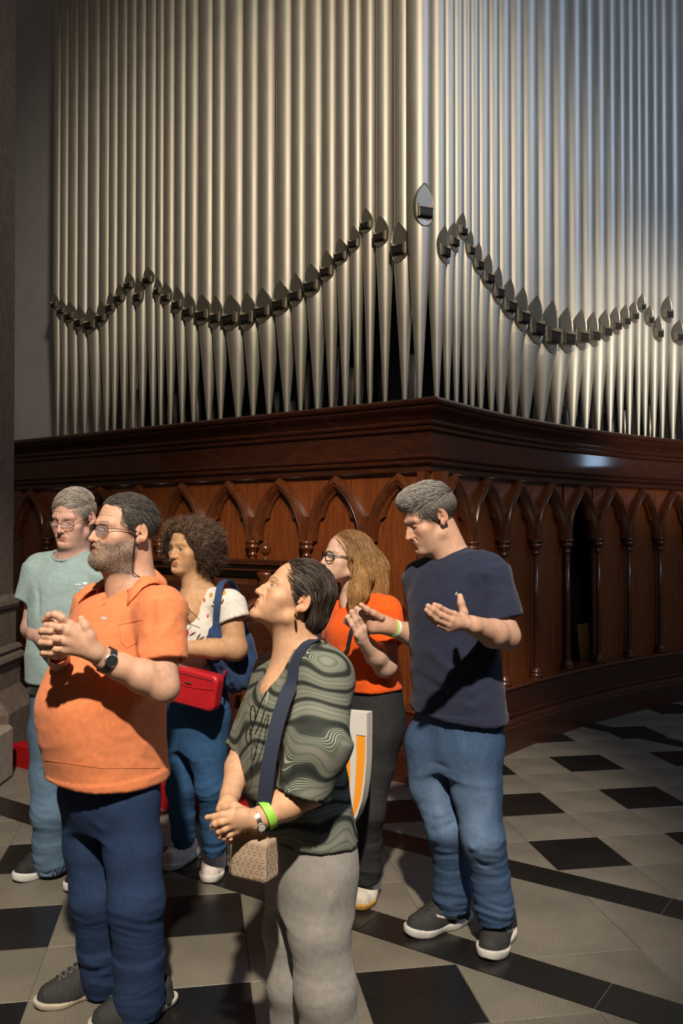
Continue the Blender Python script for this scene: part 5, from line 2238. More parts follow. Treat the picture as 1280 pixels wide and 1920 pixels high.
    lv = levels(Pp, [(211, 1448, .186, .208, .166), (210, 1400, .184, .228, .158), (209, 1350, .184, .250, .155), (210, 1300, .186, .254, .155), (215, 1255, .185, .222, .150), (223, 1205, .184, .180, .145),
                     (231, 1160, .182, .150, .140), (238, 1130, .158, .120, .120), (246, 1108, .08, .07, .08)])
    pts = [(r[1], r[2], r[0]) for r in lv]
    lo, hi = bounds(pts + [shL, shR, elL], 0.30)
    lo[2], hi[2] = lv[0][0] - 0.04, Pp(250, 1035)[2]
    fd = Field(lo, hi, 0.006)
    fd.loft(lv, yaw, tilt=(-0.085, 0.02, lv[0][1], lv[0][2]))
    fd.cone(neck_b + np.array([0, 0, -0.062]), shL + np.array([0, 0, -0.010]), 0.056, 0.076, 0.05)
    fd.cone(neck_b + np.array([0, 0, -0.062]), shR + np.array([0, 0, -0.010]), 0.056, 0.074, 0.05)
    slL = Pp(306, 1240, -0.19)
    fd.cyl(shL, slL, 0.076, 0.074, 0.03)
    u = (slL - shL) / np.linalg.norm(slL - shL)
    fd.cyl(slL - u * 0.04, slL + u * 0.03, 0.060, 0.062, 0, 'sub')
    slR = Pp(158, 1215, 0.14)
    fd.cyl(shR, slR, 0.074, 0.076, 0.03)
    ncut = c + R @ np.array([0, -0.01, -0.09]) * s
    fd.cone(neck_b + face_dir(36) * 0.020 + np.array([0, 0, -0.005]), ncut, 0.082, 0.085, 0.006, 'sub')
    fd.cone(neck_b + face_dir(36) * 0.135 + np.array([0, 0, -0.075]), neck_b + face_dir(36) * 0.07 + np.array([0, 0, 0.03]), 0.005, 0.050, 0.006, 'sub')
    lines = [(Pp(285, 1215, -0.2), Pp(215, 1240, -0.3), 0.016, 0.008), (Pp(275, 1190, -0.22), Pp(225, 1228, -0.28), 0.013, -0.006), (Pp(295, 1330, -0.1), Pp(200, 1360, -0.35), 0.018, 0.006),
             (Pp(300, 1370, -0.08), Pp(190, 1330, -0.38), 0.014, -0.006), (Pp(300, 1400, -0.08), Pp(170, 1365, -0.38), 0.018, 0.008), (Pp(290, 1430, -0.1), Pp(195, 1400, -0.32), 0.014, -0.006),
             (Pp(160, 1345, -0.35), Pp(175, 1410, -0.33), 0.014, 0.005), (Pp(200, 1410, -0.3), Pp(280, 1440, -0.12), 0.014, 0.006),
             (Pp(300, 1310, -0.1), Pp(250, 1300, -0.25), 0.016, 0.008), (Pp(287, 1110, -0.22), Pp(283, 1215, -0.22), 0.011, -0.010), (Pp(330, 1150, -0.2), Pp(300, 1200, -0.24), 0.014, 0.005),
             (Pp(338, 1190, -0.2), Pp(290, 1215, -0.24), 0.012, -0.005)]

    def fn(V, N):
        return cloth_noise(V, 6, 0.0032, (1, 1, 1.5), 4.0) + fold_lines(V, lines) + 0.0035 * (V[:, 2] < lv[0][0] + 0.022)

    sh, V, F = shirt_from(me, fd, (0.70, 0.225, 0.095), fn, 'polo_shirt')
    sh['label'] = 'orange polo shirt with open collar'
    sh['_org'] = tuple(me.location)
    tr = bvh(V, F)
    # fold-down collar: two flaps standing round the neck and falling outward
    f_, r_ = face_dir(36), right_dir(36)

    def flap(side):
        cv = []
        n = 14
        for i in range(n + 1):
            fr = i / n
            a = math.radians(180 - 124 * fr)         # from the nape to the front
            d = f_ * math.cos(a) + r_ * side * math.sin(a)
            fw = f_ * (0.012 + 0.030 * fr)
            top = neck_b + d * (0.080 + 0.012 * fr) + np.array([0, 0, 0.052 - 0.062 * fr]) + fw
            mid = neck_b + d * (0.094 + 0.016 * fr) + np.array([0, 0, 0.051 - 0.060 * fr]) + fw
            out = neck_b + d * (0.120 + 0.030 * fr) + np.array([0, 0, 0.006 - 0.056 * fr - 0.012 * max(0, fr - 0.7) / 0.3]) + fw * 1.2
            low = neck_b + d * (0.080 + 0.006 * fr) + np.array([0, 0, -0.020 - 0.062 * fr]) + fw
            def surf(q_):
                h_ = tr.ray_cast(Vector((q_[0], q_[1], q_[2] + 0.15)), Vector((0, 0, -1)), 0.4)
                return h_[0][2] if h_[0] is not None else -9.0
            out[2] = max(out[2], surf(out) + 0.006)
            hm = 0.046 - 0.022 * fr
            md = (mid + out) / 2
            zt_ = max(mid[2], surf(md) + hm * 0.75, out[2] + hm * 0.6)
            mid[2] = zt_
            top[2] = max(top[2], zt_)
            low[2] = min(low[2], top[2] - 0.05)
            cv.append((low, top, mid, (mid + out) / 2 + d * 0.006 + np.array([0, 0, 0.004]), out))
        v = [p for row in cv for p in row]
        f = [(i * 5 + k, i * 5 + k + 1, (i + 1) * 5 + k + 1, (i + 1) * 5 + k) for i in range(n) for k in range(4)]
        return v, f

    polo = plain('orange_rib', (0.68, 0.21, 0.085), 0.85, var=0.08, vscale=40)
    co = part('collar', [flap(1), flap(-1)], polo, sh)
    co.modifiers.new('solid', 'SOLIDIFY').thickness = 0.004
    # placket, pocket edge, chest tag
    d = np.array([0.55, 1.0, 0.0])

    def stitched(pxs, name, mat, w=0.0012):
        pp = []
        for (a, b) in pxs:
            q = P(a, b, 1.0)
            o = np.array([0, 0, CAM_H])
            dv = (q - o) / np.linalg.norm(q - o)
            hit = tr.ray_cast(Vector(o), Vector(dv), 10)
            if hit[0] is not None:
                pp.append(np.array(hit[0]) + np.array(hit[1]) * 0.0008)
        if len(pp) > 2:
            part(name, [tube_vf(pp, [w] * len(pp), 4)], mat, sh)

    dk = plain('orange_seam', (0.55, 0.155, 0.055), 0.9)
    lin = lambda a, b, n=12: [(a[0] + (b[0] - a[0]) * t, a[1] + (b[1] - a[1]) * t) for t in np.linspace(0, 1, n)]
    stitched(lin((268, 1162), (222, 1172)) + lin((222, 1172), (228, 1205))[1:] + lin((228, 1205), (238, 1215))[1:] + lin((238, 1215), (256, 1205))[1:] + lin((256, 1205), (268, 1162))[1:], 'pocket', dk, 0.0008)
    stitched(lin((84, 1425), (190, 1440), 24) + lin((190, 1440), (300, 1440), 24), 'hem_stitch', dk, 0.0009)
    tg = project_patch(tr, Pp(219, 1156, -0.1), d, (0.05, 0, 1), [[(-0.010, -0.004), (0.010, -0.005), (0.010, 0.003), (-0.010, 0.004)]])
    if tg:
        part('chest_tag', tg, plain('grey_tag', (0.45, 0.46, 0.48), 0.5), sh)
    bt = tr.ray_cast(Vector(P(196, 1133, 2.0)), Vector(P(196, 1133, 3.0) - P(196, 1133, 2.0)).normalized())
    if bt[0] is not None:
        part('button', [tube_vf([np.array(bt[0]) + np.array(bt[1]) * t for t in (0.0, 0.003)], [0.006, 0.005], 12)], dk, sh)

    # trousers
    lvj = levels(Pp, [(212, 1545, .120, .12, .12), (208, 1500, .158, .145, .138), (208, 1450, .158, .150, .128), (208, 1420, .155, .150, .122)])
    lgR = ([Pp(168, 1490, 0.05), Pp(172, 1580, 0.04), Pp(181, 1680, 0.02), Pp(190, 1770, 0.06), Pp(196, 1852, 0.09)], [.094, .088, .079, .075, .070])
    lgL = ([Pp(243, 1500, -0.06), Pp(249, 1590, -0.07), Pp(255, 1690, -0.10), Pp(260, 1790, -0.08), Pp(262, 1897, -0.06)], [.086, .087, .081, .077, .075])
    trousers(me, lvj, yaw, [lgR, lgL], 0.08, (0.018, 0.036, 0.090), seed=3.0, name='trousers', amp=0.0042,
             lines=[(Pp(150, 1500, -0.1), Pp(200, 1560, -0.15), 0.014, 0.005), (Pp(215, 1520, -0.2), Pp(290, 1505, -0.15), 0.012, 0.005), (Pp(215, 1555, -0.2), Pp(285, 1570, -0.15), 0.012, -0.004),
                    (Pp(225, 1655, -0.2), Pp(215, 1700, -0.2), 0.012, 0.008), (Pp(240, 1835, -0.2), Pp(225, 1880, -0.17), 0.014, 0.008), (Pp(160, 1800, -0.0), Pp(205, 1825, -0.05), 0.013, 0.008)])
    dark = (0.028, 0.028, 0.030)
    shoe(me, floor_pt(80, 1888), floor_pt(216, 1850), 0.305, 0.106, dark, (0.42, 0.39, 0.32), 0.022, 0.010, lace_col=(0.09, 0.09, 0.09), high=0.085, label='dark leather sneaker with off white sole')
    shoe(me, floor_pt(195, 1928), floor_pt(305, 1888), 0.305, 0.108, dark, (0.42, 0.39, 0.32), 0.022, 0.010, lace_col=(0.09, 0.09, 0.09), high=0.085, label='dark leather sneaker with off white sole')
    # watch
    wp = wrL + (elL - wrL) * 0.04
    wt = part('wristwatch', [arm_cuff(wp, elL, 0.0375, 0.021, 0.0028)], 'black_leather', me)
    wt['label'] = 'black wristwatch with round dial and leather strap'
    wt['_org'] = tuple(me.location)
    nrm = np.array([-0.15, -1.0, 0.45])
    ax = (elL - wrL) / np.linalg.norm(elL - wrL)
    nrm = nrm - ax * (nrm @ ax)
    nrm /= np.linalg.norm(nrm)
    dc = wp + nrm * 0.038
    a = ax
    b = np.cross(nrm, a)

    def disc(r0, z0, r1, z1, n=24, cap=True):
        v = [dc + nrm * z0 + r0 * (a * math.cos(t) + b * math.sin(t)) for t in np.linspace(0, 2 * math.pi, n, endpoint=False)]
        v += [dc + nrm * z1 + r1 * (a * math.cos(t) + b * math.sin(t)) for t in np.linspace(0, 2 * math.pi, n, endpoint=False)]
        f = [(i, (i + 1) % n, n + (i + 1) % n, n + i) for i in range(n)]
        if cap:
            f.append(tuple(range(n, 2 * n)))
        return v, f
    part('watch_case', [disc(0.0195, -0.004, 0.0200, 0.004, cap=False), disc(0.0200, 0.004, 0.0165, 0.0055, cap=False)], 'silver', wt)
    part('watch_dial', [disc(0.017, 0.0, 0.0168, 0.0048)], 'watch_face', wt)
    hands = [[dc + nrm * 0.0053, dc + nrm * 0.0053 + a * 0.008 + b * 0.004], [dc + nrm * 0.0053, dc + nrm * 0.0053 - a * 0.004 + b * 0.012]]
    part('watch_hand', [tube_vf(hh, [0.0006, 0.0004], 4) for hh in hands], 'silver', wt)


# ------------------------------------------------------------------ man in pale blue T-shirt behind
def man_teal():
    Y = 3.92
    Pp = lambda px, py, dy=0.0: P(px, py, Y + dy)
    me = new_person(115, Y, 'grey haired man in pale blue T-shirt and spectacles looking down behind the polo man')
    s = 1.04
    R = head_frame(18, -13, -3)
    c = head_center((109, 997), np.array([0, 0.126, -0.038]), Y, R, s)
    hp = dict(eyes=0.0, brow=1.1, nose=1.1, jaw=1.08, cheek=1.04, brow_col=(0.33, 0.27, 0.22), brow_a=0.5, age=0.8, double_chin=True, lash=0.4, socket=0.35, lips=0.8)
    tone = (0.57, 0.335, 0.27)
    neck_b = Pp(138, 1048, 0.04)
    shR, shL = Pp(77, 1068, 0.05), Pp(205, 1080, -0.05)
    elR, wrR = Pp(61, 1178, 0.02), Pp(92, 1205, -0.20)
    elL, wrL = Pp(215, 1190, -0.05), Pp(150, 1215, -0.22)

    def skin(fd):
        skin_head(fd, c, R, s, hp)
        fd.cone(c + R @ np.array([0, -0.02, -0.05]) * s, neck_b, 0.060, 0.070, 0.03)
        fd.cone(c + R @ np.array([0, 0.03, -0.085]) * s, neck_b + face_dir(8) * 0.04, 0.044, 0.055, 0.04)
        fd.cone(neck_b, (neck_b + shL) / 2, 0.06, 0.05, 0.03)
        fd.cone(neck_b, (neck_b + shR) / 2, 0.06, 0.05, 0.03)
        for a, b, w_ in ((shR, elR, wrR), (shL, elL, wrL)):
            fd.cone(a, b, 0.052, 0.049, 0.02)
            fd.chain([b, b * 0.6 + w_ * 0.4, w_], [0.050, 0.047, 0.034], 0.02)
        hh = (wrR + wrL) / 2 + np.array([0, -0.04, 0.0])
        for w_, sg in ((wrR, -1), (wrL, 1)):
            fd.cone(w_, hh + np.array([sg * 0.03, 0, 0]), 0.032, 0.034, 0.02)
            for k in range(4):
                b = hh + np.array([sg * 0.028, -0.01, 0.028 - 0.018 * k])
                finger(fd, [b, b + np.array([-sg * 0.03, -0.028, -0.004]), b + np.array([-sg * 0.055, -0.018, -0.010])], 0.0115, 0.0085)
            finger(fd, [w_ + np.array([0, -0.01, 0.015]), hh + np.array([sg * 0.02, -0.015, 0.045]), hh + np.array([-sg * 0.004, -0.02, 0.05])], 0.0135, 0.0100)

    m = 0.165 * s
    boxes = [(c - np.array([m, m, 0.20]), c + m, 0.0023), (*bounds([elR, wrR, wrL, elL], 0.09), 0.005), (*bounds([shR, elR], 0.06), 0.007), (*bounds([shL, elL, neck_b], 0.06), 0.008)]
    body_object(me, skin, boxes, c, R, s, tone, hp)
    sp = spectacles(me, c, R, s, 0.026, 0.0165, 0.0012, 'black_metal', 'lens_clear', 2.8, -0.008, 0.1145, True)
    sp['label'] = 'thin wire spectacles'

    def cfg(fd):
        fd.ell((0, -0.006, 0.040), (0.0800, 0.101, 0.086))
        fd.ell((0, 0.115, 0.000), (0.070, 0.052, 0.082), 0.012, 'sub')
        for sx in (-1, 1):
            fd.ell((sx * 0.085, 0.006, -0.012), (0.020, 0.026, 0.036), 0.004, 'sub')
        fd.ell((0, 0.065, -0.070), (0.12, 0.080, 0.072), 0.008, 'sub')
        fd.cut((0, 0, -0.055), (0, 0.25, -1))
    V, F = cap_hair(c, R, s, cfg)

    def flow(p, nr):
        l = (p - c) @ R / s
        top = l[:, 2] > 0.06
        d = np.stack([np.where(top, 1.0, 0.2 * np.sign(l[:, 0])), np.where(top, 0.45, -0.5), np.where(top, -0.2, -0.9)], 1)
        return d @ R.T

    def colf(p, rs):
        return np.clip(np.array((0.40, 0.36, 0.32)) * (1 + 0.32 * rs.normal(size=(len(p), 1))), 0.05, 0.85)
    make_hair(me, V, F, 6000, flow, 0.046 * s, 0.0007, (0.4, 0.36, 0.32), seg=5, lift=0.2, seed=21, jitter=0.15, col_fn=colf, shadebase=0.8, thick=0.010)
    # T-shirt
    yaw = 8
    lv = levels(Pp, [(134, 1274, .200, .165, .135), (136, 1235, .205, .175, .135), (138, 1185, .200, .165, .13), (138, 1130, .205, .145, .13), (138, 1080, .190, .115, .115), (138, 1050, .10, .07, .09)])
    lo, hi = bounds([(r[1], r[2], r[0]) for r in lv] + [shR, shL, elR], 0.27)
    lo[2], hi[2] = lv[0][0] - 0.03, Pp(140, 1005)[2]
    fd = Field(lo, hi, 0.0065)
    fd.loft(lv, yaw, tilt=(0.02, 0.0, lv[0][1], lv[0][2]))
    fd.cone(neck_b + np.array([0, 0, -0.02]), shL, 0.070, 0.076, 0.05)
    fd.cone(neck_b + np.array([0, 0, -0.02]), shR, 0.070, 0.076, 0.05)
    slR = Pp(62, 1127, 0.04)
    fd.cyl(shR, slR, 0.074, 0.084, 0.03)
    u = (slR - shR) / np.linalg.norm(slR - shR)
    fd.cyl(slR - u * 0.035, slR + u * 0.03, 0.066, 0.070, 0, 'sub')
    slL = Pp(214, 1140, -0.05)
    fd.cyl(shL, slL, 0.074, 0.080, 0.03)
    fd.cone(neck_b + face_dir(10) * 0.035 + np.array([0, 0, 0.01]), c + R @ np.array([0, -0.02, -0.08]) * s, 0.078, 0.070, 0.006, 'sub')
    lines = [(Pp(72, 1100, -0.1), Pp(78, 1165, -0.12), 0.012, -0.010), (Pp(68, 1240, -0.05), Pp(100, 1262, -0.14), 0.014, 0.008), (Pp(70, 1215, -0.05), Pp(95, 1240, -0.14), 0.012, -0.006), (Pp(80, 1180, -0.1), Pp(95, 1230, -0.15), 0.014, 0.006)]

    def fn(V, N):
        return cloth_noise(V, 7, 0.0042, (1, 1, 1.3), 6.0) + fold_lines(V, lines)
    sh, V, F = shirt_from(me, fd, (0.265, 0.365, 0.380), fn, 't_shirt')
    sh['label'] = 'pale grey blue T-shirt with small white chest print'
    sh['_org'] = tuple(me.location)
    collar_ring(sh, V, F, neck_b + face_dir(10) * 0.04 + np.array([0, 0, 0.02]), (c - neck_b) + np.array([0, 0, 0.05]), 0.070, plain('pale_blue_rib', (0.235, 0.325, 0.34), 0.9), 0.0065)
    tr = bvh(V, F)
    shp = []
    for (u0, v0, w_, h_) in ((-0.026, 0.022, 0.010, 0.005), (-0.012, 0.022, 0.010, 0.004), (0.006, 0.024, 0.018, 0.010), (0.004, 0.004, 0.012, 0.008), (0.012, 0.000, 0.010, 0.006), (-0.004, -0.030, 0.014, 0.008), (0.012, -0.032, 0.012, 0.006), (0.02, 0.012, 0.012, 0.006)):
        shp.append([(u0, v0), (u0 + w_, v0), (u0 + w_, v0 + h_), (u0, v0 + h_)])
    pt = project_patch(tr, Pp(158, 1105, -0.1), (0.1, 1, 0), (0, 0, 1), shp)
    if pt:
        part('chest_print', pt, 'white_print', sh)
    # jeans and belt
    lvj = levels(Pp, [(134, 1420, .13, .11, .12), (134, 1375, .176, .13, .14), (134, 1320, .182, .14, .135), (134, 1262, .186, .15, .13)])
    lgR = ([Pp(98, 1370, 0.02), Pp(97, 1450, 0.0), Pp(96, 1520, -0.03), Pp(96, 1570, 0.0), Pp(97, 1627, 0.03)], [.096, .090, .080, .076, .078])
    lgL = ([Pp(165, 1370, -0.03), Pp(170, 1450, -0.04), Pp(172, 1530, -0.06), Pp(173, 1580, -0.04), Pp(174, 1640, -0.02)], [.096, .088, .078, .074, .074])
    trousers(me, lvj, yaw, [lgR, lgL], 0.08, (0.095, 0.160, 0.250), seed=7.0, name='jeans', h=0.0075, amp=0.0050)
    lb = levels(Pp, [(134, 1296, .192, .158, .138), (134, 1270, .192, .158, .138)])
    fd = Field(np.array([lb[0][1] - .3, lb[0][2] - .3, lb[0][0] - .03]), np.array([lb[0][1] + .3, lb[0][2] + .3, lb[1][0] + .03]), 0.007)
    fd.loft(lb, yaw)
    V, F = fd.mesh()
    mesh_obj('belt_pouch', V, F, 'fabric', me, np.tile((0.012, 0.012, 0.012), (len(V), 1)))

    def acc(col, lf, lr, z):
        m_ = (np.abs(np.abs(lr) - 0.8) < 0.5) & (np.abs(((lf * 6 + z * 40) % 1.6) - 0.3) < 0.16) & (z > 0.035) & (lf < 0.1) & (lf > -0.6)
        col[m_] = (0.45, 0.46, 0.48)
        return col
    shoe(me, floor_pt(36, 1653), floor_pt(120, 1618), 0.31, 0.106, (0.018, 0.018, 0.019), (0.55, 0.55, 0.56), 0.034, 0.014, accent=acc, high=0.09, label='black running shoe with pale side stripes')
    shoe(me, floor_pt(135, 1672), floor_pt(190, 1632), 0.31, 0.106, (0.018, 0.018, 0.019), (0.55, 0.55, 0.56), 0.034, 0.014, accent=acc, high=0.09, label='black running shoe with pale side stripes')

# ------------------------------------------------------------------ woman in the wave print blouse, nearest
def wave_print_mat():
    m, nt, b = new_mat('wave_print_cloth')
    v = coords(nt, (1, 1, 1))
    warp = nt.nodes.new('ShaderNodeTexNoise')
    warp.inputs['Scale'].default_value = 5.2
    warp.inputs['Detail'].default_value = 0.6
    nt.links.new(v, warp.inputs['Vector'])
    wv = nt.nodes.new('ShaderNodeTexWave')
    wv.wave_type = 'BANDS'
    wv.bands_direction = 'Z'
    wv.inputs['Scale'].default_value = 88.0
    wv.inputs['Distortion'].default_value = 0.0
    mul = nt.nodes.new('ShaderNodeVectorMath')
    mul.operation = 'MULTIPLY_ADD'
    mul.inputs[1].default_value = (0.26, 0.26, 0.30)
    nt.links.new(warp.outputs['Color'], mul.inputs[0])
    nt.links.new(v, mul.inputs[2])
    nt.links.new(mul.outputs[0], wv.inputs['Vector'])
    lines = ramp(nt, wv.outputs['Fac'], [(0.70, (0, 0, 0)), (0.80, (1, 1, 1))])
    # broad ribbons along the same flow choose where lines run and where cloth is plain
    wb_ = nt.nodes.new('ShaderNodeTexWave')
    wb_.wave_type = 'BANDS'
    wb_.bands_direction = 'Z'
    wb_.inputs['Scale'].default_value = 4.2
    wb_.inputs['Distortion'].default_value = 1.2
    wb_.inputs['Detail'].default_value = 1.0
    nt.links.new(mul.outputs[0], wb_.inputs['Vector'])
    ribbon = ramp(nt, wb_.outputs['Fac'], [(0.0, (0.018, 0.022, 0.020)), (0.22, (0.050, 0.064, 0.052)), (0.55, (0.070, 0.088, 0.070)), (0.86, (0.110, 0.130, 0.105)), (0.97, (0.19, 0.195, 0.17))])
    mask = ramp(nt, wb_.outputs['Fac'], [(0.10, (0, 0, 0)), (0.25, (1, 1, 1)), (0.70, (1, 1, 1)), (0.80, (0, 0, 0))])
    mm = nt.nodes.new('ShaderNodeMath')
    mm.operation = 'MULTIPLY'
    nt.links.new(lines, mm.inputs[0])
    nt.links.new(mask, mm.inputs[1])
    mx = nt.nodes.new('ShaderNodeMix')
    mx.data_type = 'RGBA'
    nt.links.new(mm.outputs[0], mx.inputs[0])
    nt.links.new(ribbon, mx.inputs[6])
    mx.inputs[7].default_value = (0.33, 0.34, 0.29, 1)
    nt.links.new(mx.outputs[2], b.inputs['Base Color'])
    b.inputs['Roughness'].default_value = 0.75
    b.inputs['Specular IOR Level'].default_value = 0.25
    return m


def woman_green():
    Y = 2.5
    Pp = lambda px, py, dy=0.0: P(px, py, Y + dy)
    me = new_person(590, Y, 'short haired woman in green wave print blouse and grey trousers looking up')
    s = 0.925
    R = head_frame(76, 28, 0)
    c = head_center((566, 1132), EAR_L, Y, R, s)
    hp = dict(eyes=0.0040, brow=0.8, nose=1.02, nose_w=1.05, jaw=1.0, cheek=1.04, brow_col=(0.07, 0.042, 0.03), brow_t=0.0036, brow_a=0.95, brow_up=0.003, lips=0.95, smile=0.0035, age=0.42,
              lip_col=(0.42, 0.13, 0.11), bags=True)
    tone = (0.58, 0.335, 0.205)
    yaw = 60
    neck_b = Pp(572, 1228, 0.02)
    shL, shR = Pp(606, 1270, -0.13), Pp(523, 1262, 0.14)
    elL, wrL = Pp(584, 1480, -0.20), Pp(480, 1538, -0.27)
    elR, wrR = Pp(462, 1392, 0.06), Pp(432, 1490, -0.12)

    def skin(fd):
        skin_head(fd, c, R, s, hp)
        fd.cone(c + R @ np.array([0, -0.03, -0.055]) * s, neck_b, 0.052, 0.058, 0.03)
        fd.cone(c + R @ np.array([0, 0.022, -0.085]) * s, neck_b + face_dir(yaw) * 0.035 + np.array([0, 0, -0.01]), 0.030, 0.045, 0.04)
        fd.cone(neck_b, (neck_b + shL) / 2, 0.050, 0.045, 0.03)
        fd.cone(neck_b, (neck_b + shR) / 2, 0.050, 0.045, 0.03)
        fd.cone(neck_b + face_dir(yaw) * 0.03, Pp(530, 1300, -0.02), 0.06, 0.07, 0.04)
        fd.cone(shL, elL, 0.047, 0.042, 0.02)
        fd.chain([elL, elL * 0.55 + wrL * 0.45, wrL], [0.043, 0.041, 0.029], 0.02)
        fd.cone(shR, elR, 0.045, 0.041, 0.02)
        fd.chain([elR, elR * 0.5 + wrR * 0.5, wrR], [0.041, 0.038, 0.028], 0.02)
        # right hand, its back turned to us on top
        fd.cone(wrR, Pp(423, 1520, -0.19), 0.026, 0.028, 0.012, flat=((0.2, 1, 0.2), 0.7))
        for a, b, e, g in (((414, 1528), (402, 1540), (398, 1552), -0.22), ((420, 1536), (412, 1556), (412, 1568), -0.215), ((428, 1542), (424, 1566), (434, 1577), -0.21), ((436, 1546), (436, 1570), (450, 1580), -0.205)):
            fd.cone(Pp(428, 1508, -0.17), Pp(*a, g), 0.020, 0.012, 0.010)
            finger(fd, [Pp(*a, g), Pp(*b, g + 0.015), Pp(*e, g + 0.005)], 0.0098, 0.0078)
        # left hand wrapped over it
        fd.cone(wrL, Pp(456, 1532, -0.285), 0.026, 0.026, 0.012, flat=((0.2, 1, 0.3), 0.75))
        for (kn, p1, p2, p3, g) in (((437, 1524), (417, 1528), (401, 1532), (389, 1533), -0.30), ((435, 1535), (416, 1541), (404, 1545), (398, 1549), -0.305),
                                    ((438, 1546), (421, 1554), (411, 1559), (407, 1564), -0.30), ((444, 1556), (430, 1564), (421, 1570), (424, 1576), -0.29)):
            fd.cone(Pp(462, 1536, -0.28), Pp(*kn, g), 0.020, 0.0125, 0.012)
            finger(fd, [Pp(*kn, g), Pp(*p1, g - 0.006), Pp(*p2, g), Pp(*p3, g + 0.012)], 0.0108, 0.0080)
        finger(fd, [Pp(456, 1522, -0.27), Pp(438, 1512, -0.265), Pp(424, 1513, -0.26), Pp(412, 1518, -0.255)], 0.0145, 0.0095, 0.008)

    m = 0.17 * s
    boxes = [(c - np.array([m, m, 0.19]), c + m, 0.0020), (*bounds([Pp(385, 1535, -0.3), wrL, wrR, Pp(440, 1580, -0.2)], 0.045), 0.0026), (*bounds([elL, wrL], 0.055), 0.0045), (*bounds([elR, wrR], 0.055), 0.0045),
             (*bounds([shL, elL], 0.055), 0.008), (*bounds([shR, elR, neck_b, Pp(530, 1300, -0.02)], 0.075), 0.006)]
    body_object(me, skin, boxes, c, R, s, tone, hp)
    eyeballs(me, c, R, s, (0.0, 0.25))
    er = c + R @ (np.array([-0.081, -0.002, -0.045]) * s)
    eo = part('earring', [tube_vf(circle_pts(er + np.array([0, 0, -0.008]), (0.6, 0.2, 0), 0.011), [0.0022] * 25, 6)], 'gold', me)

    def cfg(fd):
        fd.ell((0, -0.010, 0.040), (0.0810, 0.102, 0.087))
        fd.ell((0, -0.070, -0.030), (0.064, 0.048, 0.060), 0.03)
        fd.ell((0, 0.118, -0.005), (0.078, 0.062, 0.095), 0.015, 'sub')
        fd.ell((0, 0.070, -0.075), (0.12, 0.082, 0.075), 0.010, 'sub')
        for sx in (-1, 1):
            fd.ell((sx * 0.088, 0.002, -0.018), (0.020, 0.026, 0.036), 0.004, 'sub')
        fd.ell((0, 0.0, -0.10), (0.058, 0.068, 0.05), 0.01, 'sub')
        fd.cut((0, 0, -0.098), (0, 0, -1))
    V, F = cap_hair(c, R, s, cfg)

    def flow(p, nr):
        l = (p - c) @ R / s
        back = np.clip((0.02 - l[:, 1]) / 0.08, 0, 1)
        d = np.stack([0.3 * l[:, 0] / 0.08, -1.0 + 0.6 * back, -0.25 - 0.9 * back], 1)
        return d @ R.T

    def colf(p, rs):
        l = (p - c) @ R / s
        g = np.exp(-(((l[:, 1] - 0.045) / 0.035) ** 2 + ((l[:, 2] - 0.05) / 0.045) ** 2))
        grey = (rs.uniform(size=len(p)) < (0.10 + 0.40 * g))[:, None]
        base = np.where(grey, np.array((0.22, 0.185, 0.16)), np.array((0.040, 0.026, 0.020)))
        return np.clip(base * (1 + 0.35 * rs.normal(size=(len(p), 1))), 0.006, 0.6)
    make_hair(me, V, F, 8000, flow, 0.062 * s, 0.00062, (0.04, 0.026, 0.02), seg=6, lift=0.05, seed=31, jitter=0.06, col_fn=colf, shadebase=0.7, thick=0.007)

    # blouse
    lv = levels(Pp, [(578, 1562, .155, .128, .128), (570, 1520, .158, .142, .128), (557, 1460, .160, .160, .130), (553, 1400, .160, .160, .128), (556, 1340, .158, .145, .124), (563, 1290, .150, .118, .115), (570, 1250, .130, .085, .10), (574, 1222, .07, .05, .06)])
    lo, hi = bounds([(r[1], r[2], r[0]) for r in lv] + [shL, shR, elL, elR], 0.24)
    lo[2], hi[2] = lv[0][0] - 0.05, Pp(570, 1180)[2]
    fd = Field(lo, hi, 0.0055)
    fd.loft(lv, yaw, tilt=(-0.10, 0.0, lv[0][1], lv[0][2]))
    fd.cone(neck_b + np.array([0.01, 0, -0.012]), shL, 0.058, 0.068, 0.05)
    fd.cone(neck_b + np.array([0, 0.0, -0.014]), shR, 0.056, 0.064, 0.05)
    slL = Pp(567, 1488, -0.22)
    mid = Pp(598, 1385, -0.20)
    fd.cone(shL, mid, 0.070, 0.080, 0.06)
    fd.cyl(mid, slL, 0.080, 0.072, 0.05)
    u = (slL - mid) / np.linalg.norm(slL - mid)
    fd.cyl(slL - u * 0.05, slL + u * 0.03, 0.064, 0.066, 0, 'sub')
    slR = Pp(457, 1410, 0.05)
    fd.cyl(shR, slR, 0.064, 0.060, 0.05)
    ur = (slR - shR) / np.linalg.norm(slR - shR)
    fd.cyl(slR - ur * 0.04, slR + ur * 0.03, 0.050, 0.052, 0, 'sub')
    vb = Pp(500, 1295, -0.10)
    fd.cone(neck_b + np.array([0, 0, 0.02]) + face_dir(yaw) * 0.025, c + R @ np.array([0, -0.03, -0.09]) * s, 0.062, 0.064, 0.006, 'sub')
    fd.cone(vb, neck_b + face_dir(yaw) * 0.07 + np.array([0, 0, 0.035]), 0.006, 0.055, 0.008, 'sub')
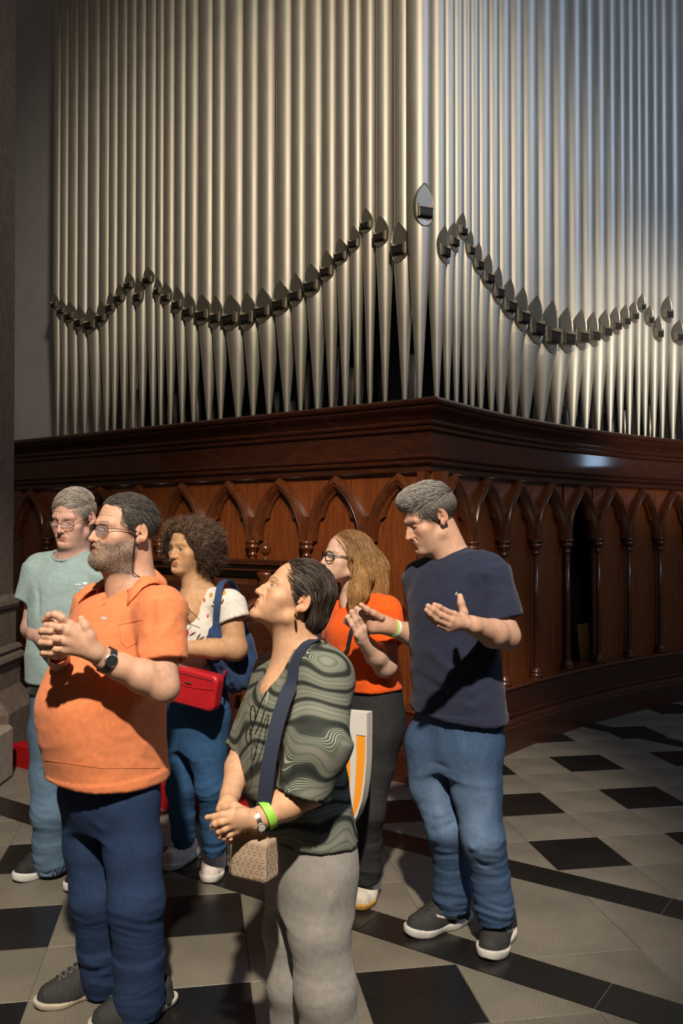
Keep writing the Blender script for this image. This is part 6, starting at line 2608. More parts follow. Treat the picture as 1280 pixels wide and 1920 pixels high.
    lines = [(Pp(560, 1300, -0.2), Pp(535, 1470, -0.25), 0.016, 0.010), (Pp(548, 1310, -0.2), Pp(520, 1470, -0.25), 0.013, -0.008), (Pp(625, 1330, -0.2), Pp(595, 1480, -0.27), 0.016, 0.008),
             (Pp(640, 1440, -0.05), Pp(640, 1550, -0.02), 0.016, 0.007), (Pp(628, 1440, -0.08), Pp(625, 1555, -0.06), 0.013, -0.007), (Pp(465, 1400, -0.2), Pp(530, 1440, -0.22), 0.012, 0.008),
             (Pp(462, 1430, -0.2), Pp(530, 1470, -0.22), 0.012, -0.008), (Pp(465, 1455, -0.2), Pp(535, 1500, -0.22), 0.012, 0.008), (Pp(470, 1485, -0.2), Pp(540, 1525, -0.2), 0.012, -0.007),
             (Pp(480, 1350, -0.16), Pp(540, 1400, -0.2), 0.013, 0.006), (Pp(570, 1530, -0.2), Pp(600, 1555, -0.15), 0.014, 0.006)]

    def fn(V, N):
        return cloth_noise(V, 7, 0.0045, (1, 1, 0.8), 9.0) + fold_lines(V, lines)
    sh, V, F = shirt_from(me, fd, (0.1, 0.1, 0.1), fn, 'blouse', wave_print_mat())
    sh['label'] = 'loose dark green blouse with flowing pale line pattern'
    sh['_org'] = tuple(me.location)
    # trousers
    lvj = levels(Pp, [(586, 1690, .120, .11, .11), (580, 1630, .146, .118, .128), (579, 1570, .146, .118, .126), (577, 1530, .142, .115, .12)])
    lgR = ([Pp(553, 1640, 0.07), Pp(546, 1740, 0.05), Pp(552, 1840, 0.04), Pp(556, 1930, 0.07), Pp(558, 2022, 0.09)], [.082, .078, .074, .076, .080])
    lgL = ([Pp(601, 1640, -0.06), Pp(598, 1740, -0.08), Pp(609, 1850, -0.09), Pp(619, 1940, -0.07), Pp(625, 2050, -0.05)], [.088, .083, .079, .082, .088])
    trousers(me, lvj, yaw, [lgR, lgL], 0.09, (0.245, 0.235, 0.225), seed=5.0, name='trousers', amp=0.0022, mat='fabric',
             lines=[(Pp(600, 1640, -0.2), Pp(575, 1760, -0.2), 0.014, 0.006), (Pp(630, 1660, -0.15), Pp(590, 1800, -0.2), 0.016, 0.006), (Pp(585, 1700, -0.2), Pp(560, 1840, -0.2), 0.013, -0.006), (Pp(590, 1820, -0.2), Pp(600, 1915, -0.2), 0.013, 0.006)])
    shoe(me, floor_pt(525, 2075), floor_pt(585, 2020), 0.24, 0.09, (0.03, 0.03, 0.03), (0.03, 0.03, 0.03), 0.025, 0.008, laces=False, high=0.07)
    shoe(me, floor_pt(585, 2110), floor_pt(650, 2050), 0.24, 0.09, (0.03, 0.03, 0.03), (0.03, 0.03, 0.03), 0.025, 0.008, laces=False, high=0.07)
    # watch and wristband
    wp = wrL + (elL - wrL) * 0.0
    wt = part('wristwatch', [arm_cuff(wp, elL, 0.0305, 0.012, 0.002)], 'silver', me)
    wt['label'] = 'small silver wristwatch'
    wt['_org'] = tuple(me.location)
    ax = (elL - wrL) / np.linalg.norm(elL - wrL)
    nrm = np.array([-0.2, -1.0, -0.5])
    nrm -= ax * (nrm @ ax)
    nrm /= np.linalg.norm(nrm)
    b_ = np.cross(nrm, ax)
    dc = wp + nrm * 0.032

    def disc(r0, z0, r1, z1, n=20):
        v = [dc + nrm * z0 + r0 * (ax * math.cos(t) + b_ * math.sin(t)) for t in np.linspace(0, 2 * math.pi, n, endpoint=False)]
        v += [dc + nrm * z1 + r1 * (ax * math.cos(t) + b_ * math.sin(t)) for t in np.linspace(0, 2 * math.pi, n, endpoint=False)]
        return v, [(i, (i + 1) % n, n + (i + 1) % n, n + i) for i in range(n)] + [tuple(range(n, 2 * n))]
    part('watch_case', [disc(0.0125, -0.002, 0.0125, 0.004)], 'silver', wt)
    part('watch_dial', [disc(0.010, 0.0, 0.0095, 0.0048)], plain('pale_dial', (0.6, 0.6, 0.58), 0.3), wt)
    wb_ = part('wristband', [arm_cuff(wrL + (elL - wrL) * 0.19, elL, 0.0375, 0.021, 0.0015)], plain('lime_wristband', (0.26, 0.62, 0.06), 0.55), me)
    wb_['label'] = 'bright green paper wristband'
    # folded spectacles hooked in the neckline
    q = [Pp(500, 1296, -0.19), Pp(488, 1320, -0.205), Pp(478, 1350, -0.215), Pp(468, 1378, -0.215)]
    q2 = [Pp(503, 1298, -0.19), Pp(497, 1325, -0.21), Pp(490, 1352, -0.22), Pp(478, 1376, -0.22)]
    sp = part('hanging_spectacles', [tube_vf(resample(q, 10), [0.0018] * 10, 5), tube_vf(resample(q2, 10), [0.0018] * 10, 5),
                                     tube_vf([Pp(474, 1340, -0.222) + 0.019 * np.array([0.35 * math.cos(t), 0.0, 1.3 * math.sin(t)]) + np.array([0, -0.004, 0]) for t in np.linspace(0, 6.29, 20)], [0.0016] * 20, 5),
                                     tube_vf([Pp(466, 1380, -0.222) + 0.017 * np.array([0.4 * math.cos(t), 0.0, 1.3 * math.sin(t)]) + np.array([0, -0.004, 0]) for t in np.linspace(0, 6.29, 20)], [0.0016] * 20, 5)], 'black_metal', me)
    # ---- handbag on a wide navy strap: a thing of its own
    bag = empty('handbag', Pp(478, 1640, -0.26), 'small beige monogram handbag on a wide navy strap below the clasped hands', 'handbag')
    ctr = Pp(477, 1605, -0.24)
    g = Field(ctr - 0.10, ctr + 0.10, 0.0035)
    f_, r_ = face_dir(28), right_dir(28)
    RR = np.stack([r_, f_, np.array([0, 0, 1.0])], 1)
    g.frame(ctr, RR)
    X, Yg, Z = g._grid((slice(None),) * 3)
    lx = (X - ctr[0]) * r_[0] + (Yg - ctr[1]) * r_[1]
    ly = (X - ctr[0]) * f_[0] + (Yg - ctr[1]) * f_[1]
    lz = Z - ctr[2]
    wx, wy, wz = 0.058 - 0.08 * (lz + 0.05) * 0.3, 0.034 - 0.12 * np.clip(lz, 0, 1), 0.055
    qx, qy, qz = np.abs(lx) - wx + 0.012, np.abs(ly) - wy + 0.012, np.abs(lz) - wz + 0.012
    g.D = (np.sqrt(np.maximum(qx, 0) ** 2 + np.maximum(qy, 0) ** 2 + np.maximum(qz, 0) ** 2) + np.minimum(np.maximum(qx, np.maximum(qy, qz)), 0) - 0.012).astype(np.float32)
    Vb, Fb = g.mesh()
    beige = (0.36, 0.27, 0.20)
    bo = mesh_obj('bag_body', Vb, Fb, 'fabric', bag, np.tile(beige, (len(Vb), 1)) * (1 + 0.06 * perlin(Vb * 80)[:, None]))
    bo['_org'] = tuple(bag.location)
    tb = bvh(Vb, Fb)
    marks = []
    for i in range(6):
        for j in range(6):
            u0, v0 = -0.046 + 0.017 * i + (0.008 if j % 2 else 0), -0.042 + 0.0155 * j
            arc = [(u0 + 0.0050 * math.cos(t), v0 + 0.0050 * math.sin(t)) for t in np.linspace(0.7, 5.9, 9)]
            inn = [(u0 + 0.0036 * math.cos(t), v0 + 0.0036 * math.sin(t)) for t in np.linspace(5.9, 0.7, 9)]
            for k in range(8):
                marks.append([arc[k], arc[k + 1], inn[7 - k], inn[8 - k]])
    for dv in (-f_, r_ * 1.0):
        pm = project_patch(tb, ctr, dv, (0, 0, 1), marks, 0.0006)
        if pm:
            part('monogram_print', pm, plain('taupe_print', (0.19, 0.13, 0.095), 0.6), bag)
    zz = part('zip', [tube_vf([ctr + r_ * t + np.array([0, 0, 0.056]) for t in np.linspace(-0.05, 0.05, 8)], [0.003] * 8, 6), tube_vf(circle_pts(ctr + r_ * 0.03 + np.array([0, -0.005, 0.064]), f_, 0.009), [0.0016] * 25, 5)], 'gold', bag)
    for sg in (-1, 1):
        part('side_seam', [tube_vf([ctr + r_ * 0.0585 * sg + f_ * 0.030 + np.array([0, 0, t]) for t in np.linspace(-0.045, 0.04, 6)], [0.0012] * 6, 4)], plain('seam_brown', (0.16, 0.10, 0.07), 0.7), bag)
    line = resample([Pp(604, 1222, 0.04), Pp(597, 1208, 0.0), Pp(583, 1213, -0.09), Pp(556, 1262, -0.17), Pp(532, 1320, -0.215), Pp(513, 1390, -0.25), Pp(503, 1450, -0.265), Pp(497, 1500, -0.265), Pp(494, 1552, -0.25)], 44)
    # lay the strap on the cloth
    tsh = bvh(V, F)
    lay = []
    for p in line:
        hit = tsh.find_nearest(Vector(p))
        q_, nn_ = np.array(hit[0]), np.array(hit[1])
        d_ = (p - q_) @ nn_
        lay.append((q_ + nn_ * 0.003, nn_) if (d_ < 0.012 and p[2] > wrL[2] + 0.03) else (p, np.array([-0.35, -1.0, 0.15])))
    lp = np.array([a for a, _ in lay])
    for _ in range(3):
        lp[1:-1] = (lp[:-2] + 2 * lp[1:-1] + lp[2:]) / 4
    nr_ = [n_ for _, n_ in lay]
    part('strap', [ribbon_on(None, lp, 0.040, lambda i: nr_[i] * 0.7 + np.array([-0.1, -0.35, 0.05]), 0.004, 0.003)], plain('navy_webbing', (0.012, 0.020, 0.048), 0.8, bump=0.4, bscale=700), bag)


# ------------------------------------------------------------------ woman in orange top with long blond hair
def woman_orange():
    Y = 3.68
    Pp = lambda px, py, dy=0.0: P(px, py, Y + dy)
    me = new_person(682, Y, 'blond woman in bright orange top and dark jeans holding the tall man\'s hand')
    s = 0.965
    R = head_frame(63, 9, 2)
    c = head_center((669, 1051), EAR_L, Y, R, s)
    hp = dict(eyes=0.0042, brow=0.75, nose=0.98, jaw=0.94, cheek=1.0, brow_col=(0.22, 0.13, 0.07), brow_t=0.003, lips=1.0, lip_col=(0.45, 0.15, 0.13), age=0.3, mouth_open=True)
    tone = (0.62, 0.40, 0.31)
    yaw = 50
    neck_b = Pp(662, 1128, 0.02)
    shL, shR = Pp(724, 1146, -0.11), Pp(640, 1140, 0.12)
    elL, wrL = Pp(722, 1248, -0.18), Pp(678, 1197, -0.31)
    elR, wrR = Pp(622, 1245, 0.10), Pp(612, 1300, -0.06)

    def skin(fd):
        skin_head(fd, c, R, s, hp)
        fd.cone(c + R @ np.array([0, -0.02, -0.05]) * s, neck_b, 0.046, 0.050, 0.03)
        fd.cone(neck_b + face_dir(yaw) * 0.005, Pp(655, 1140, -0.02), 0.040, 0.036, 0.03)
        fd.cone(neck_b, (neck_b + shL) / 2, 0.045, 0.042, 0.03)
        fd.cone(neck_b, (neck_b + shR) / 2, 0.045, 0.042, 0.03)
        fd.cone(shL, elL, 0.050, 0.047, 0.02)
        fd.chain([elL, elL * 0.6 + wrL * 0.4, wrL], [0.047, 0.043, 0.028], 0.02)
        fd.cone(shR, elR, 0.046, 0.042, 0.02)
        fd.chain([elR, wrR], [0.042, 0.028], 0.02)
        fd.cone(wrL, Pp(674, 1172, -0.325), 0.026, 0.030, 0.012, flat=((0.2, 1, 0.2), 0.8))
        tops = ((679, 1143), (669, 1141), (659, 1147), (651, 1157))
        bases = ((687, 1170), (680, 1177), (673, 1183), (669, 1189))
        for k in range(4):
            b0, t0 = bases[k], tops[k]
            q0, q1 = Pp(*b0, -0.335), Pp(*t0, -0.355)
            fd.cone(Pp(676, 1190, -0.32), q0, 0.023, 0.0165, 0.010)
            finger(fd, [q0, q0 * 0.45 + q1 * 0.55 + np.array([0, -0.006, 0]), q1, Pp(t0[0] - 4, t0[1] + 8, -0.335), Pp(t0[0] + 4, t0[1] + 16, -0.325)], 0.0125 - 0.0006 * k, 0.0088 - 0.0005 * k)
        finger(fd, [Pp(688, 1176, -0.33), Pp(694, 1164, -0.335), Pp(690, 1154, -0.335)], 0.0120, 0.0090)
        # other hand, mostly behind the nearer woman
        fd.cone(wrR, wrR + np.array([0.03, -0.06, 0.0]), 0.026, 0.028, 0.012)
        for k in range(4):
            b = wrR + np.array([0.04, -0.07, 0.024 - 0.016 * k])
            finger(fd, [b, b + np.array([0.02, -0.03, 0.0]), b + np.array([0.01, -0.05, -0.006])], 0.0100, 0.0075)
        finger(fd, [wrR + np.array([0.01, -0.02, 0.02]), wrR + np.array([0.035, -0.055, 0.045])], 0.0120, 0.0090)

    m = 0.165 * s
    boxes = [(c - np.array([m, m, 0.19]), c + m, 0.0021), (*bounds([elL, wrL, Pp(655, 1140, -0.35)], 0.055), 0.0032), (*bounds([shL, elL], 0.055), 0.007), (*bounds([shR, elR, wrR + np.array([0.05, -0.1, 0])], 0.055), 0.006), (*bounds([neck_b, Pp(640, 1160, -0.06), shL], 0.055), 0.006)]
    body_object(me, skin, boxes, c, R, s, tone, hp)
    eyeballs(me, c, R, s, (0.0, 0.0), (0.10, 0.09, 0.06))
    sp = spectacles(me, c, R, s, 0.0255, 0.0205, 0.0024, 'black_metal', 'lens_clear', 2.3, -0.008, 0.1135, True)
    sp['label'] = 'round dark rimmed spectacles'
    er = c + R @ (np.array([-0.080, -0.002, -0.042]) * s)
    part('earring', [tube_vf(circle_pts(er + np.array([0, -0.004, -0.008]), (1.0, 0.3, 0), 0.009), [0.0022] * 25, 6)], 'gold', me)
    rg = Pp(661, 1158, -0.350)
    part('ring', [tube_vf(circle_pts(rg, (0.4, 0.3, 1.0), 0.0115), [0.0016] * 25, 5)], 'gold', me)

    # long hair: a falling mass with strands laid over it
    def cfg(fd):
        fd.ell((0, -0.014, 0.040), (0.0835, 0.104, 0.087))
        fd.frame()
        k0 = c + R @ np.array([0, -0.045, 0.0]) * s
        k1 = Pp(694, 1085, 0.0)
        fd.chain([k0, Pp(690, 1068, 0.01), Pp(694, 1105, 0.0), Pp(697, 1128, -0.02)], [0.078, 0.076, 0.064, 0.040], 0.04)
        fd.chain([c + R @ np.array([-0.062, -0.004, 0.01]) * s, Pp(680, 1078, -0.10), Pp(671, 1112, -0.12), Pp(663, 1140, -0.13)], [0.030, 0.036, 0.036, 0.016], 0.03)
        fd.chain([c + R @ np.array([0.062, 0.0, 0.0]) * s, Pp(650, 1090, 0.10), Pp(648, 1130, 0.10)], [0.030, 0.034, 0.024], 0.03)
        fd.frame(c, R, s)
        fd.ell((0, 0.118, -0.015), (0.070, 0.070, 0.095), 0.015, 'sub')
        fd.ell((-0.055, 0.085, -0.050), (0.040, 0.065, 0.080), 0.012, 'sub')
        fd.ell((-0.086, 0.012, -0.030), (0.016, 0.022, 0.028), 0.006, 'sub')
        fd.ell((0, 0.060, -0.090), (0.060, 0.060, 0.060), 0.012, 'sub')
    lo, hi = bounds([c - 0.13, c + 0.13, Pp(715, 1150, 0.1), Pp(655, 1150, -0.2)], 0.05)
    fd = Field(lo, hi, 0.005)
    fd.frame(c, R, s)
    cfg(fd)
    V, F = fd.mesh()
    part_line = 0.02

    def flow(p, nr):
        l = (p - c) @ R / s
        t = np.clip((0.09 - l[:, 2]) / 0.10, 0, 1)
        loc = np.stack([np.sign(l[:, 0] - part_line) * (1 - t) * 1.0, -0.35 * (1 - t), -0.2 - 1.0 * t], 1) @ R.T
        dn = np.tile(np.array([0.05, -0.02, -1.0]), (len(p), 1))
        return np.where((t > 0.8)[:, None], dn, loc)

    def colf(p, rs):
        l = (p - c) @ R / s
        t = np.clip((0.06 - l[:, 2]) / 0.22, 0, 1)[:, None]
        base = np.array((0.33, 0.185, 0.075)) * (1 - t) + np.array((0.44, 0.235, 0.095)) * t
        return np.clip(base * (1 + 0.30 * rs.normal(size=(len(p), 1))), 0.02, 0.8)
    make_hair(me, V, F, 8000, flow, 0.11, 0.00075, (0.42, 0.25, 0.1), seg=8, lift=0.03, seed=41, jitter=0.06, col_fn=colf, shadebase=0.8, curl=0.003, curl_freq=0.6, gravity=0.05, thick=0.008, relax=0.6)

    lv = levels(Pp, [(684, 1287, .178, .125, .135), (682, 1262, .176, .135, .130), (680, 1215, .166, .138, .122), (680, 1175, .168, .140, .120), (680, 1145, .150, .10, .11), (676, 1122, .08, .05, .07)])
    lo, hi = bounds([(r[1], r[2], r[0]) for r in lv] + [shL, shR, elL], 0.22)
    lo[2], hi[2] = lv[0][0] - 0.04, Pp(680, 1090)[2]
    fd = Field(lo, hi, 0.006)
    fd.loft(lv, yaw, tilt=(0.03, 0, lv[0][1], lv[0][2]))
    fd.cone(neck_b + np.array([0.01, 0, -0.02]), shL, 0.055, 0.066, 0.05)
    fd.cone(neck_b + np.array([0, 0, -0.02]), shR, 0.055, 0.064, 0.05)
    slL = Pp(728, 1205, -0.14)
    fd.cyl(shL, slL, 0.070, 0.074, 0.03)
    u = (slL - shL) / np.linalg.norm(slL - shL)
    fd.cyl(slL - u * 0.03, slL + u * 0.03, 0.058, 0.061, 0, 'sub')
    fd.cyl(shR, Pp(632, 1200, 0.11), 0.066, 0.070, 0.03)
    fd.cone(neck_b + face_dir(yaw) * 0.03 + np.array([0, 0, 0.012]), c + R @ np.array([0, -0.01, -0.09]) * s, 0.060, 0.060, 0.006, 'sub')
    fd.cone(Pp(648, 1132, -0.09), neck_b + face_dir(yaw) * 0.05 + np.array([0, 0, 0.03]), 0.012, 0.045, 0.006, 'sub')
    lines = [(Pp(705, 1125, -0.15), Pp(695, 1180, -0.2), 0.012, 0.006), (Pp(718, 1120, -0.15), Pp(712, 1180, -0.2), 0.012, -0.006), (Pp(640, 1215, -0.1), Pp(700, 1260, -0.16), 0.014, 0.007),
             (Pp(690, 1240, -0.17), Pp(735, 1270, -0.05), 0.013, 0.007), (Pp(660, 1180, -0.16), Pp(690, 1220, -0.18), 0.013, -0.006), (Pp(660, 1275, -0.16), Pp(730, 1268, -0.1), 0.012, -0.005)]

    def fn(V, N):
        return cloth_noise(V, 8, 0.0042, (1, 1, 1.2), 12.0) + fold_lines(V, lines)
    sh, V, F = shirt_from(me, fd, (0.78, 0.105, 0.012), fn, 'top')
    sh['label'] = 'bright orange short sleeved top'
    sh['_org'] = tuple(me.location)
    tsh = bvh(V, F)
    ln = resample([Pp(690, 1118, -0.02), Pp(676, 1128, -0.12), Pp(658, 1168, -0.17), Pp(644, 1205, -0.18), Pp(630, 1250, -0.16)], 24)
    lay = []
    for p in ln:
        h_ = tsh.find_nearest(Vector(p))
        lay.append((np.array(h_[0]) + np.array(h_[1]) * 0.004, np.array(h_[1])))
    part('bag_strap', [ribbon_on(None, [a for a, _ in lay], 0.018, lambda i: lay[i][1], 0.001, 0.003)], 'black_leather', me)
    # jeans
    lvj = levels(Pp, [(684, 1420, .120, .10, .11), (686, 1370, .168, .118, .150), (686, 1320, .172, .118, .138), (684, 1275, .165, .11, .12)])
    lgL = ([Pp(700, 1375, -0.05), Pp(697, 1440, -0.06), Pp(689, 1520, -0.09), Pp(687, 1575, -0.05), Pp(688, 1650, -0.02)], [.096, .084, .064, .060, .054])
    lgR = ([Pp(660, 1375, 0.06), Pp(656, 1440, 0.05), Pp(652, 1520, 0.02), Pp(651, 1570, 0.05), Pp(651, 1636, 0.08)], [.094, .082, .062, .058, .052])
    trousers(me, lvj, yaw, [lgR, lgL], 0.05, (0.030, 0.031, 0.034), seed=9.0, name='jeans', amp=0.0045)
    wht, gum = (0.66, 0.63, 0.56), (0.42, 0.22, 0.05)

    def acc(col, lf, lr, z):
        col[(lf > 0.55)] = (0.50, 0.46, 0.40)
        return col
    shoe(me, floor_pt(669, 1712), floor_pt(703, 1664), 0.255, 0.098, wht, gum, 0.024, 0.006, lace_col=(0.68, 0.66, 0.60), high=0.08, accent=acc, label='white sneaker with gum sole')
    shoe(me, floor_pt(636, 1660), floor_pt(666, 1628), 0.255, 0.098, wht, gum, 0.024, 0.006, lace_col=(0.68, 0.66, 0.60), high=0.08, accent=acc, label='white sneaker with gum sole')

    # ---- white and orange tote hanging between the two women
    yt = 3.30
    tote = empty('tote_bag', P(660, 1548, yt), 'white and orange striped cloth bag hanging behind the woman in green', 'tote bag')
    out = [(687, 1335), (687, 1375), (686, 1420), (683, 1460), (678, 1495), (669, 1525), (657, 1546), (640, 1552), (615, 1550), (596, 1530), (590, 1480), (590, 1420), (590, 1375), (590, 1335)]

    def sheet(pxs, y0, th, name, mat):
        a = [P(x, y, yt) for x, y in pxs]
        n = len(a)
        f = np.array([-0.45, -0.9, 0])
        f /= np.linalg.norm(f)
        dep = [np.array([0, (q[0] - P(640, 960, yt)[0]) * -0.35, 0]) for q in a]
        v = [q + d + f * y0 for q, d in zip(a, dep)] + [q + d + f * (y0 - th) for q, d in zip(a, dep)]
        fc = [tuple(range(n)), tuple(range(2 * n - 1, n - 1, -1))] + [(i, n + i, n + (i + 1) % n, (i + 1) % n) for i in range(n)]
        return part(name, [(v, fc)], mat, tote, True, 30)
    org = plain('orange_canvas', (0.80, 0.30, 0.015), 0.85, bump=0.3, bscale=500)
    wht_m = plain('white_canvas', (0.60, 0.59, 0.58), 0.85, bump=0.3, bscale=500)
    sheet(out, 0.0, 0.045, 'bag_body', org)
    sheet([(687.6, 1334), (687.6, 1376), (650, 1374), (589, 1374), (589, 1334)], 0.003, 0.051, 'top_band', wht_m)
    sheet([(668, 1375), (668, 1420), (666, 1470), (661, 1520), (655, 1547), (651, 1549), (656, 1500), (657, 1450), (657, 1400), (657, 1375)], 0.0035, 0.003, 'stripe', wht_m)
    sheet([(687.4, 1376), (687, 1420), (684, 1460), (679, 1495), (670, 1525), (657, 1547), (655, 1545), (667, 1523), (676, 1494), (681, 1458), (684.4, 1420), (685, 1376)], 0.003, 0.051, 'piping', wht_m)
    hl = [P(630, 1336, yt), P(626, 1300, yt + 0.05), P(622, 1270, yt + 0.12)]
    part('handle', [ribbon_on(None, resample(hl, 10), 0.02, lambda i: np.array([-0.4, -0.9, 0]), 0, 0.003)], wht_m, tote)


# ------------------------------------------------------------------ curly haired woman in floral blouse
def woman_curly():
    Y = 3.88
    Pp = lambda px, py, dy=0.0: P(px, py, Y + dy)
    me = new_person(365, Y, 'curly haired woman in white floral blouse and blue jeans looking left')
    s = 0.97
    R = head_frame(37, -3, 0)
    c = head_center((321, 1044), np.array([0, 0.123, -0.037]), Y, R, s)
    hp = dict(eyes=0.0038, brow=0.8, nose=0.96, nose_w=1.15, jaw=0.98, cheek=1.06, brow_col=(0.07, 0.04, 0.03), brow_t=0.0032, lips=1.15, lip_col=(0.42, 0.13, 0.11), age=0.2)
    tone = (0.50, 0.285, 0.155)
    yaw = 36
    neck_b = Pp(377, 1114, 0.02)
    shL, shR = Pp(428, 1132, -0.11), Pp(338, 1128, 0.12)
    elL, wrL = Pp(440, 1216, -0.15), Pp(342, 1216, -0.25)
    elR, wrR = Pp(318, 1215, 0.08), Pp(300, 1225, -0.15)

    def skin(fd):
        skin_head(fd, c, R, s, hp)
        fd.cone(c + R @ np.array([0, -0.02, -0.05]) * s, neck_b, 0.048, 0.054, 0.03)
        fd.cone(c + R @ np.array([0, 0.03, -0.085]) * s, neck_b + face_dir(yaw) * 0.04, 0.036, 0.05, 0.04)
        fd.cone(neck_b, shL * 0.7 + neck_b * 0.3, 0.05, 0.045, 0.03)
        fd.cone(neck_b, shR * 0.7 + neck_b * 0.3, 0.05, 0.045, 0.03)
        fd.cone(neck_b + face_dir(yaw) * 0.02, Pp(355, 1150, -0.08), 0.06, 0.07, 0.04)
        fd.cone(neck_b + np.array([0, 0, -0.03]), Pp(345, 1140, -0.02), 0.06, 0.06, 0.04)
        fd.cone(shL, elL, 0.058, 0.054, 0.02)
        fd.chain([elL, elL * 0.6 + wrL * 0.4, wrL], [0.052, 0.045, 0.029], 0.02)
        fd.cone(shR, elR, 0.052, 0.048, 0.02)
        fd.chain([elR, wrR], [0.048, 0.029], 0.02)
        for w_, sg in ((wrL, -1), (wrR, -1)):
            hd = w_ + np.array([sg * 0.05, -0.03, 0.0])
            fd.cone(w_, hd, 0.027, 0.030, 0.012)
            for k in range(4):
                b = hd + np.array([sg * 0.015, -0.01, 0.026 - 0.017 * k])
                finger(fd, [b, b + np.array([sg * 0.03, -0.012, 0.0]), b + np.array([sg * 0.045, 0.002, -0.006])], 0.0100, 0.0078)
            finger(fd, [w_ + np.array([sg * 0.015, -0.01, 0.02]), hd + np.array([sg * 0.01, -0.02, 0.042])], 0.0130, 0.0095)

    m = 0.165 * s
    boxes = [(c - np.array([m, m, 0.19]), c + m, 0.0023), (*bounds([elL, wrL, wrL + np.array([-0.1, -0.05, 0])], 0.058), 0.0045), (*bounds([shL, elL], 0.065), 0.005), (*bounds([shR, elR, wrR], 0.06), 0.007), (*bounds([neck_b, shL, Pp(345, 1150, -0.08), shR], 0.075), 0.005)]
    body_object(me, skin, boxes, c, R, s, tone, hp)
    eyeballs(me, c, R, s, (0.0, 0.0))
    er = c + R @ (np.array([-0.082, 0.0, -0.045]) * s)
    part('earring', [tube_vf(circle_pts(er, (1, 0.3, 0), 0.006), [0.0022] * 25, 5)], 'gold', me)

    def cfg(fd):
        fd.ell((0, -0.035, 0.022), (0.128, 0.108, 0.098))
        fd.ell((-0.075, -0.035, -0.03), (0.062, 0.075, 0.085), 0.03)
        fd.ell((0.100, -0.012, 0.000), (0.072, 0.068, 0.080), 0.03)
        fd.ell((0, -0.085, -0.03), (0.09, 0.06, 0.08), 0.03)
        fd.ell((0, 0.040, 0.088), (0.082, 0.056, 0.034), 0.03)
        fd.ell((-0.062, 0.035, 0.045), (0.030, 0.040, 0.045), 0.03)
        fd.ell((0, 0.116, -0.028), (0.066, 0.066, 0.090), 0.012, 'sub')
        fd.ell((0, 0.065, -0.080), (0.060, 0.065, 0.080), 0.015, 'sub')
    m = 0.24
    fd = Field(c - m, c + m, 0.006)
    fd.frame(c, R, s)
    cfg(fd)
    V, F = fd.mesh()
    V = displaced(V, F, lambda V, N: (0.010 * perlin(V * 38) + 0.006 * perlin(V * 75)) * np.clip((0.035 - ((V - c) @ R / s)[:, 1]) / 0.03, 0, 1))

    def flow(p, nr):
        rs = np.random.RandomState(8)
        return rs.normal(size=p.shape) + np.array([0, 0, -0.4])

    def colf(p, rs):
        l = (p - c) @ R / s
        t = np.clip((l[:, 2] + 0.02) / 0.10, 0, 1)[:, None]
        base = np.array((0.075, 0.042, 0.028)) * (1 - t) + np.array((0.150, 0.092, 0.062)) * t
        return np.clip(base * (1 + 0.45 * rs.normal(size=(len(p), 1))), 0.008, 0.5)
    def keep(p, nr):
        l = (p - c) @ R / s
        ok = l[:, 1] < np.where(l[:, 2] > 0.060, 0.088, 0.035)
        return ok & ~((np.abs(l[:, 0]) < 0.060) & (l[:, 1] > 0.02) & (l[:, 2] < 0.062))
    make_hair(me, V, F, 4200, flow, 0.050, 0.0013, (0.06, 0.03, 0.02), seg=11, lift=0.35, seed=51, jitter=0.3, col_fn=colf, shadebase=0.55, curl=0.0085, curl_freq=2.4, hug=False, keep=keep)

    lv = levels(Pp, [(368, 1262, .168, .130, .130), (370, 1235, .164, .132, .125), (372, 1195, .158, .135, .118), (376, 1160, .158, .125, .115), (380, 1128, .130, .085, .10), (380, 1108, .07, .05, .06)])
    lo, hi = bounds([(r[1], r[2], r[0]) for r in lv] + [shL, shR], 0.22)
    lo[2], hi[2] = lv[0][0] - 0.04, Pp(380, 1075)[2]
    fd = Field(lo, hi, 0.006)
    fd.loft(lv, yaw)
    fd.cone(neck_b + np.array([0.02, 0, -0.03]), shL, 0.052, 0.066, 0.05)
    fd.cone(neck_b + np.array([0, 0.01, -0.03]), shR, 0.052, 0.062, 0.05)
    slL = Pp(438, 1164, -0.13)
    fd.cyl(shL, slL, 0.068, 0.074, 0.03)
    u = (slL - shL) / np.linalg.norm(slL - shL)
    fd.cyl(slL - u * 0.03, slL + u * 0.03, 0.060, 0.064, 0, 'sub')
    fd.cyl(shR, Pp(330, 1158, 0.12), 0.066, 0.070, 0.03)
    fd.cone(Pp(352, 1128, -0.10), neck_b + np.array([0.0, 0, 0.035]), 0.062, 0.075, 0.006, 'sub')
    fd.cone(Pp(340, 1120, -0.02), neck_b + np.array([0, 0, 0.03]), 0.055, 0.065, 0.006, 'sub')

    def fn(V, N):
        return cloth_noise(V, 8, 0.0038, (1, 1, 1.2), 15.0)
    sh, V, F = shirt_from(me, fd, (0.66, 0.64, 0.60), fn, 'blouse', var=0.02)
    sh['label'] = 'white blouse printed with red flowers and brown leaves'
    sh['_org'] = tuple(me.location)
    tr = bvh(V, F)
    dv = np.array([0.12, 1.0, 0.05])
    red, pur, ochre, leaf = [], [], [], []

    def pq(px, py):
        return Pp(px, py, 0.0)

    def flower(px, py, r):
        o = pq(px, py)
        for k in range(5):
            a = 2 * math.pi * k / 5 + 0.3
            red.append((o, [(r * 0.55 * math.cos(a) + r * 0.52 * math.cos(t), r * 0.55 * math.sin(a) + r * 0.52 * math.sin(t)) for t in np.linspace(0, 2 * math.pi, 9)[:-1]]))
        pur.append((o, [(r * 0.28 * math.cos(t), r * 0.28 * math.sin(t)) for t in np.linspace(0, 2 * math.pi, 9)[:-1]]))

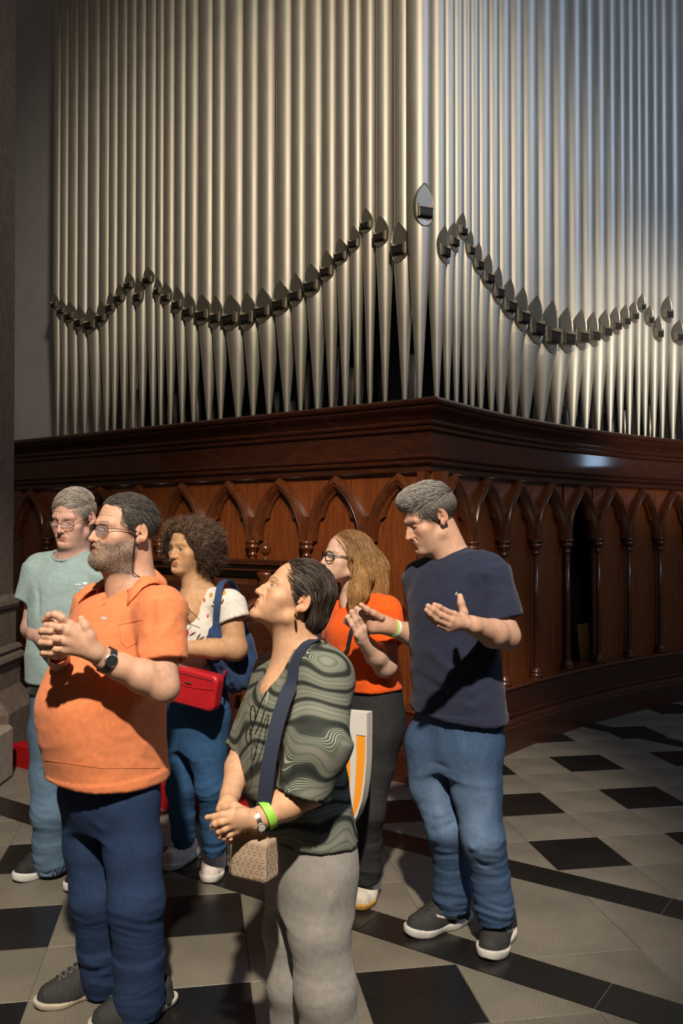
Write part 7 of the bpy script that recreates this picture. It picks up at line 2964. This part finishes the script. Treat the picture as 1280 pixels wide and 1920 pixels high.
    def blade(store, px, py, ang, L, w):
        o = pq(px, py)
        a = math.radians(ang)
        ca, sa = math.cos(a), math.sin(a)
        pts = []
        for t, ww in ((0, 0.1), (0.3, 0.9), (0.6, 1.0), (0.85, 0.5), (1.0, 0.0)):
            pts.append((t * L, ww * w))
        for t, ww in ((0.85, 0.5), (0.6, 1.0), (0.3, 0.9), (0, 0.1)):
            pts.append((t * L, -ww * w))
        store.append((o, [(x * ca - y * sa, x * sa + y * ca) for x, y in pts]))

    flower(361, 1178, 0.026)
    flower(348, 1174, 0.020)
    for px, py, an in ((386, 1190, 60), (388, 1191, 35), (388, 1193, 10), (385, 1194, -12), (366, 1192, -60), (371, 1195, -95), (428, 1127, 150), (427, 1128, 130), (428, 1129, 170), (372, 1182, 30), (352, 1198, -120), (398, 1240, 40)):
        blade(leaf, px, py, an, 0.040, 0.0042)
    for px, py, an, L in ((356, 1132, 70, 0.02), (372, 1125, 40, 0.018), (388, 1132, 200, 0.02), (398, 1123, 120, 0.022), (401, 1096, 250, 0.02), (396, 1104, 220, 0.018), (390, 1112, 260, 0.014), (378, 1150, 100, 0.018), (405, 1150, 80, 0.02)):
        blade(red, px, py, an, L, 0.0045)
    for px, py in ((365, 1135), (436, 1104), (357, 1140), (398, 1092), (392, 1252), (386, 1246), (376, 1242), (408, 1110)):
        o = pq(px, py)
        ochre.append((o, [(0.009 * math.cos(t) * (1 + 0.3 * math.sin(3 * t)), 0.009 * math.sin(t)) for t in np.linspace(0, 2 * math.pi, 9)[:-1]]))
    for px, py, an in ((438, 1113, 260), (437, 1116, 250)):
        blade(leaf, px, py, an, 0.018, 0.004)
    for nm, store, colr in (('red_petals', red, (0.52, 0.025, 0.03)), ('flower_centres', pur, (0.10, 0.02, 0.09)), ('ochre_buds', ochre, (0.55, 0.24, 0.03)), ('brown_leaves', leaf, (0.12, 0.05, 0.02))):
        pp = []
        for i, (o, shp) in enumerate(store):
            pp += project_patch(tr, o, dv, (0, 0, 1), [shp], 0.0012 + (0.0008 if nm == 'flower_centres' else 0))
        if pp:
            po_ = part(nm, pp, plain(nm, colr, 0.8), sh)
    # spectacles hooked on the neckline
    q = [Pp(345, 1133, -0.20), Pp(352, 1142, -0.21), Pp(364, 1152, -0.205), Pp(374, 1162, -0.195)]
    part('hanging_spectacles', [tube_vf(resample(q, 8), [0.0015] * 8, 5), tube_vf([Pp(349, 1146, -0.215) + 0.016 * np.array([math.cos(t), 0, 1.2 * math.sin(t)]) for t in np.linspace(0, 6.29, 18)], [0.0014] * 18, 5)], 'black_metal', me)
    # jeans
    lvj = levels(Pp, [(368, 1400, .11, .10, .11), (365, 1350, .150, .112, .142), (364, 1300, .152, .115, .130), (364, 1250, .146, .112, .118)])
    lgL = ([Pp(391, 1350, -0.05), Pp(388, 1410, -0.06), Pp(394, 1475, -0.09), Pp(399, 1530, -0.05), Pp(402, 1600, -0.02)], [.092, .081, .056, .050, .045])
    lgR = ([Pp(342, 1345, 0.06), Pp(338, 1410, 0.05), Pp(340, 1475, 0.02), Pp(342, 1525, 0.05), Pp(344, 1584, 0.08)], [.096, .084, .058, .052, .045])
    trousers(me, lvj, yaw, [lgR, lgL], 0.05, (0.030, 0.085, 0.195), seed=13.0, name='jeans', amp=0.0055,
             lines=[(Pp(372, 1455, -0.2), Pp(412, 1470, -0.15), 0.011, 0.007), (Pp(372, 1480, -0.2), Pp(415, 1490, -0.15), 0.010, -0.007), (Pp(375, 1500, -0.2), Pp(415, 1480, -0.15), 0.011, 0.007)])
    pk = (0.60, 0.54, 0.52)
    shoe(me, floor_pt(302, 1636), floor_pt(370, 1602), 0.262, 0.098, pk, (0.62, 0.60, 0.58), 0.030, 0.012, lace_col=(0.62, 0.58, 0.56), high=0.085, label='pale pink running shoe')
    shoe(me, floor_pt(388, 1662), floor_pt(413, 1616), 0.262, 0.100, pk, (0.62, 0.60, 0.58), 0.030, 0.012, lace_col=(0.62, 0.58, 0.56), high=0.085, label='pale pink running shoe')

    # ---- red cross-body bag
    bag = empty('crossbody_bag', Pp(368, 1330, -0.27), 'small red leather bag hanging at the hip of the curly haired woman', 'handbag')
    ctr = Pp(364, 1289, -0.24)
    f_ = face_dir(20)
    r_ = right_dir(20)
    up = np.array([0, 0, 1.0])
    tl = math.radians(-9)
    r2 = r_ * math.cos(tl) - up * math.sin(tl)
    u2 = up * math.cos(tl) + r_ * math.sin(tl)
    r2, u2 = r_ * math.cos(tl) + up * math.sin(-tl), up * math.cos(tl) + r_ * math.sin(tl)
    g = Field(ctr - 0.16, ctr + 0.16, 0.0045)
    X, Yg, Z = g._grid((slice(None),) * 3)
    lx = (X - ctr[0]) * r2[0] + (Yg - ctr[1]) * r2[1] + (Z - ctr[2]) * r2[2]
    ly = (X - ctr[0]) * f_[0] + (Yg - ctr[1]) * f_[1]
    lz = (X - ctr[0]) * u2[0] + (Yg - ctr[1]) * u2[1] + (Z - ctr[2]) * u2[2]
    qx, qy, qz = np.abs(lx) - 0.122 + 0.03, np.abs(ly) - (0.034 - 0.10 * np.clip(np.abs(lz) - 0.05, 0, 1)) + 0.016, np.abs(lz) - 0.078 + 0.03
    e = np.sqrt(np.maximum(qx, 0) ** 2 + np.maximum(qz, 0) ** 2) + np.minimum(np.maximum(qx, qz), 0) - 0.03
    e2 = qy - 0.016
    g.D = (np.sqrt(np.maximum(e + 0.012, 0) ** 2 + np.maximum(e2 + 0.012, 0) ** 2) + np.minimum(np.maximum(e + 0.012, e2 + 0.012), 0) - 0.012).astype(np.float32)
    Vb, Fb = g.mesh()
    red_l = plain('red_leather', (0.42, 0.012, 0.018), 0.38, var=0.08, vscale=25, bump=0.2, bscale=260)
    o = mesh_obj('bag_body', Vb, Fb, red_l, bag)
    Q = lambda x, z, y=0.037: ctr + r2 * x + u2 * z + f_ * y
    edge = [Q(0.108 * math.copysign(abs(math.cos(t)) ** 0.45, math.cos(t)), 0.066 * math.copysign(abs(math.sin(t)) ** 0.45, math.sin(t)), 0.031) for t in np.linspace(0, 2 * math.pi, 61)]
    part('piping', [tube_vf(edge, [0.0028] * 61, 6)], red_l, bag)
    part('flap_edge', [tube_vf([Q(x, 0.022 - 0.012 * math.cos(x * 14), 0.0355) for x in np.linspace(-0.112, 0.112, 16)], [0.0022] * 16, 6)], red_l, bag)
    part('zip', [tube_vf([Q(x, 0.056, 0.0345) for x in np.linspace(-0.10, 0.10, 12)], [0.0022] * 12, 6)], plain('zip_dark', (0.10, 0.01, 0.012), 0.5), bag)
    part('logo_plate', [tube_vf([Q(x, 0.026, 0.039) for x in (-0.004, 0.008, 0.018, 0.026)], [0.003, 0.0034, 0.0034, 0.002], 8)], 'silver', bag)
    st = resample([Q(-0.118, 0.055, 0.0), Pp(420, 1262, -0.18), Pp(424, 1235, -0.12), Pp(420, 1180, 0.06)], 16)
    part('strap', [ribbon_on(None, st, 0.012, lambda i: np.array([0.5, -0.9, 0]), 0, 0.003)], red_l, bag)

    # ---- blue cloth shoulder bag behind the arm
    bb = empty('shoulder_bag', Pp(450, 1290, -0.02), 'blue cloth shoulder bag hanging behind the curly haired woman\'s arm', 'shoulder bag')
    pts = [Pp(444, 1245, 0.0)]
    lo, hi = bounds([Pp(395, 1120, -0.15), Pp(480, 1295, 0.12)], 0.08)
    g = Field(lo, hi, 0.006)
    g.chain([Pp(447, 1165, -0.01), Pp(450, 1205, -0.01), Pp(450, 1245, -0.01), Pp(445, 1268, -0.02)], [0.030, 0.058, 0.074, 0.055], 0.03, flat=((0.35, 1, 0), 0.75))
    g.chain([Pp(412, 1268, -0.12), Pp(440, 1278, -0.06), Pp(462, 1262, 0.0)], [0.028, 0.040, 0.044], 0.03)
    g.chain([Pp(408, 1165, -0.16), Pp(403, 1195, -0.17), Pp(408, 1232, -0.15), Pp(425, 1265, -0.10)], [0.018, 0.026, 0.040, 0.042], 0.03)
    V4, F4 = g.mesh()
    V4 = displaced(V4, F4, lambda V, N: cloth_noise(V, 14, 0.006, (1, 1, 0.35), 1.0) + 0.003 * np.sin((V[:, 0] * 1.2 + V[:, 2] * 0.5) * 160 + 5 * perlin(V * 12)))
    navy = (0.022, 0.050, 0.135)
    bd = mesh_obj('bag_body', V4, F4, 'fabric', bb, np.tile(navy, (len(V4), 1)) * (1 + 0.25 * perlin(V4 * np.array([60, 60, 20]))[:, None]))
    nv = plain('blue_strap', navy, 0.85, bump=0.3, bscale=500)
    ln = resample([Pp(405, 1175, -0.17), Pp(408, 1130, -0.185), Pp(413, 1100, -0.15), Pp(422, 1089, -0.09), Pp(436, 1097, 0.01), Pp(450, 1130, 0.05), Pp(452, 1175, 0.03)], 26)
    part('strap', [ribbon_on(None, ln, 0.030, lambda i: (ln[i] - Pp(425, 1150, -0.08)) + np.array([0, -0.02, 0]), 0, 0.005)], nv, bb)


man_navy()
man_polo()
man_teal()
woman_green()
woman_orange()
woman_curly()
for o in bpy.data.objects:
    if '_org' in o:
        del o['_org']
